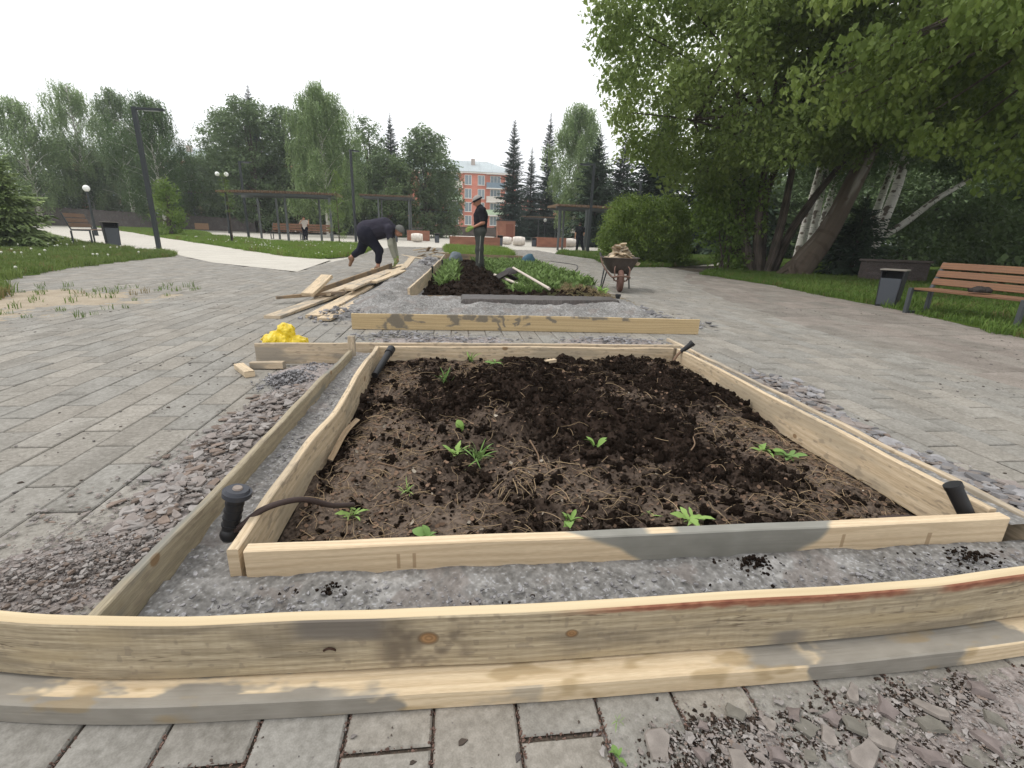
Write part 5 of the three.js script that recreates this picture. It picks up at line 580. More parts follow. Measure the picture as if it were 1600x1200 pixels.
solo('sapling_stake', bar([9.18, 0.03, -19.9], [9.24, 1.62, -19.9], 0.03, 0.025, 8), mBlack, 'thin dark stake standing before the clipped bush', 'stake');
// ---------------------------------------------------------------- people
const skin = M({ color: S(196, 150, 124), roughness: 0.6 });
// finger chain hand: palm at p, pointing along d, with side vector s
function handCaps(p, d, s, curl, k = 1) { const D = V(...d).normalize(), Sd = V(...s).normalize(), Nn = V(0, 0, 0).crossVectors(D, Sd).normalize(); const at = (a, b, c) => { const q = V(...p).addScaledVector(D, a * k).addScaledVector(Sd, b * k).addScaledVector(Nn, c * k); return [q.x, q.y, q.z]; }; const L = [[at(0, 0.0, 0), at(0.075, 0.018, 0), 0.026 * k, 0.02 * k], [at(0, 0, 0), at(0.075, -0.02, 0), 0.026 * k, 0.019 * k]];
  [[0.03, 0.075], [0.011, 0.085], [-0.009, 0.08], [-0.028, 0.062]].forEach(([o, l]) => { const c = curl; L.push([at(0.072, o, 0), at(0.072 + l * 0.5 * Math.cos(c * 0.6), o * 1.1, l * 0.5 * Math.sin(c * 0.6)), 0.0095 * k, 0.0088 * k]); L.push([at(0.072 + l * 0.5 * Math.cos(c * 0.6), o * 1.1, l * 0.5 * Math.sin(c * 0.6)), at(0.072 + l * (0.5 * Math.cos(c * 0.6) + 0.5 * Math.cos(c * 1.6)), o * 1.1, l * (0.5 * Math.sin(c * 0.6) + 0.5 * Math.sin(c * 1.6))), 0.0088 * k, 0.0075 * k]); });
  L.push([at(0.015, 0.022, 0), at(0.05, 0.052, 0.012), 0.012 * k, 0.01 * k], [at(0.05, 0.052, 0.012), at(0.08, 0.055, 0.03), 0.01 * k, 0.008 * k]); L.k = 0.008; return L; }
// head: c = centre, f = facing, u = up
function headGeo(c, f, u, k = 1) { const Fv = V(...f).normalize(), R = V(0, 0, 0).crossVectors(V(...u), Fv).normalize(), U = V(0, 0, 0).crossVectors(Fv, R).normalize(); const e = (x, y, z, ax, ay, az, r) => { const d = Math.hypot(x / ax, y / ay, z / az); return (d - 1) * Math.min(ax, ay, az) * (r || 1); };
  const smin = (a, b, kk) => { const h = Math.max(0, Math.min(1, 0.5 + 0.5 * (b - a) / kk)); return mix(b, a, h) - kk * h * (1 - h); };
  const g = nets([-0.13, -0.15, -0.13], [0.13, 0.15, 0.15], 0.006, (x, y, z) => { let d = e(x, y - 0.02, z + 0.01, 0.076, 0.1, 0.095); d = smin(d, e(x, y + 0.055, z - 0.025, 0.055, 0.06, 0.06), 0.03); d = smin(d, e(x, y + 0.012, z - 0.098, 0.013, 0.026, 0.022), 0.012); d = smin(d, Math.min(e(x - 0.078, y + 0.005, z + 0.01, 0.01, 0.03, 0.018), e(x + 0.078, y + 0.005, z + 0.01, 0.01, 0.03, 0.018)), 0.006); d = smin(d, e(x, y + 0.062, z - 0.075, 0.024, 0.006, 0.012), 0.006); for (const s of [-1, 1]) d = Math.max(d, -e(x - s * 0.032, y - 0.012, z - 0.088, 0.017, 0.011, 0.012) - 0.001); return d; });
  const m = new THREE.Matrix4().makeBasis(R, U, Fv).setPosition(...c); g.applyMatrix4(new THREE.Matrix4().makeScale(k, k, k)); g.applyMatrix4(m); return g; }
function person(label, pos, turn, J, look, cols, extras) {
  const p = thing('person', label, 'person', pos, turn); const s = J.s || 1, C = (arr, k = 0.03) => { arr.k = k; return arr; };
  const bodyCaps = C([[J.hip, J.chest, 0.12 * s, 0.13 * s], [J.chest, J.neck, 0.12 * s, 0.06 * s], [J.neck, J.head, 0.052 * s, 0.055 * s], ...['L', 'R'].flatMap(q => [[J['sh' + q], J['el' + q], 0.052 * s, 0.042 * s], [J['el' + q], J['ha' + q], 0.041 * s, 0.028 * s], [J['hi' + q], J['kn' + q], 0.085 * s, 0.058 * s], [J['kn' + q], J['an' + q], 0.055 * s, 0.038 * s]])], 0.03);
  const geos = [capsMesh(bodyCaps, 0.014)]; geos.push(headGeo(J.head, look.f, look.u, s)); for (const q of ['L', 'R']) { const a = V(...J['ha' + q]).sub(V(...J['el' + q])); geos.push(capsMesh(handCaps(J['ha' + q], [a.x, a.y, a.z], J.handSide || [0, 0, 1], 0.9, s), 0.005)); }
  const body = part('body', geos, cols.skin || skin, p);
  part('shirt', capsMesh(C([[J.hip, J.chest, J.belly || 0.15 * s, (J.bust || 0.165) * s], [J.chest, J.neck, 0.15 * s, 0.075 * s], [J.shL, J.shR, 0.09 * s, 0.09 * s], ...['L', 'R'].map(q => [J['sh' + q], V(...J['sh' + q]).lerp(V(...J['el' + q]), J.sleeve || 0.75).toArray(), 0.08 * s, 0.066 * s])], 0.05), 0.014, (d, x, y, z) => d + 0.012 * n3(x * 9, y * 16, z * 9) + 0.004 * n3(x * 30, y * 30, z * 30)), cols.shirt, p);
  part('trousers', capsMesh(C([[J.hiL, J.hiR, (J.seat || 0.125) * s, (J.seat || 0.125) * s], ...['L', 'R'].flatMap(q => [[J['hi' + q], J['kn' + q], (J.thigh || 0.115) * s, 0.085 * s], [J['kn' + q], V(...J['kn' + q]).lerp(V(...J['an' + q]), J.legs || 0.95).toArray(), 0.083 * s, 0.07 * s]])], 0.05), 0.014, (d, x, y, z) => d + 0.01 * n3(x * 11, y * 8, z * 11) + 0.004 * n3(x * 24, y * 40, z * 24)), cols.trousers, p);
  for (const q of ['L', 'R']) { const t = V(...J['to' + q]), a = V(...J['an' + q]), heel = a.clone().addScaledVector(t.clone().sub(a).setY(0).normalize(), -0.035).add(V(0, -0.03, 0)); part('shoe', capsMesh(C([[[a.x, a.y - 0.01, a.z], heel.toArray(), 0.048 * s, 0.042 * s], [heel.toArray(), t.toArray(), 0.042 * s, 0.034 * s]], 0.03), 0.009), cols.shoe, p); }
  if (extras) extras(p, J, body); return p;
}
{ // standing worker, side on, looking down at gloved hands
  const gy = 0.06, J = { s: 1, hip: [0.02, 0.95, 0], chest: [0.03, 1.26, 0], neck: [0.0, 1.44, 0], head: [-0.06, 1.56, 0], shL: [0.03, 1.36, 0.17], shR: [0.03, 1.36, -0.17], elL: [0.05, 1.1, 0.22], elR: [0.05, 1.1, -0.22], haL: [-0.17, 0.99, 0.12], haR: [-0.18, 0.98, -0.12], hiL: [0.01, 0.9, 0.09], hiR: [0.01, 0.9, -0.09], knL: [-0.02, 0.5, 0.11], knR: [0.03, 0.5, -0.1], anL: [-0.04, 0.09, 0.13], anR: [0.08, 0.09, -0.12], toL: [-0.18, 0.04, 0.15], toR: [-0.05, 0.04, -0.13], handSide: [0, 1, 0], legs: 0.9 };
  person('worker in black shirt and cap standing in the far bed looking at his gloved hands', [0.55, gy, -11.75], 0.1, J, { f: [-0.82, -0.55, 0.05], u: [-0.55, 0.82, 0] }, { shirt: M({ color: S(38, 37, 42), roughness: 0.9 }), trousers: M({ color: S(70, 72, 68), roughness: 0.9 }), shoe: M({ color: S(48, 44, 40), roughness: 0.8 }), skin: M({ color: S(168, 118, 96), roughness: 0.6 }) }, (p) => {
    part('cap', (() => { const g = new THREE.SphereGeometry(0.115, 20, 10, 0, 6.283, 0, 1.5); g.scale(1, 0.85, 0.86); g.rotateZ(0.5); g.translate(-0.055, 1.6, 0); return g; })(), M({ color: S(150, 146, 142), roughness: 0.9 }), p); part('cap_band', (() => { const g = new THREE.CylinderGeometry(0.118, 0.116, 0.04, 20, 1); g.scale(1, 1, 0.87); g.rotateZ(0.5); g.translate(-0.05, 1.6, 0); return g; })(), M({ color: S(44, 40, 44), roughness: 0.9 }), p);
    part('cap_brim', (() => { const g = new THREE.CylinderGeometry(0.085, 0.085, 0.012, 18); g.scale(1, 1, 0.85); g.rotateZ(0.75); g.translate(-0.155, 1.555, 0); return g; })(), M({ color: S(40, 38, 42), roughness: 0.9 }), p);
    for (const q of [0.12, -0.12]) part('glove', capsMesh(Object.assign(handCaps([-0.175, 0.985, q], [-0.9, -0.45, 0], [0, 1, 0], 0.9, 1.25), { k: 0.012 }), 0.007), M({ color: S(128, 150, 84), roughness: 0.9 }), p); part('side_stripe', tube([[0.0, 0.86, 0.203], [-0.02, 0.5, 0.197], [-0.035, 0.2, 0.2]], 0.006, 5), M({ color: S(170, 170, 160), roughness: 0.9 }), p);
  });
  // worker bending over the boards
  const K = { s: 1, hip: [-0.2, 0.84, 0], chest: [0.16, 0.93, 0], neck: [0.36, 0.92, 0], head: [0.47, 0.87, 0], shL: [0.27, 0.9, 0.2], shR: [0.27, 0.9, -0.2], elL: [0.3, 0.58, 0.24], elR: [0.34, 0.6, -0.22], haL: [0.38, 0.29, 0.22], haR: [0.4, 0.32, -0.16], hiL: [-0.2, 0.78, 0.1], hiR: [-0.22, 0.78, -0.1], knL: [0.04, 0.45, 0.1], knR: [-0.36, 0.46, -0.1], anL: [0.0, 0.1, 0.1], anR: [-0.6, 0.28, -0.1], toL: [0.14, 0.04, 0.11], toR: [-0.62, 0.12, -0.1], handSide: [0, 0, 1], belly: 0.23, bust: 0.215, seat: 0.2, thigh: 0.165, legs: 0.62, sleeve: 0.6 };
  person('worker in dark navy clothes bending over the planks with one leg lifted', [-1.7, 0.05, -11.15], 0.05, K, { f: [0.6, -0.75, 0.25], u: [0.75, 0.6, 0] }, { shirt: M({ color: S(52, 50, 60), roughness: 0.9 }), trousers: M({ color: S(36, 36, 46), roughness: 0.9 }), shoe: M({ color: S(128, 98, 76), roughness: 0.8 }), skin: M({ color: S(178, 132, 110), roughness: 0.6 }) }, (p) => {
    part('head_scarf', (() => { const g = new THREE.SphereGeometry(0.122, 20, 12, 0, 6.283, 0, 1.75); g.scale(0.95, 0.95, 0.85); g.rotateZ(-0.55); g.translate(0.48, 0.885, -0.005); return g; })(), M({ color: S(108, 108, 104), roughness: 0.95 }), p);
    for (const [a, b, c] of [[K.shL, K.elL, K.haL], [K.shR, K.elR, K.haR]]) part('sleeve', capsMesh(Object.assign([[V(...a).lerp(V(...b), 0.45).toArray(), b, 0.068, 0.056], [b, V(...b).lerp(V(...c), 0.85).toArray(), 0.056, 0.045]], { k: 0.03 }), 0.012), M({ color: S(140, 140, 126), roughness: 0.95 }), p);
    for (const q of [K.haL, K.haR]) part('glove', capsMesh(Object.assign(handCaps(q, [0.15, -1, 0], [0, 0, 1], 0.9, 1.3), { k: 0.012 }), 0.007), M({ color: S(130, 142, 92), roughness: 0.9 }), p);
  });
  const W = { s: 0.95, hip: [0, 0.86, 0], chest: [0, 1.14, 0.0], neck: [0, 1.34, 0.02], head: [0.0, 1.46, 0.06], shL: [-0.17, 1.27, 0], shR: [0.17, 1.27, 0], elL: [-0.24, 1.02, 0.02], elR: [0.24, 1.02, 0.02], haL: [-0.22, 0.82, 0.1], haR: [0.24, 0.8, 0.06], hiL: [-0.09, 0.83, 0], hiR: [0.09, 0.83, 0], knL: [-0.15, 0.46, 0.02], knR: [0.1, 0.46, 0], anL: [-0.26, 0.09, 0], anR: [0.12, 0.09, 0], toL: [-0.28, 0.04, 0.14], toR: [0.13, 0.04, 0.14], bust: 0.18 };
  person('walker dressed all in black beside the slatted pergola', [6.95, land(0, -27.7), -27.7], Math.PI, W, { f: [0, -0.3, 1], u: [0, 1, 0.3] }, { shirt: M({ color: S(26, 26, 30), roughness: 0.9 }), trousers: M({ color: S(30, 30, 36), roughness: 0.9 }), shoe: M({ color: S(28, 28, 30), roughness: 0.8 }) }, (p) => part('hair', new THREE.SphereGeometry(0.108, 16, 10, 0, 6.283, 0, 1.6).rotateX(-0.4).translate(0, 1.47, 0.045), M({ color: S(48, 42, 38), roughness: 0.9 }), p));
  const Cc = {}; for (const k of Object.keys(W)) Cc[k] = Array.isArray(W[k]) ? W[k].map(e => e * 0.9) : W[k]; Cc.s = 0.84; Cc.anL = [-0.07, 0.08, 0]; Cc.knL = [-0.08, 0.42, 0]; Cc.toL = [-0.08, 0.03, 0.12]; Cc.anR = [0.07, 0.08, 0]; Cc.toR = [0.08, 0.03, 0.12]; Cc.elL = [-0.27, 1.02, 0.05]; Cc.haL = [-0.12, 1.2, 0.12]; Cc.elR = [0.26, 1.0, 0.05]; Cc.haR = [0.3, 1.2, 0.1];
  person('child in a pale top and black trousers under the curved pergola', [-9.3, land(0, -32.5), -32.5], 0, Cc, { f: [0, -0.1, 1], u: [0, 1, 0.1] }, { shirt: M({ color: S(205, 196, 188), roughness: 0.9 }), trousers: M({ color: S(34, 34, 42), roughness: 0.9 }), shoe: M({ color: S(34, 32, 34), roughness: 0.8 }) }, (p) => part('hair', new THREE.SphereGeometry(0.1, 16, 10, 0, 6.283, 0, 1.7).rotateX(-0.5).translate(0, 1.335, 0.035), M({ color: S(70, 52, 40), roughness: 0.9 }), p));
}
// ---------------------------------------------------------------- buildings
const tPlaster = tex(256, 256, (u, v) => { const a = pf(u, v, 5, 5, 4, 1), b = hash(u * 256, v * 256, 2); const g = 225 + 34 * (a - 0.5) + 14 * (b - 0.5); return [g, g, g]; }, true, 0.3, 0.3);
const mSalmon = M({ map: tPlaster, color: S(224, 146, 126), roughness: 0.95 }), mTrim = M({ color: S(224, 222, 216), roughness: 0.8 }), mGlass = M({ color: S(132, 144, 150), roughness: 0.12, metalness: 0.1 }), mTin = M({ map: tPlaster, color: S(196, 206, 208), roughness: 0.6 }), mPlinth = M({ map: tMortar, color: S(170, 150, 136), roughness: 1 });
function block(label, x0, x1, z, H, floors, cols, plinth, balc, name = 'apartment_building', hip = 5) {
  const y0 = 0.5, b = thing(name, label, 'building', [0, y0, z]); const D = 11, fh = (H - plinth) / floors;
  part('wall', box(x1 - x0, H - plinth, D, (x0 + x1) / 2, plinth + (H - plinth) / 2, -D / 2), mSalmon, b); part('plinth', box(x1 - x0 + 0.16, plinth + 0.4, D + 0.16, (x0 + x1) / 2, plinth / 2 - 0.2, -D / 2), mPlinth, b); part('cornice', box(x1 - x0 + 0.9, 0.25, D + 0.9, (x0 + x1) / 2, H + 0.125, -D / 2), mTrim, b);
  const rp = [[x0 - 0.6, H + 0.25, 0.6], [x1 + 0.6, H + 0.25, 0.6], [x1 + 0.6, H + 0.25, -D - 0.6], [x0 - 0.6, H + 0.25, -D - 0.6], [x0 + hip, H + 2.75, -D / 2], [x1 - hip, H + 2.75, -D / 2]]; const rg = new THREE.BufferGeometry(); const f = [[0, 1, 5], [0, 5, 4], [1, 2, 5], [2, 3, 4], [2, 4, 5], [3, 0, 4]]; rg.setAttribute('position', new THREE.Float32BufferAttribute(f.flat().flatMap(i => rp[i]), 3)); rg.setAttribute('uv', new THREE.Float32BufferAttribute(f.flat().flatMap(i => [rp[i][0] * 0.3, rp[i][2] * 0.3]), 2)); rg.computeVertexNormals(); const roof = part('roof', rg, mTin, b);
  for (const cx of balc.chim) part('chimney', rbox(0.7, 1.7, 0.7, cx, H + 2.0, -3.4), M({ map: tPlaster, color: S(200, 186, 176), roughness: 0.9 }), roof); for (let x = x0 + 0.6; x < x1; x += 2.2) { const s = Math.min(1, (x - x0) / (hip + 0.6), (x1 - x) / (hip + 0.6)); part('roof_seam', bar([x, H + 0.28, 0.55], [x, H + 0.28 + 2.46 * s, 0.55 - 5.9 * s], 0.03, 0.03, 4), mTin, roof); }
  for (let fl = 0; fl < floors; fl++) for (const [cx, w] of cols) { const y = plinth + fl * fh + fh * 0.52, isB = balc.at.includes(cx); const win = part('window', box(w, 1.5, 0.06, cx, y, 0.034), mGlass, b); part('frame', [box(w + 0.12, 0.08, 0.1, cx, y + 0.79, 0.06), box(w + 0.12, 0.08, 0.1, cx, y - 0.79, 0.06), box(0.08, 1.5, 0.1, cx - w / 2 - 0.02, y, 0.06), box(0.08, 1.5, 0.1, cx + w / 2 + 0.02, y, 0.06), box(0.07, 1.5, 0.08, cx + (w > 1.6 ? -w / 6 : 0.1), y, 0.07), ...(w > 1.6 ? [box(0.07, 1.5, 0.08, cx + w / 6, y, 0.07)] : [])], mTrim, win); part('sill', box(w + 0.3, 0.06, 0.26, cx, y - 0.86, 0.12), mTrim, win);
    if (isB && fl > 0) { const bc = balc.col[(fl + Math.round(cx)) % balc.col.length], q = part('balcony', [box(w + 1.5, 0.9, 0.06, cx, y - 0.85, 1.15), box(0.06, 0.9, 1.08, cx - w / 2 - 0.72, y - 0.85, 0.58), box(0.06, 0.9, 1.08, cx + w / 2 + 0.72, y - 0.85, 0.58)], bc, b); part('balcony_slab', box(w + 1.6, 0.14, 1.25, cx, y - 1.38, 0.63), mTrim, q); if (fl === floors - 1) part('balcony_roof', box(w + 1.6, 0.08, 1.3, cx, y + 1.05, 0.66), mTrim, q); } }
  return b;
}
const balcC = [M({ color: S(206, 200, 190), roughness: 0.9 }), M({ color: S(122, 138, 150), roughness: 0.9 }), M({ color: S(178, 196, 168), roughness: 0.9 })];
block('salmon pink apartment block with pale roof and coloured balconies', -22.5, 11.1, -95, 11.0, 4, [[-20.5, 1.3], [-18, 1.3], [-15.3, 2], [-12, 1.3], [-9.5, 1.3], [-5.9, 1.3], [-3.2, 1.2], [-0.4, 1.8], [2.3, 1.15], [4.7, 1.15], [7.3, 1.8], [9.8, 1.2]], 1.7, { at: [-0.4, 7.3, -15.3], chim: [3.3, -7], col: balcC });
block('salmon pink apartment block glimpsed behind the dense trees and stone wall', -62, -26, -92, 10.5, 4, [[-59, 1.4], [-56, 1.4], [-53, 1.4], [-50, 2.1], [-47, 1.4], [-44, 1.4], [-41, 1.4], [-38, 2.1], [-35, 1.4], [-32, 1.4], [-29, 1.4]], 1.4, { at: [-50, -38], chim: [-45], col: balcC });
block('salmon pink house behind the firs on the far side of the plaza', 15.5, 30, -110, 8.0, 3, [[17.5, 1.3], [20.5, 1.3], [23.5, 1.3], [26.5, 1.3], [29, 1.2]], 1.2, { at: [20.5], chim: [22], col: balcC });
// ---------------------------------------------------------------- trees
const tBark = tex(256, 512, (u, v) => { const a = pf(u, v, 10, 4, 4, 2), r = Math.abs(pf(u, v, 14, 3, 3, 9) - 0.5) * 2; const g = 92 + 60 * (a - 0.5) + 50 * (r - 0.35); return [g * 1.03, g * 0.93, g * 0.85]; }, true, 2, 0.8);
const tBirch = tex(256, 512, (u, v) => { const g = 205 + 30 * (pf(u, v, 6, 8, 3, 2) - 0.5); const lent = sm(0.66, 0.74, pf(u, v, 5, 46, 3, 7)), patchy = sm(0.62, 0.7, pf(u, v, 3, 5, 4, 17)); let c = [g, g - 4, g - 12]; c = mix3(c, [70, 62, 56], lent * 0.75); return mix3(c, [84, 74, 66], patchy * 0.8); }, true, 1, 0.7);
const bBark = tex(256, 512, (u, v) => grey(128 + 200 * (pf(u, v, 10, 4, 4, 2) - 0.5)), false, 2, 0.8);
const mBark = M({ map: tBark, bumpMap: bBark, bumpScale: 0.03, roughness: 1 }), mBirchB = M({ map: tBirch, bumpMap: bBark, bumpScale: 0.012, roughness: 0.9 });
const tOldBirch = tex(256, 512, (u, v) => { const lent = sm(0.6, 0.7, pf(u, v, 5, 40, 3, 7)), rough = sm(0.3, 0.62, pf(u, v, 7, 5, 4, 17) + 0.42 * (1 - sm(0.0, 0.55, v))); const g = 160 + 40 * (pf(u, v, 6, 8, 3, 2) - 0.5); let c = [g + 4, g - 2, g - 10]; c = mix3(c, [74, 64, 56], lent * 0.7); return mix3(c, mix3([66, 56, 48], [104, 90, 78], pf(u, v, 16, 5, 3, 5)), rough * 0.85); }, true, 1, 0.125);
const mOldBirch = M({ map: tOldBirch, bumpMap: bBark, bumpScale: 0.04, roughness: 1 });
const mFol = new THREE.MeshPhysicalMaterial({ color: 0xffffff, roughness: 0.65, transmission: 0.5, thickness: 0, side: THREE.DoubleSide, specularIntensity: 0.25 });
const mNeedle = M({ color: 0xffffff, roughness: 0.85, side: THREE.DoubleSide });
function leavesGeo(n, size, spread, seed, slim = 0.6, droop = 0) { const R = rng(seed), pos = [], idx = []; for (let i = 0; i < n; i++) { const th = R() * 6.283, ph = Math.acos(2 * R() - 1), r = spread * Math.cbrt(R()), c = V(r * Math.sin(ph) * Math.cos(th), r * Math.cos(ph) * 0.8, r * Math.sin(ph) * Math.sin(th)), d = V(R() - 0.5, (R() - 0.5) * 0.8 - droop - 0.15, R() - 0.5).normalize(), w = V(0, 0, 0).crossVectors(d, V(R() - 0.5, R() + 0.4, R() - 0.5)).normalize(), nn = V(0, 0, 0).crossVectors(w, d), L = size * (0.7 + 0.6 * R()), W = L * slim * 0.5, k = pos.length / 3; const P = [c, c.clone().addScaledVector(d, L * 0.45).addScaledVector(w, W).addScaledVector(nn, W * 0.3), c.clone().addScaledVector(d, L), c.clone().addScaledVector(d, L * 0.45).addScaledVector(w, -W).addScaledVector(nn, W * 0.3)]; P.forEach(p => pos.push(p.x, p.y, p.z)); idx.push(k, k + 1, k + 2, k, k + 2, k + 3); }
  const g = new THREE.BufferGeometry(); g.setAttribute('position', new THREE.Float32BufferAttribute(pos, 3)); g.setIndex(idx); g.computeVertexNormals(); return g; }
function strandGeo(seed, n = 16, L = 1.0, size = 0.1) { const R = rng(seed), pos = [], idx = []; let x = 0, z = 0; for (let i = 0; i < n; i++) { const t = i / n; x += (R() - 0.5) * 0.07; z += (R() - 0.5) * 0.07; const a = R() * 6.283, c = V(x, -L * t, z), d = V(Math.cos(a), -0.9, Math.sin(a)).normalize(), w = V(-Math.sin(a), 0.2 * (R() - 0.5), Math.cos(a)), l = size * (0.7 + 0.6 * R()), k = pos.length / 3; [c, c.clone().addScaledVector(d, l * 0.5).addScaledVector(w, l * 0.32), c.clone().addScaledVector(d, l), c.clone().addScaledVector(d, l * 0.5).addScaledVector(w, -l * 0.32)].forEach(p => pos.push(p.x, p.y, p.z)); idx.push(k, k + 1, k + 2, k, k + 2, k + 3); } const g = new THREE.BufferGeometry(); g.setAttribute('position', new THREE.Float32BufferAttribute(pos, 3)); g.setIndex(idx); g.computeVertexNormals(); return g; }
function frondGeo(seed) { // spruce bough, length 1 along +x, drooping with side sprays
  const R = rng(seed), pos = [], idx = []; const spray = (a, b, w) => { const d = b.clone().sub(a), s = V(0, 0, 0).crossVectors(d, V(0, 1, 0.2)).normalize(), k = pos.length / 3; [a.clone().addScaledVector(s, w * 0.6), a.clone().addScaledVector(s, -w * 0.6), a.clone().lerp(b, 0.6).addScaledVector(s, w), a.clone().lerp(b, 0.6).addScaledVector(s, -w), b].forEach(p => pos.push(p.x, p.y, p.z)); idx.push(k, k + 1, k + 2, k + 1, k + 3, k + 2, k + 2, k + 3, k + 4); };
  const ax = t => V(t, 0.12 * t - 0.32 * t * t + 0.1 * Math.max(0, t - 0.7), 0); spray(ax(0), ax(0.5), 0.03); spray(ax(0.5), ax(1), 0.045);
  for (let i = 1; i < 9; i++) { const t = i / 9, p = ax(t); for (const s of [-1, 1]) { const l = 0.34 * (1 - t * 0.7) * (0.7 + 0.5 * R()), q = p.clone().add(V(l * 0.6, -l * (0.25 + 0.5 * R()), s * l)); spray(p, q, 0.04); if (R() < 0.8) spray(p.clone().lerp(q, 0.55), p.clone().lerp(q, 0.55).add(V(l * 0.35, -l * 0.5, s * l * 0.1)), 0.035); } if (R() < 0.7) spray(p, p.clone().add(V(0.08, -0.22 * (1 - t * 0.5) * R() - 0.05, (R() - 0.5) * 0.1)), 0.035); }
  const g = new THREE.BufferGeometry(); g.setAttribute('position', new THREE.Float32BufferAttribute(pos, 3)); g.setIndex(idx); g.computeVertexNormals(); return g; }
const gLeaf = { far: [leavesGeo(14, 0.2, 0.36, 1), leavesGeo(14, 0.22, 0.4, 2)], mid: [leavesGeo(16, 0.13, 0.3, 3, 0.62, 0.2), leavesGeo(16, 0.14, 0.34, 4, 0.62, 0.2)], near: [leavesGeo(14, 0.125, 0.26, 5, 0.7, 0.5), leavesGeo(14, 0.13, 0.28, 6, 0.7, 0.5)], small: [leavesGeo(22, 0.06, 0.15, 7, 0.5), leavesGeo(22, 0.06, 0.16, 8, 0.5)] };
const gStrand = [strandGeo(1, 18, 1.1, 0.13), strandGeo(2, 22, 1.5, 0.13)], gFrond = [frondGeo(1), frondGeo(2)];
const tint = (a, b, R, j = 0.25) => { const c = mix3(a, b, R()), t = 1 - j / 2 + j * R(); return new THREE.Color(c[0] * t, c[1] * t, c[2] * t); };
function crownOf(t, mats, cols, geo, mat = mFol) { const m = shade(new THREE.InstancedMesh(geo, mat, mats.length)); mats.forEach((a, i) => { m.setMatrixAt(i, a); m.setColorAt(i, cols[i]); }); m.name = 'crown'; m.userData.kind = 'stuff'; t.add(m); return m; }
// leaf masses: clumps [x,y,z,r] each filled with n sprays
function fill(clumps, per, R, ca, cb, s0 = 1, flat = 0.7) { const mats = [], cols = []; for (const [x, y, z, r] of clumps) { const n = Math.round(per * r * r), base = R(); for (let i = 0; i < n; i++) { const th = R() * 6.283, u = 2 * R() - 1, q = r * Math.pow(R(), 0.42), k = Math.sqrt(1 - u * u); const s = s0 * (0.7 + 0.6 * R()); mats.push(xf(x + q * k * Math.cos(th), y + q * u * flat, z + q * k * Math.sin(th), (R() - 0.5) * 0.8, R() * 6.283, (R() - 0.5) * 0.8, s)); const w = 0.5 * base + 0.5 * R(), c = mix3(ca, cb, w), j = 0.85 + 0.3 * R(); cols.push(new THREE.Color(c[0] * j, c[1] * j, c[2] * j)); } } return [mats, cols]; }
const green = { mid: [[0.145, 0.21, 0.1], [0.225, 0.3, 0.14]], dark: [[0.125, 0.185, 0.085], [0.2, 0.27, 0.115]], birch: [[0.23, 0.32, 0.14], [0.31, 0.4, 0.185]], light: [[0.16, 0.25, 0.05], [0.24, 0.335, 0.08]], fir: [[0.035, 0.06, 0.036], [0.06, 0.095, 0.05]], firBlue: [[0.04, 0.065, 0.05], [0.07, 0.1, 0.075]] };
const farTrees = 'trees on the far side of the plaza';
function broadleaf(label, x, z, H, W, seed, pal, { bare = 0.18, per = 16, geo = 'far', n = 34, group = farTrees, name = 'broadleaf_tree', dens = 1, top = 0.35 } = {}) {
  const R = rng(seed), y0 = land(x, z), t = thing(name, label, 'tree', [x, y0, z], 0, group); const cl = [], wood = [limb([[0, -0.1, 0], [0.1 * (R() - 0.5), H * 0.3, 0.1], [0.3 * (R() - 0.5), H * 0.6, 0], [0, H * 0.85, 0]], [H * 0.022 + 0.06, H * 0.016 + 0.03, H * 0.01, 0.03], 8, 12, 0.1, seed)];
  for (let i = 0; i < n; i++) { const f = i / n, y = H * (bare + (0.96 - bare) * Math.pow(f, 0.85)), env = Math.pow(Math.sin(Math.PI * Math.min(1, 0.12 + 0.88 * (y / H - bare * 0.6) / (1 - bare * 0.6) * 0.98)), 0.6) * (1 - top * sm(0.6, 1, y / H)), a = i * 2.4 + R(), q = W / 2 * env * (0.45 + 0.5 * R()), r = W * (0.13 + 0.09 * R()) * (0.75 + 0.35 * env); const c = [Math.cos(a) * q, y - r * 0.2, Math.sin(a) * q, r]; cl.push(c); if (i % 2 === 0) wood.push(limb([[0, y * 0.6, 0], [c[0] * 0.5, y * 0.78, c[2] * 0.5], [c[0], c[1], c[2]]], [0.05 + H * 0.004, 0.04, 0.015], 5, 6, 0.05, seed + i)); }
  part('trunk', wood, mBark, t); const [m, c] = fill(cl, per * dens * 1.5, R, pal[0], pal[1], geo === 'far' ? 1.15 : 1); crownOf(t, m, c, gLeaf[geo][seed % 2]); return t;
}
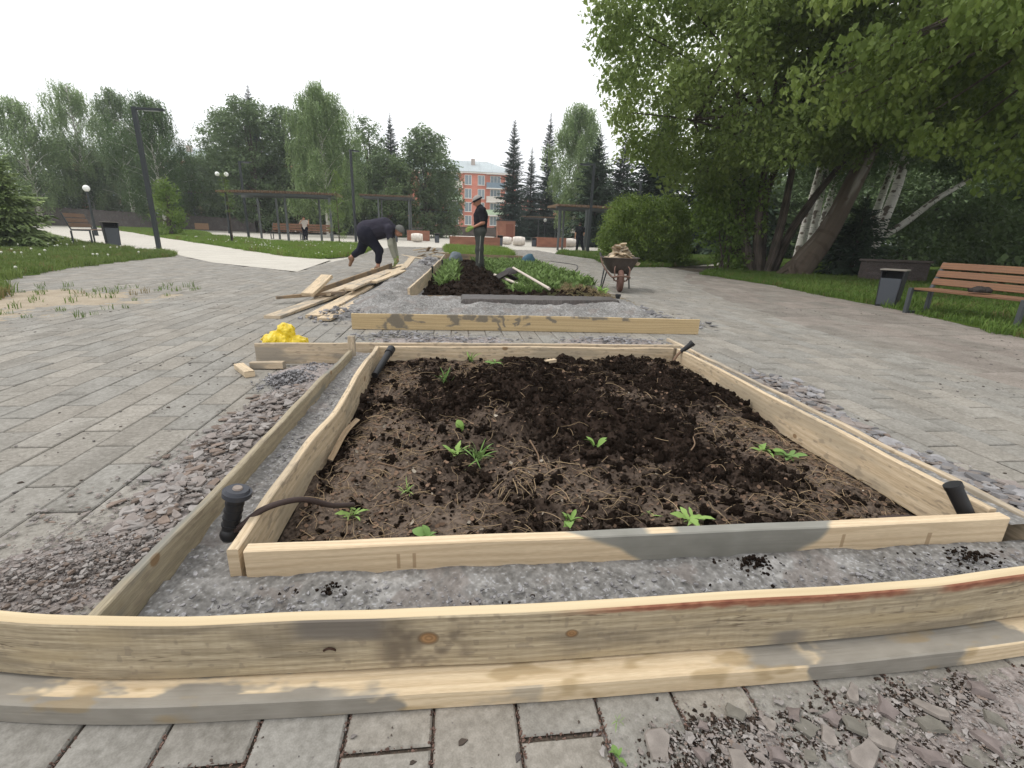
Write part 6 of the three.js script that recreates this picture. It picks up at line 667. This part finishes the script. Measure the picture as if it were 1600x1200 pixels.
function birch(label, x, z, H, W, seed, { n = 900, pal = green.birch, group = farTrees, bare = 0.16, lean = 0 } = {}) {
  const R = rng(seed), t = thing('birch_tree', label, 'tree', [x, land(x, z), z], 0, group), wood = [limb([[0, -0.1, 0], [lean * 0.3, H * 0.3, 0], [lean * 0.7, H * 0.65, 0.1], [lean, H * 0.97, 0]], [H * 0.016 + 0.05, H * 0.012 + 0.02, 0.06, 0.012], 8, 14, 0.05, seed)], mats = [], cols = [];
  const br = []; for (let i = 0; i < 34; i++) { const f = bare + (0.97 - bare) * Math.pow((i + R()) / 34, 0.9), a = i * 2.4 + R() * 0.6, env = Math.pow(Math.sin(Math.PI * Math.min(1, 0.18 + 0.8 * (f - bare * 0.5) / (1 - bare * 0.5))), 0.75), q = W / 2 * env * (0.55 + 0.5 * R()), y = H * f, ox = lean * f; const end = [ox + Math.cos(a) * q, y + q * 0.35, Math.sin(a) * q]; br.push([[ox, y - q * 0.25, 0], end]); wood.push(limb([[ox, y - q * 0.3, 0], [ox + Math.cos(a) * q * 0.5, y + q * 0.2, Math.sin(a) * q * 0.5], end], [0.02 + H * 0.0035, 0.022, 0.008], 5, 6, 0.03, seed + i)); }
  for (let i = 0; i < n; i++) { const [p, q] = br[Math.floor(R() * br.length)], k = 0.25 + 0.8 * Math.sqrt(R()), sp = W * 0.075, s = 0.65 + 0.75 * R(); mats.push(xf(mix(p[0], q[0], k) + (R() - 0.5) * sp * 2, mix(p[1], q[1], k) + (R() - 0.3) * 0.6, mix(p[2], q[2], k) + (R() - 0.5) * sp * 2, (R() - 0.5) * 0.35, R() * 6.283, (R() - 0.5) * 0.35, s)); cols.push(tint(pal[0], pal[1], R, 0.35)); }
  part('trunk', wood, mBirchB, t); crownOf(t, mats, cols, gStrand[seed % 2]); return t;
}
function spruce(label, x, z, H, W, seed, { pal = green.fir, group = farTrees, bare = 0.03, name = 'spruce_tree', step = 0.3, per = 11, pw = 0.9, small = 1 } = {}) {
  const R = rng(seed), t = thing(name, label, 'tree', [x, land(x, z), z], 0, group), mats = [], cols = []; part('trunk', limb([[0, -0.1, 0], [0, H * 0.5, 0], [0, H, 0]], [H * 0.014 + 0.04, H * 0.008 + 0.02, 0.01], 8, 8, 0.05, seed), mBark, t);
  for (let y = H * bare; y < H * 0.985; y += step * (0.8 + 0.4 * R()) * (1 - 0.45 * y / H)) { const f = y / H, rad = W / 2 * Math.pow(1 - f, pw) * (0.82 + 0.36 * R()) + 0.06, n = Math.max(4, Math.round(per * (0.55 + 0.45 * (1 - f)))); for (let i = 0; i < n; i++) { const a = (i + R() * 0.9) / n * 6.283, L = rad * (0.72 + 0.45 * R()); mats.push(xf(0, y + (R() - 0.5) * 0.2, 0, (R() - 0.5) * 0.5, a, 0.1 + 0.55 * f + (R() - 0.5) * 0.25, L, L * (0.7 + 0.5 * R()), Math.max(L * (0.7 + 0.4 * R()), 0.12))); cols.push(tint(pal[0], pal[1], R, 0.4)); } }
  crownOf(t, mats, cols, gFrond[seed % 2], mNeedle); return t;
}
// far side, west to east
broadleaf('pale leafy tree half out of the picture beyond the small spruce', -41, -44, 8.6, 9, 501, green.birch);
birch('pointed pale tree above the stone wall, furthest west', -38.5, -52, 10.8, 6.2, 502, { n: 1500 });
birch('tall pale birch with an airy top behind the dark bench', -36.5, -56, 13.2, 6.5, 503, { n: 1500 });
birch('slender birch next to the tall pale birch, top pointed', -31.5, -54, 12.4, 5.8, 504, { n: 1300, pal: green.mid });
broadleaf('round grey green tree low behind the stone wall and bench', -39, -58, 8.5, 9, 505, green.dark, { bare: 0.06 });
broadleaf('dense low tree behind the globe lamp and stone wall', -33, -60, 9.5, 8, 506, green.dark, { bare: 0.05 });
birch('birch with a forked white trunk behind the yellow green thuja', -26.6, -50, 11.2, 7, 507, { n: 1700, pal: [[0.1, 0.17, 0.06], [0.15, 0.225, 0.085]] });
broadleaf('airy tree behind the tall dark lamp post', -22.8, -56, 11.8, 7, 508, green.mid, { dens: 0.6 });
spruce('dark spruce whose tip rises above the broad trees', -21.6, -60, 14.6, 7, 509, { pal: green.firBlue });
broadleaf('broad tree with dark lower boughs behind the low stone wall', -18.6, -51, 11.8, 7.5, 510, green.mid, { bare: 0.12 });
broadleaf('broad tree right of the sapling on its stake', -15.4, -52, 11.6, 7, 511, green.mid, { bare: 0.12 });
broadleaf('dark low tree under the broad trees at the end of the wall', -17.4, -56, 6.5, 7, 512, green.dark, { bare: 0.08 });
birch('large pale green birch standing over the curved pergola', -10.4, -43, 11.2, 6.6, 513, { n: 2600 });
broadleaf('dark tree in the gap beside the large pale birch', -12.9, -55, 11, 7, 514, green.dark, { bare: 0.08 });
broadleaf('thin crowned tree behind the tall thin lamp post', -8.6, -54, 11.5, 5.2, 515, green.mid, { dens: 0.6 });
spruce('slim spruce rising behind the bending worker', -6.9, -58, 12.4, 5.4, 516, { pal: green.firBlue });
broadleaf('broad tree beside the salmon block roof', -3.1, -53, 10.6, 6.6, 517, green.mid, { bare: 0.08 });
broadleaf('dark bushy tree under the slim spruce', -6.4, -50, 7.8, 6, 518, green.dark, { bare: 0.05 });
broadleaf('lower boughed tree nearest the salmon block windows', -1.6, -56, 7.2, 4.6, 519, green.mid, { bare: 0.1 });
spruce('tall narrow fir standing alone against the salmon block', 5.35, -48, 10.6, 4.0, 520, { pal: green.firBlue, step: 0.26, pw: 0.8 });
spruce('spruce between the lone fir and the pale birch, lower one', 7.9, -54, 9.2, 4.0, 521, { pal: green.firBlue });
spruce('spruce behind the pale birch on the east side, taller one', 9.9, -55, 12.8, 4.6, 522, { pal: green.firBlue });
birch('pale weeping birch beyond the lamp post in front of the bush', 10.9, -46, 11.8, 5.6, 523, { n: 2300, pal: green.birch });
spruce('dark spruce between the pale birch and the clipped bush', 15.2, -46, 9.6, 6, 524);
broadleaf('grey green tree behind the lamp post and clipped bush', 13.6, -52, 7.6, 5.5, 525, green.dark, { bare: 0.06 });
spruce('broad dark spruce right behind the clipped bush', 12.6, -31, 8.6, 6.4, 526, { step: 0.24, per: 13 });
spruce('broad dark spruce partly behind the many stemmed tree', 15.8, -29, 9.2, 7, 527, { step: 0.24, per: 13 });
spruce('dark spruce filling the gap over the clipped bush', 10.6, -38, 8.2, 5.6, 528, { step: 0.26 });
for (const [x, z, H, W, s, l] of [[21, -34, 11, 7, 531, 'dark tree far behind the white birch trunks'], [27, -30, 11, 8, 532, 'dark tree in the deep shade behind the forked birch'], [31, -24, 11, 9, 533, 'dark tree closing the view behind the bench'], [24, -24, 5, 6.5, 534, 'low dark tree seen between the white birch trunks'], [29, -38, 7, 9, 539, 'low dark tree deep behind the leaning birch'], [37, -33, 8, 10, 540, 'low dark tree deep behind the forked birch'], [20, -28, 4.5, 6, 556, 'low dark bushy tree behind the stems of the spreading tree']]) broadleaf(l, x, z, H, W, s, green.dark, { bare: 0.02, group: 'dark trees behind the lawn' });
broadleaf('low dense tree filling the gap behind the twin globe lamp', -24.5, -64, 8.5, 9, 535, green.mid, { bare: 0.03 });
broadleaf('low tree behind the thuja and the stone wall', -29, -63, 8, 8, 536, green.dark, { bare: 0.03 });
broadleaf('low dark tree behind the curved pergola posts', -14.2, -60, 7.5, 8, 537, green.dark, { bare: 0.03 });
broadleaf('tree behind the small slatted pergola', -9.6, -60, 8, 7, 538, green.mid, { bare: 0.03 });
// low hedge and young plants
broadleaf('yellow green thuja before the stone wall', -17.3, -33, 3.6, 1.7, 541, green.light, { bare: 0.01, n: 22, per: 60, geo: 'mid', name: 'thuja', group: 'young trees', top: 0.75 });
{ const t = thing('sapling', 'young tree tied to a dark stake on the grass strip', 'tree', [-10.5, land(0, -24.9), -24.9], 0, 'young trees'); part('stake', bar([0, -0.05, 0], [0.02, 2.3, 0], 0.035, 0.03, 8), mBlack, t); part('trunk', limb([[0.06, 0, 0], [0.08, 1.5, 0], [0.04, 3.1, 0]], [0.03, 0.022, 0.006], 6, 8), mBark, t); const R = rng(542), [m, c] = fill([[0.06, 1.5, 0, 0.2], [0.1, 1.9, 0, 0.26], [0.02, 2.3, 0, 0.32], [0.08, 2.7, 0, 0.26], [0.04, 3.05, 0, 0.18]], 240, R, ...green.light, 0.6); crownOf(t, m, c, gLeaf.small[0]); }
{ const t = thing('sapling', 'leafy young tree between the curved pergola and the bending worker', 'tree', [-6.1, land(0, -27.2), -27.2], 0, 'young trees'); part('trunk', limb([[0, 0, 0], [0.03, 1.2, 0], [0, 3.3, 0]], [0.035, 0.025, 0.006], 6, 8), mBark, t); const R = rng(543), [m, c] = fill([[0.15, 0.6, 0, 0.3], [-0.2, 0.9, 0, 0.3], [0.1, 1.4, 0.1, 0.36], [-0.15, 1.9, 0, 0.4], [0.15, 2.3, 0, 0.42], [0, 2.8, 0, 0.4], [0.2, 3.2, 0, 0.3], [0.0, 3.5, 0, 0.22]], 150, R, ...green.light, 0.8); crownOf(t, m, c, gLeaf.small[1]); }
spruce('small dense spruce on the lawn at the edge of the picture', -14.8, -18.4, 3.1, 2.7, 544, { pal: [[0.17, 0.235, 0.085], [0.26, 0.33, 0.125]], step: 0.12, per: 14, group: 'young trees', pw: 0.55 });
spruce('taller pale spruce behind the small dense spruce', -18.2, -21, 3.6, 2.6, 545, { pal: green.light, step: 0.15, per: 12, group: 'young trees', pw: 0.7 });
spruce('small spruce on the lawn beside the leaning birch', 12.1, -13.9, 2.35, 2.3, 546, { pal: green.fir, step: 0.12, per: 12, group: 'young trees', pw: 0.8 });
// the clipped round bush
{ const t = thing('round_bush', 'round clipped green bush beside the lamp post', 'bush', [7.25, 0.02, -18.7]); const R = rng(551), cl = []; for (let i = 0; i < 120; i++) { const u = i / 120, a = i * 2.4, y = 0.15 + 2.1 * u, k = Math.sqrt(Math.max(0.02, 1 - Math.pow((y - 1.05) / 1.38, 2))); const q = 1.62 * k * (0.82 + 0.16 * R()); cl.push([Math.cos(a) * q, y, Math.sin(a) * q, 0.3 + 0.22 * R()]); } const [m, c] = fill(cl, 150, R, [0.15, 0.23, 0.045], [0.25, 0.335, 0.075], 0.62, 1); part('stems', Array.from({ length: 12 }, (_, i) => limb([[0.2 * Math.cos(i), 0, 0.2 * Math.sin(i)], [0.6 * Math.cos(i * 1.7), 0.9, 0.6 * Math.sin(i * 1.7)], [1.1 * Math.cos(i * 1.7), 1.6, 1.1 * Math.sin(i * 1.7)]], [0.04, 0.03, 0.01], 5, 6)), mBark, t); crownOf(t, m, c, gLeaf.mid[0]); }
{ const t = thing('shrub', 'bright leafy shrub at the foot of the many stemmed tree', 'bush', [8.9, 0.02, -15.6]); const R = rng(552), cl = Array.from({ length: 26 }, (_, i) => [(R() - 0.5) * 1.5, 0.3 + 2.6 * R(), (R() - 0.5) * 1.4, 0.35 + 0.2 * R()]), [m, c] = fill(cl, 130, R, ...green.light, 0.9, 1); part('stems', Array.from({ length: 6 }, (_, i) => limb([[0.15 * Math.cos(i), 0, 0.15 * Math.sin(i)], [0.3 * Math.cos(i * 1.7), 1.2, 0.3 * Math.sin(i * 1.7)], [0.6 * Math.cos(i * 1.7), 2.5, 0.5 * Math.sin(i * 1.7)]], [0.03, 0.02, 0.008], 5, 6)), mBark, t); crownOf(t, m, c, gLeaf.mid[0]); }
for (const [x, z, r, s, l] of [[15.4, -11.2, 1.4, 553, 'dark shrub behind the backrest of the wooden bench'], [13.2, -8.3, 1.3, 554, 'shrub in the shade close behind the wooden bench'], [18.5, -15, 1.8, 555, 'large dark shrub in the shade behind the forked birch']]) { const t = thing('shrub', l, 'bush', [x, 0, z], 0, 'shrubs in the shade'); const R = rng(s), cl = Array.from({ length: 30 }, () => [(R() - 0.5) * 2.4 * r, 0.3 + 1.5 * r * R(), (R() - 0.5) * 2 * r, 0.5 + 0.3 * R()]), [m, c] = fill(cl, 60, R, ...green.dark, 1, 1); part('stems', Array.from({ length: 6 }, (_, i) => limb([[0.15 * Math.cos(i), 0, 0.15 * Math.sin(i)], [0.5 * r * Math.cos(i * 1.7), 1.2, 0.5 * r * Math.sin(i * 1.7)]], [0.03, 0.012], 5, 6)), mBark, t); crownOf(t, m, c, gLeaf.mid[1]); }

// ---------------------------------------------------------------- the trees on the lawn beside the bench
const shadeTrees = 'trees on the shaded lawn';
{ // many stemmed tree
  const t = thing('broadleaf_tree', 'many stemmed spreading tree with dark trunks on the lawn edge', 'tree', [0, 0, 0], 0, shadeTrees), R = rng(561);
  const stems = [[[9.55, -0.1, -15], [9.3, 0.9, -15.2], [9.1, 1.9, -15.4], [8.8, 3.4, -15.3], [8.0, 5.2, -14.8]], [[9.8, -0.1, -14.9], [9.6, 0.8, -15], [9.5, 2.0, -15.1], [9.4, 3.6, -15], [8.9, 5.6, -14.4]], [[9.9, -0.1, -14.7], [10.1, 0.9, -14.8], [10.3, 1.9, -15], [10.3, 3.4, -15], [10.0, 5.6, -14.6]], [[10.1, -0.1, -14.8], [10.6, 1.1, -15], [11.2, 2.3, -15], [12, 3.45, -15], [13, 5, -14.6]], [[10.0, -0.1, -15.1], [10.1, 1.2, -15.6], [10.2, 2.6, -15.9], [10.7, 4.2, -16], [11, 6, -16]], [[9.7, -0.1, -15.2], [9.0, 1.3, -16], [8.4, 2.8, -16.4], [7.6, 4.6, -16.4]]];
  stems.forEach((s, i) => part('trunk', limb(s, [0.17 - 0.01 * i, 0.13, 0.1, 0.07, 0.04], 10, 24, 0.14, i), mBark, t));
  const cl = []; for (let i = 0; i < 150; i++) { const a = R() * 6.283, u = 2 * R() - 1, q = Math.pow(R(), 0.4), k = Math.sqrt(1 - u * u); const x = 8.9 + 4.8 * q * k * Math.cos(a), y = 6.0 + 3.4 * q * u, z = -14.2 + 4.4 * q * k * Math.sin(a); if (y < 2.9 + 0.8 * R()) continue; cl.push([x, y, z, 0.55 + 0.45 * R()]); }
  for (const [x, y, z, r] of [[4.2, 5.0, -13.6, 0.7], [3.7, 5.6, -13.2, 0.6], [4.6, 4.2, -14.2, 0.6], [5.0, 3.6, -14.6, 0.6], [5.6, 3.4, -14.9, 0.7], [6.4, 3.1, -15, 0.7], [7.3, 2.9, -15.1, 0.75], [8.1, 2.7, -15.2, 0.6], [3.6, 6.4, -12.6, 0.6], [4.0, 7.2, -12.8, 0.8]]) cl.push([x, y, z, r]);
  const br = cl.filter((_, i) => i % 4 === 0).map((c, i) => { const s = stems[i % stems.length][3]; return limb([s, [mix(s[0], c[0], 0.5), mix(s[1], c[1], 0.5) + 0.25, mix(s[2], c[2], 0.5)], [c[0], c[1], c[2]]], [0.055, 0.035, 0.01], 5, 8, 0.06, i); }); part('limbs', br, mBark, t);
  const [m, c] = fill(cl, 55, R, [0.18, 0.255, 0.072], [0.3, 0.375, 0.115], 1.05, 0.8); crownOf(t, m, c, gLeaf.mid[0]);
}
{ // leaning birch
  const t = thing('birch_tree', 'old birch with a thick leaning trunk on the lawn edge', 'tree', [0, 0, 0], 0, shadeTrees), R = rng(562); part('trunk', limb([[9.8, -0.15, -13.4], [10.15, 0.4, -13.45], [10.8, 1.25, -13.6], [11.75, 3.1, -14], [12.25, 4.2, -14.2], [12.7, 6.3, -14.5], [12.8, 8.5, -14.6]], [0.37, 0.3, 0.25, 0.22, 0.2, 0.15, 0.06], 14, 40, 0.07, 4), mOldBirch, t);
  part('roots', Array.from({ length: 6 }, (_, i) => limb([[9.8, 0.35, -13.4], [9.8 + 0.35 * Math.cos(i * 1.05), 0.1, -13.4 + 0.3 * Math.sin(i * 1.05)], [9.8 + 0.6 * Math.cos(i * 1.05), -0.05, -13.4 + 0.55 * Math.sin(i * 1.05)]], [0.16, 0.1, 0.04], 6, 8, 0.15, i)), mOldBirch, t);
  const cl = [], br = []; for (let i = 0; i < 70; i++) { const a = i * 2.4, y = 3.6 + 6 * R(), q = 4.0 * Math.sqrt(R()) * Math.min(1, (11 - y) / 4); cl.push([12.4 + Math.cos(a) * q, y, -13.6 + Math.sin(a) * q, 0.6 + 0.4 * R()]); } cl.filter((_, i) => i % 3 === 0).forEach((c, i) => br.push(limb([[12.3 + 0.05 * i * 0.1, 4.2 + 0.18 * i, -14.25], [mix(12.4, c[0], 0.5), c[1] * 0.5 + 2.6 + 0.09 * i, mix(-14.3, c[2], 0.5)], [c[0], c[1], c[2]]], [0.06, 0.035, 0.01], 5, 8, 0.05, i))); part('limbs', br, mBark, t);
  const [m, c] = fill(cl, 55, R, [0.18, 0.255, 0.072], [0.3, 0.375, 0.115], 1, 0.8); crownOf(t, m, c, gLeaf.mid[1]);
}
{ // forked birch behind, a long white bough
  const t = thing('birch_tree', 'forked white birch with a long bare bough behind the small spruce', 'tree', [0, 0, 0], 0, shadeTrees), R = rng(563); part('trunk', limb([[14.5, -0.1, -16], [14.6, 1.0, -16], [15.0, 2.8, -16.1], [15.3, 5, -16.3], [15.5, 8, -16.4]], [0.2, 0.17, 0.14, 0.1, 0.04], 10, 24, 0.06, 2), mBirchB, t); part('bough', limb([[14.55, 1.05, -16], [15.5, 1.75, -15.9], [16.3, 2.5, -15.8], [17.5, 3.35, -15.7], [18.6, 4.4, -15.6]], [0.13, 0.11, 0.09, 0.06, 0.03], 8, 20, 0.06, 3), mBirchB, t);
  const cl = []; for (let i = 0; i < 60; i++) { const a = i * 2.4, y = 3.7 + 5 * R(), q = 3.6 * Math.sqrt(R()); cl.push([16 + Math.cos(a) * q, y, -16 + Math.sin(a) * q, 0.6 + 0.4 * R()]); } const [m, c] = fill(cl, 60, R, ...green.mid, 1, 0.8); crownOf(t, m, c, gLeaf.mid[0]);
}
[[14.0, -19, 0.5, 571, 'white birch trunk close behind the many stemmed tree'], [15.2, -20, 0.1, 572, 'second white birch trunk seen past the leaning birch'], [15.9, -20.6, 0.9, 573, 'thin white birch trunk between the leaning and the forked birch'], [17.3, -19.5, 1.0, 574, 'pale birch trunk just left of the forked birch base']].forEach(([x, z, lean, s, l]) => birch(l, x, z, 9.5, 5, s, { n: 700, pal: green.mid, group: shadeTrees, bare: 0.42, lean }));
{ // a lime whose crown hangs in over the bench; its trunk stands just outside the picture
  const t = thing('broadleaf_tree', 'large leaved tree whose boughs hang into the upper corner over the bench', 'tree', [0, 0, 0], 0, shadeTrees), R = rng(564), base = [13.2, 0, -6.4]; part('trunk', limb([[13.2, -0.1, -6.4], [13.1, 1.5, -6.5], [12.8, 3.4, -6.8], [12.2, 5.6, -7.2], [11.6, 8, -7.4]], [0.3, 0.25, 0.21, 0.15, 0.06], 12, 24, 0.1, 5), mBark, t);
  const cl = []; for (let i = 0; i < 110; i++) { const a = R() * 6.283, u = 2 * R() - 1, q = Math.pow(R(), 0.4), k = Math.sqrt(1 - u * u), x = 10.8 + 4.2 * q * k * Math.cos(a), y = 5.8 + 3.2 * q * u, z = -8.6 + 3.4 * q * k * Math.sin(a); if (y < 2.9) continue; cl.push([x, y, z, 0.45 + 0.35 * R()]); }
  for (const [x, y, z, r] of [[7.2, 4.1, -8.6, 0.5], [6.7, 3.9, -8.8, 0.45], [6.2, 3.55, -9.0, 0.42], [6.9, 3.35, -9.0, 0.4], [7.6, 3.3, -9.0, 0.5], [8.4, 3.1, -9.0, 0.5], [9.2, 2.9, -8.9, 0.5], [8.2, 4.2, -7.4, 0.5], [9.0, 3.6, -7.2, 0.5], [9.9, 3.1, -7.4, 0.55], [10.7, 2.8, -7.6, 0.6], [11.4, 2.6, -7.8, 0.6], [5.8, 4.6, -8.4, 0.45], [6.6, 5.2, -8.2, 0.6], [9.6, 2.6, -8.4, 0.45], [10.4, 2.4, -8.6, 0.5]]) cl.push([x, y, z, r]);
  const seen = cl.length; for (let i = 0; i < 75; i++) { const a = R() * 6.283, u = 2 * R() - 1, q = Math.pow(R(), 0.4), k = Math.sqrt(1 - u * u); cl.push([10.6 + 4.6 * q * k * Math.cos(a), 6.4 + 2.4 * q * u, -2.6 + 4.6 * q * k * Math.sin(a), 0.5 + 0.4 * R()]); }
  part('limbs', cl.filter((_, i) => i % 3 === 0 || (i > 100 && i < seen)).map((c, i) => limb([[12.5, 4.5 + 0.05 * (i % 20), -7], [mix(12.4, c[0], 0.5), mix(5.2, c[1], 0.5) + 0.5, mix(-7, c[2], 0.5)], [c[0], c[1], c[2]]], [0.06, 0.035, 0.01], 5, 8, 0.06, i)), mBark, t);
  const [m, c] = fill(cl, 68, R, [0.175, 0.25, 0.06], [0.295, 0.37, 0.1], 1.0, 0.8); crownOf(t, m, c, gLeaf.near[0]);
}
scene.fog = new THREE.FogExp2(0xe8eef0, 0.001);
renderer.render(scene, camera);
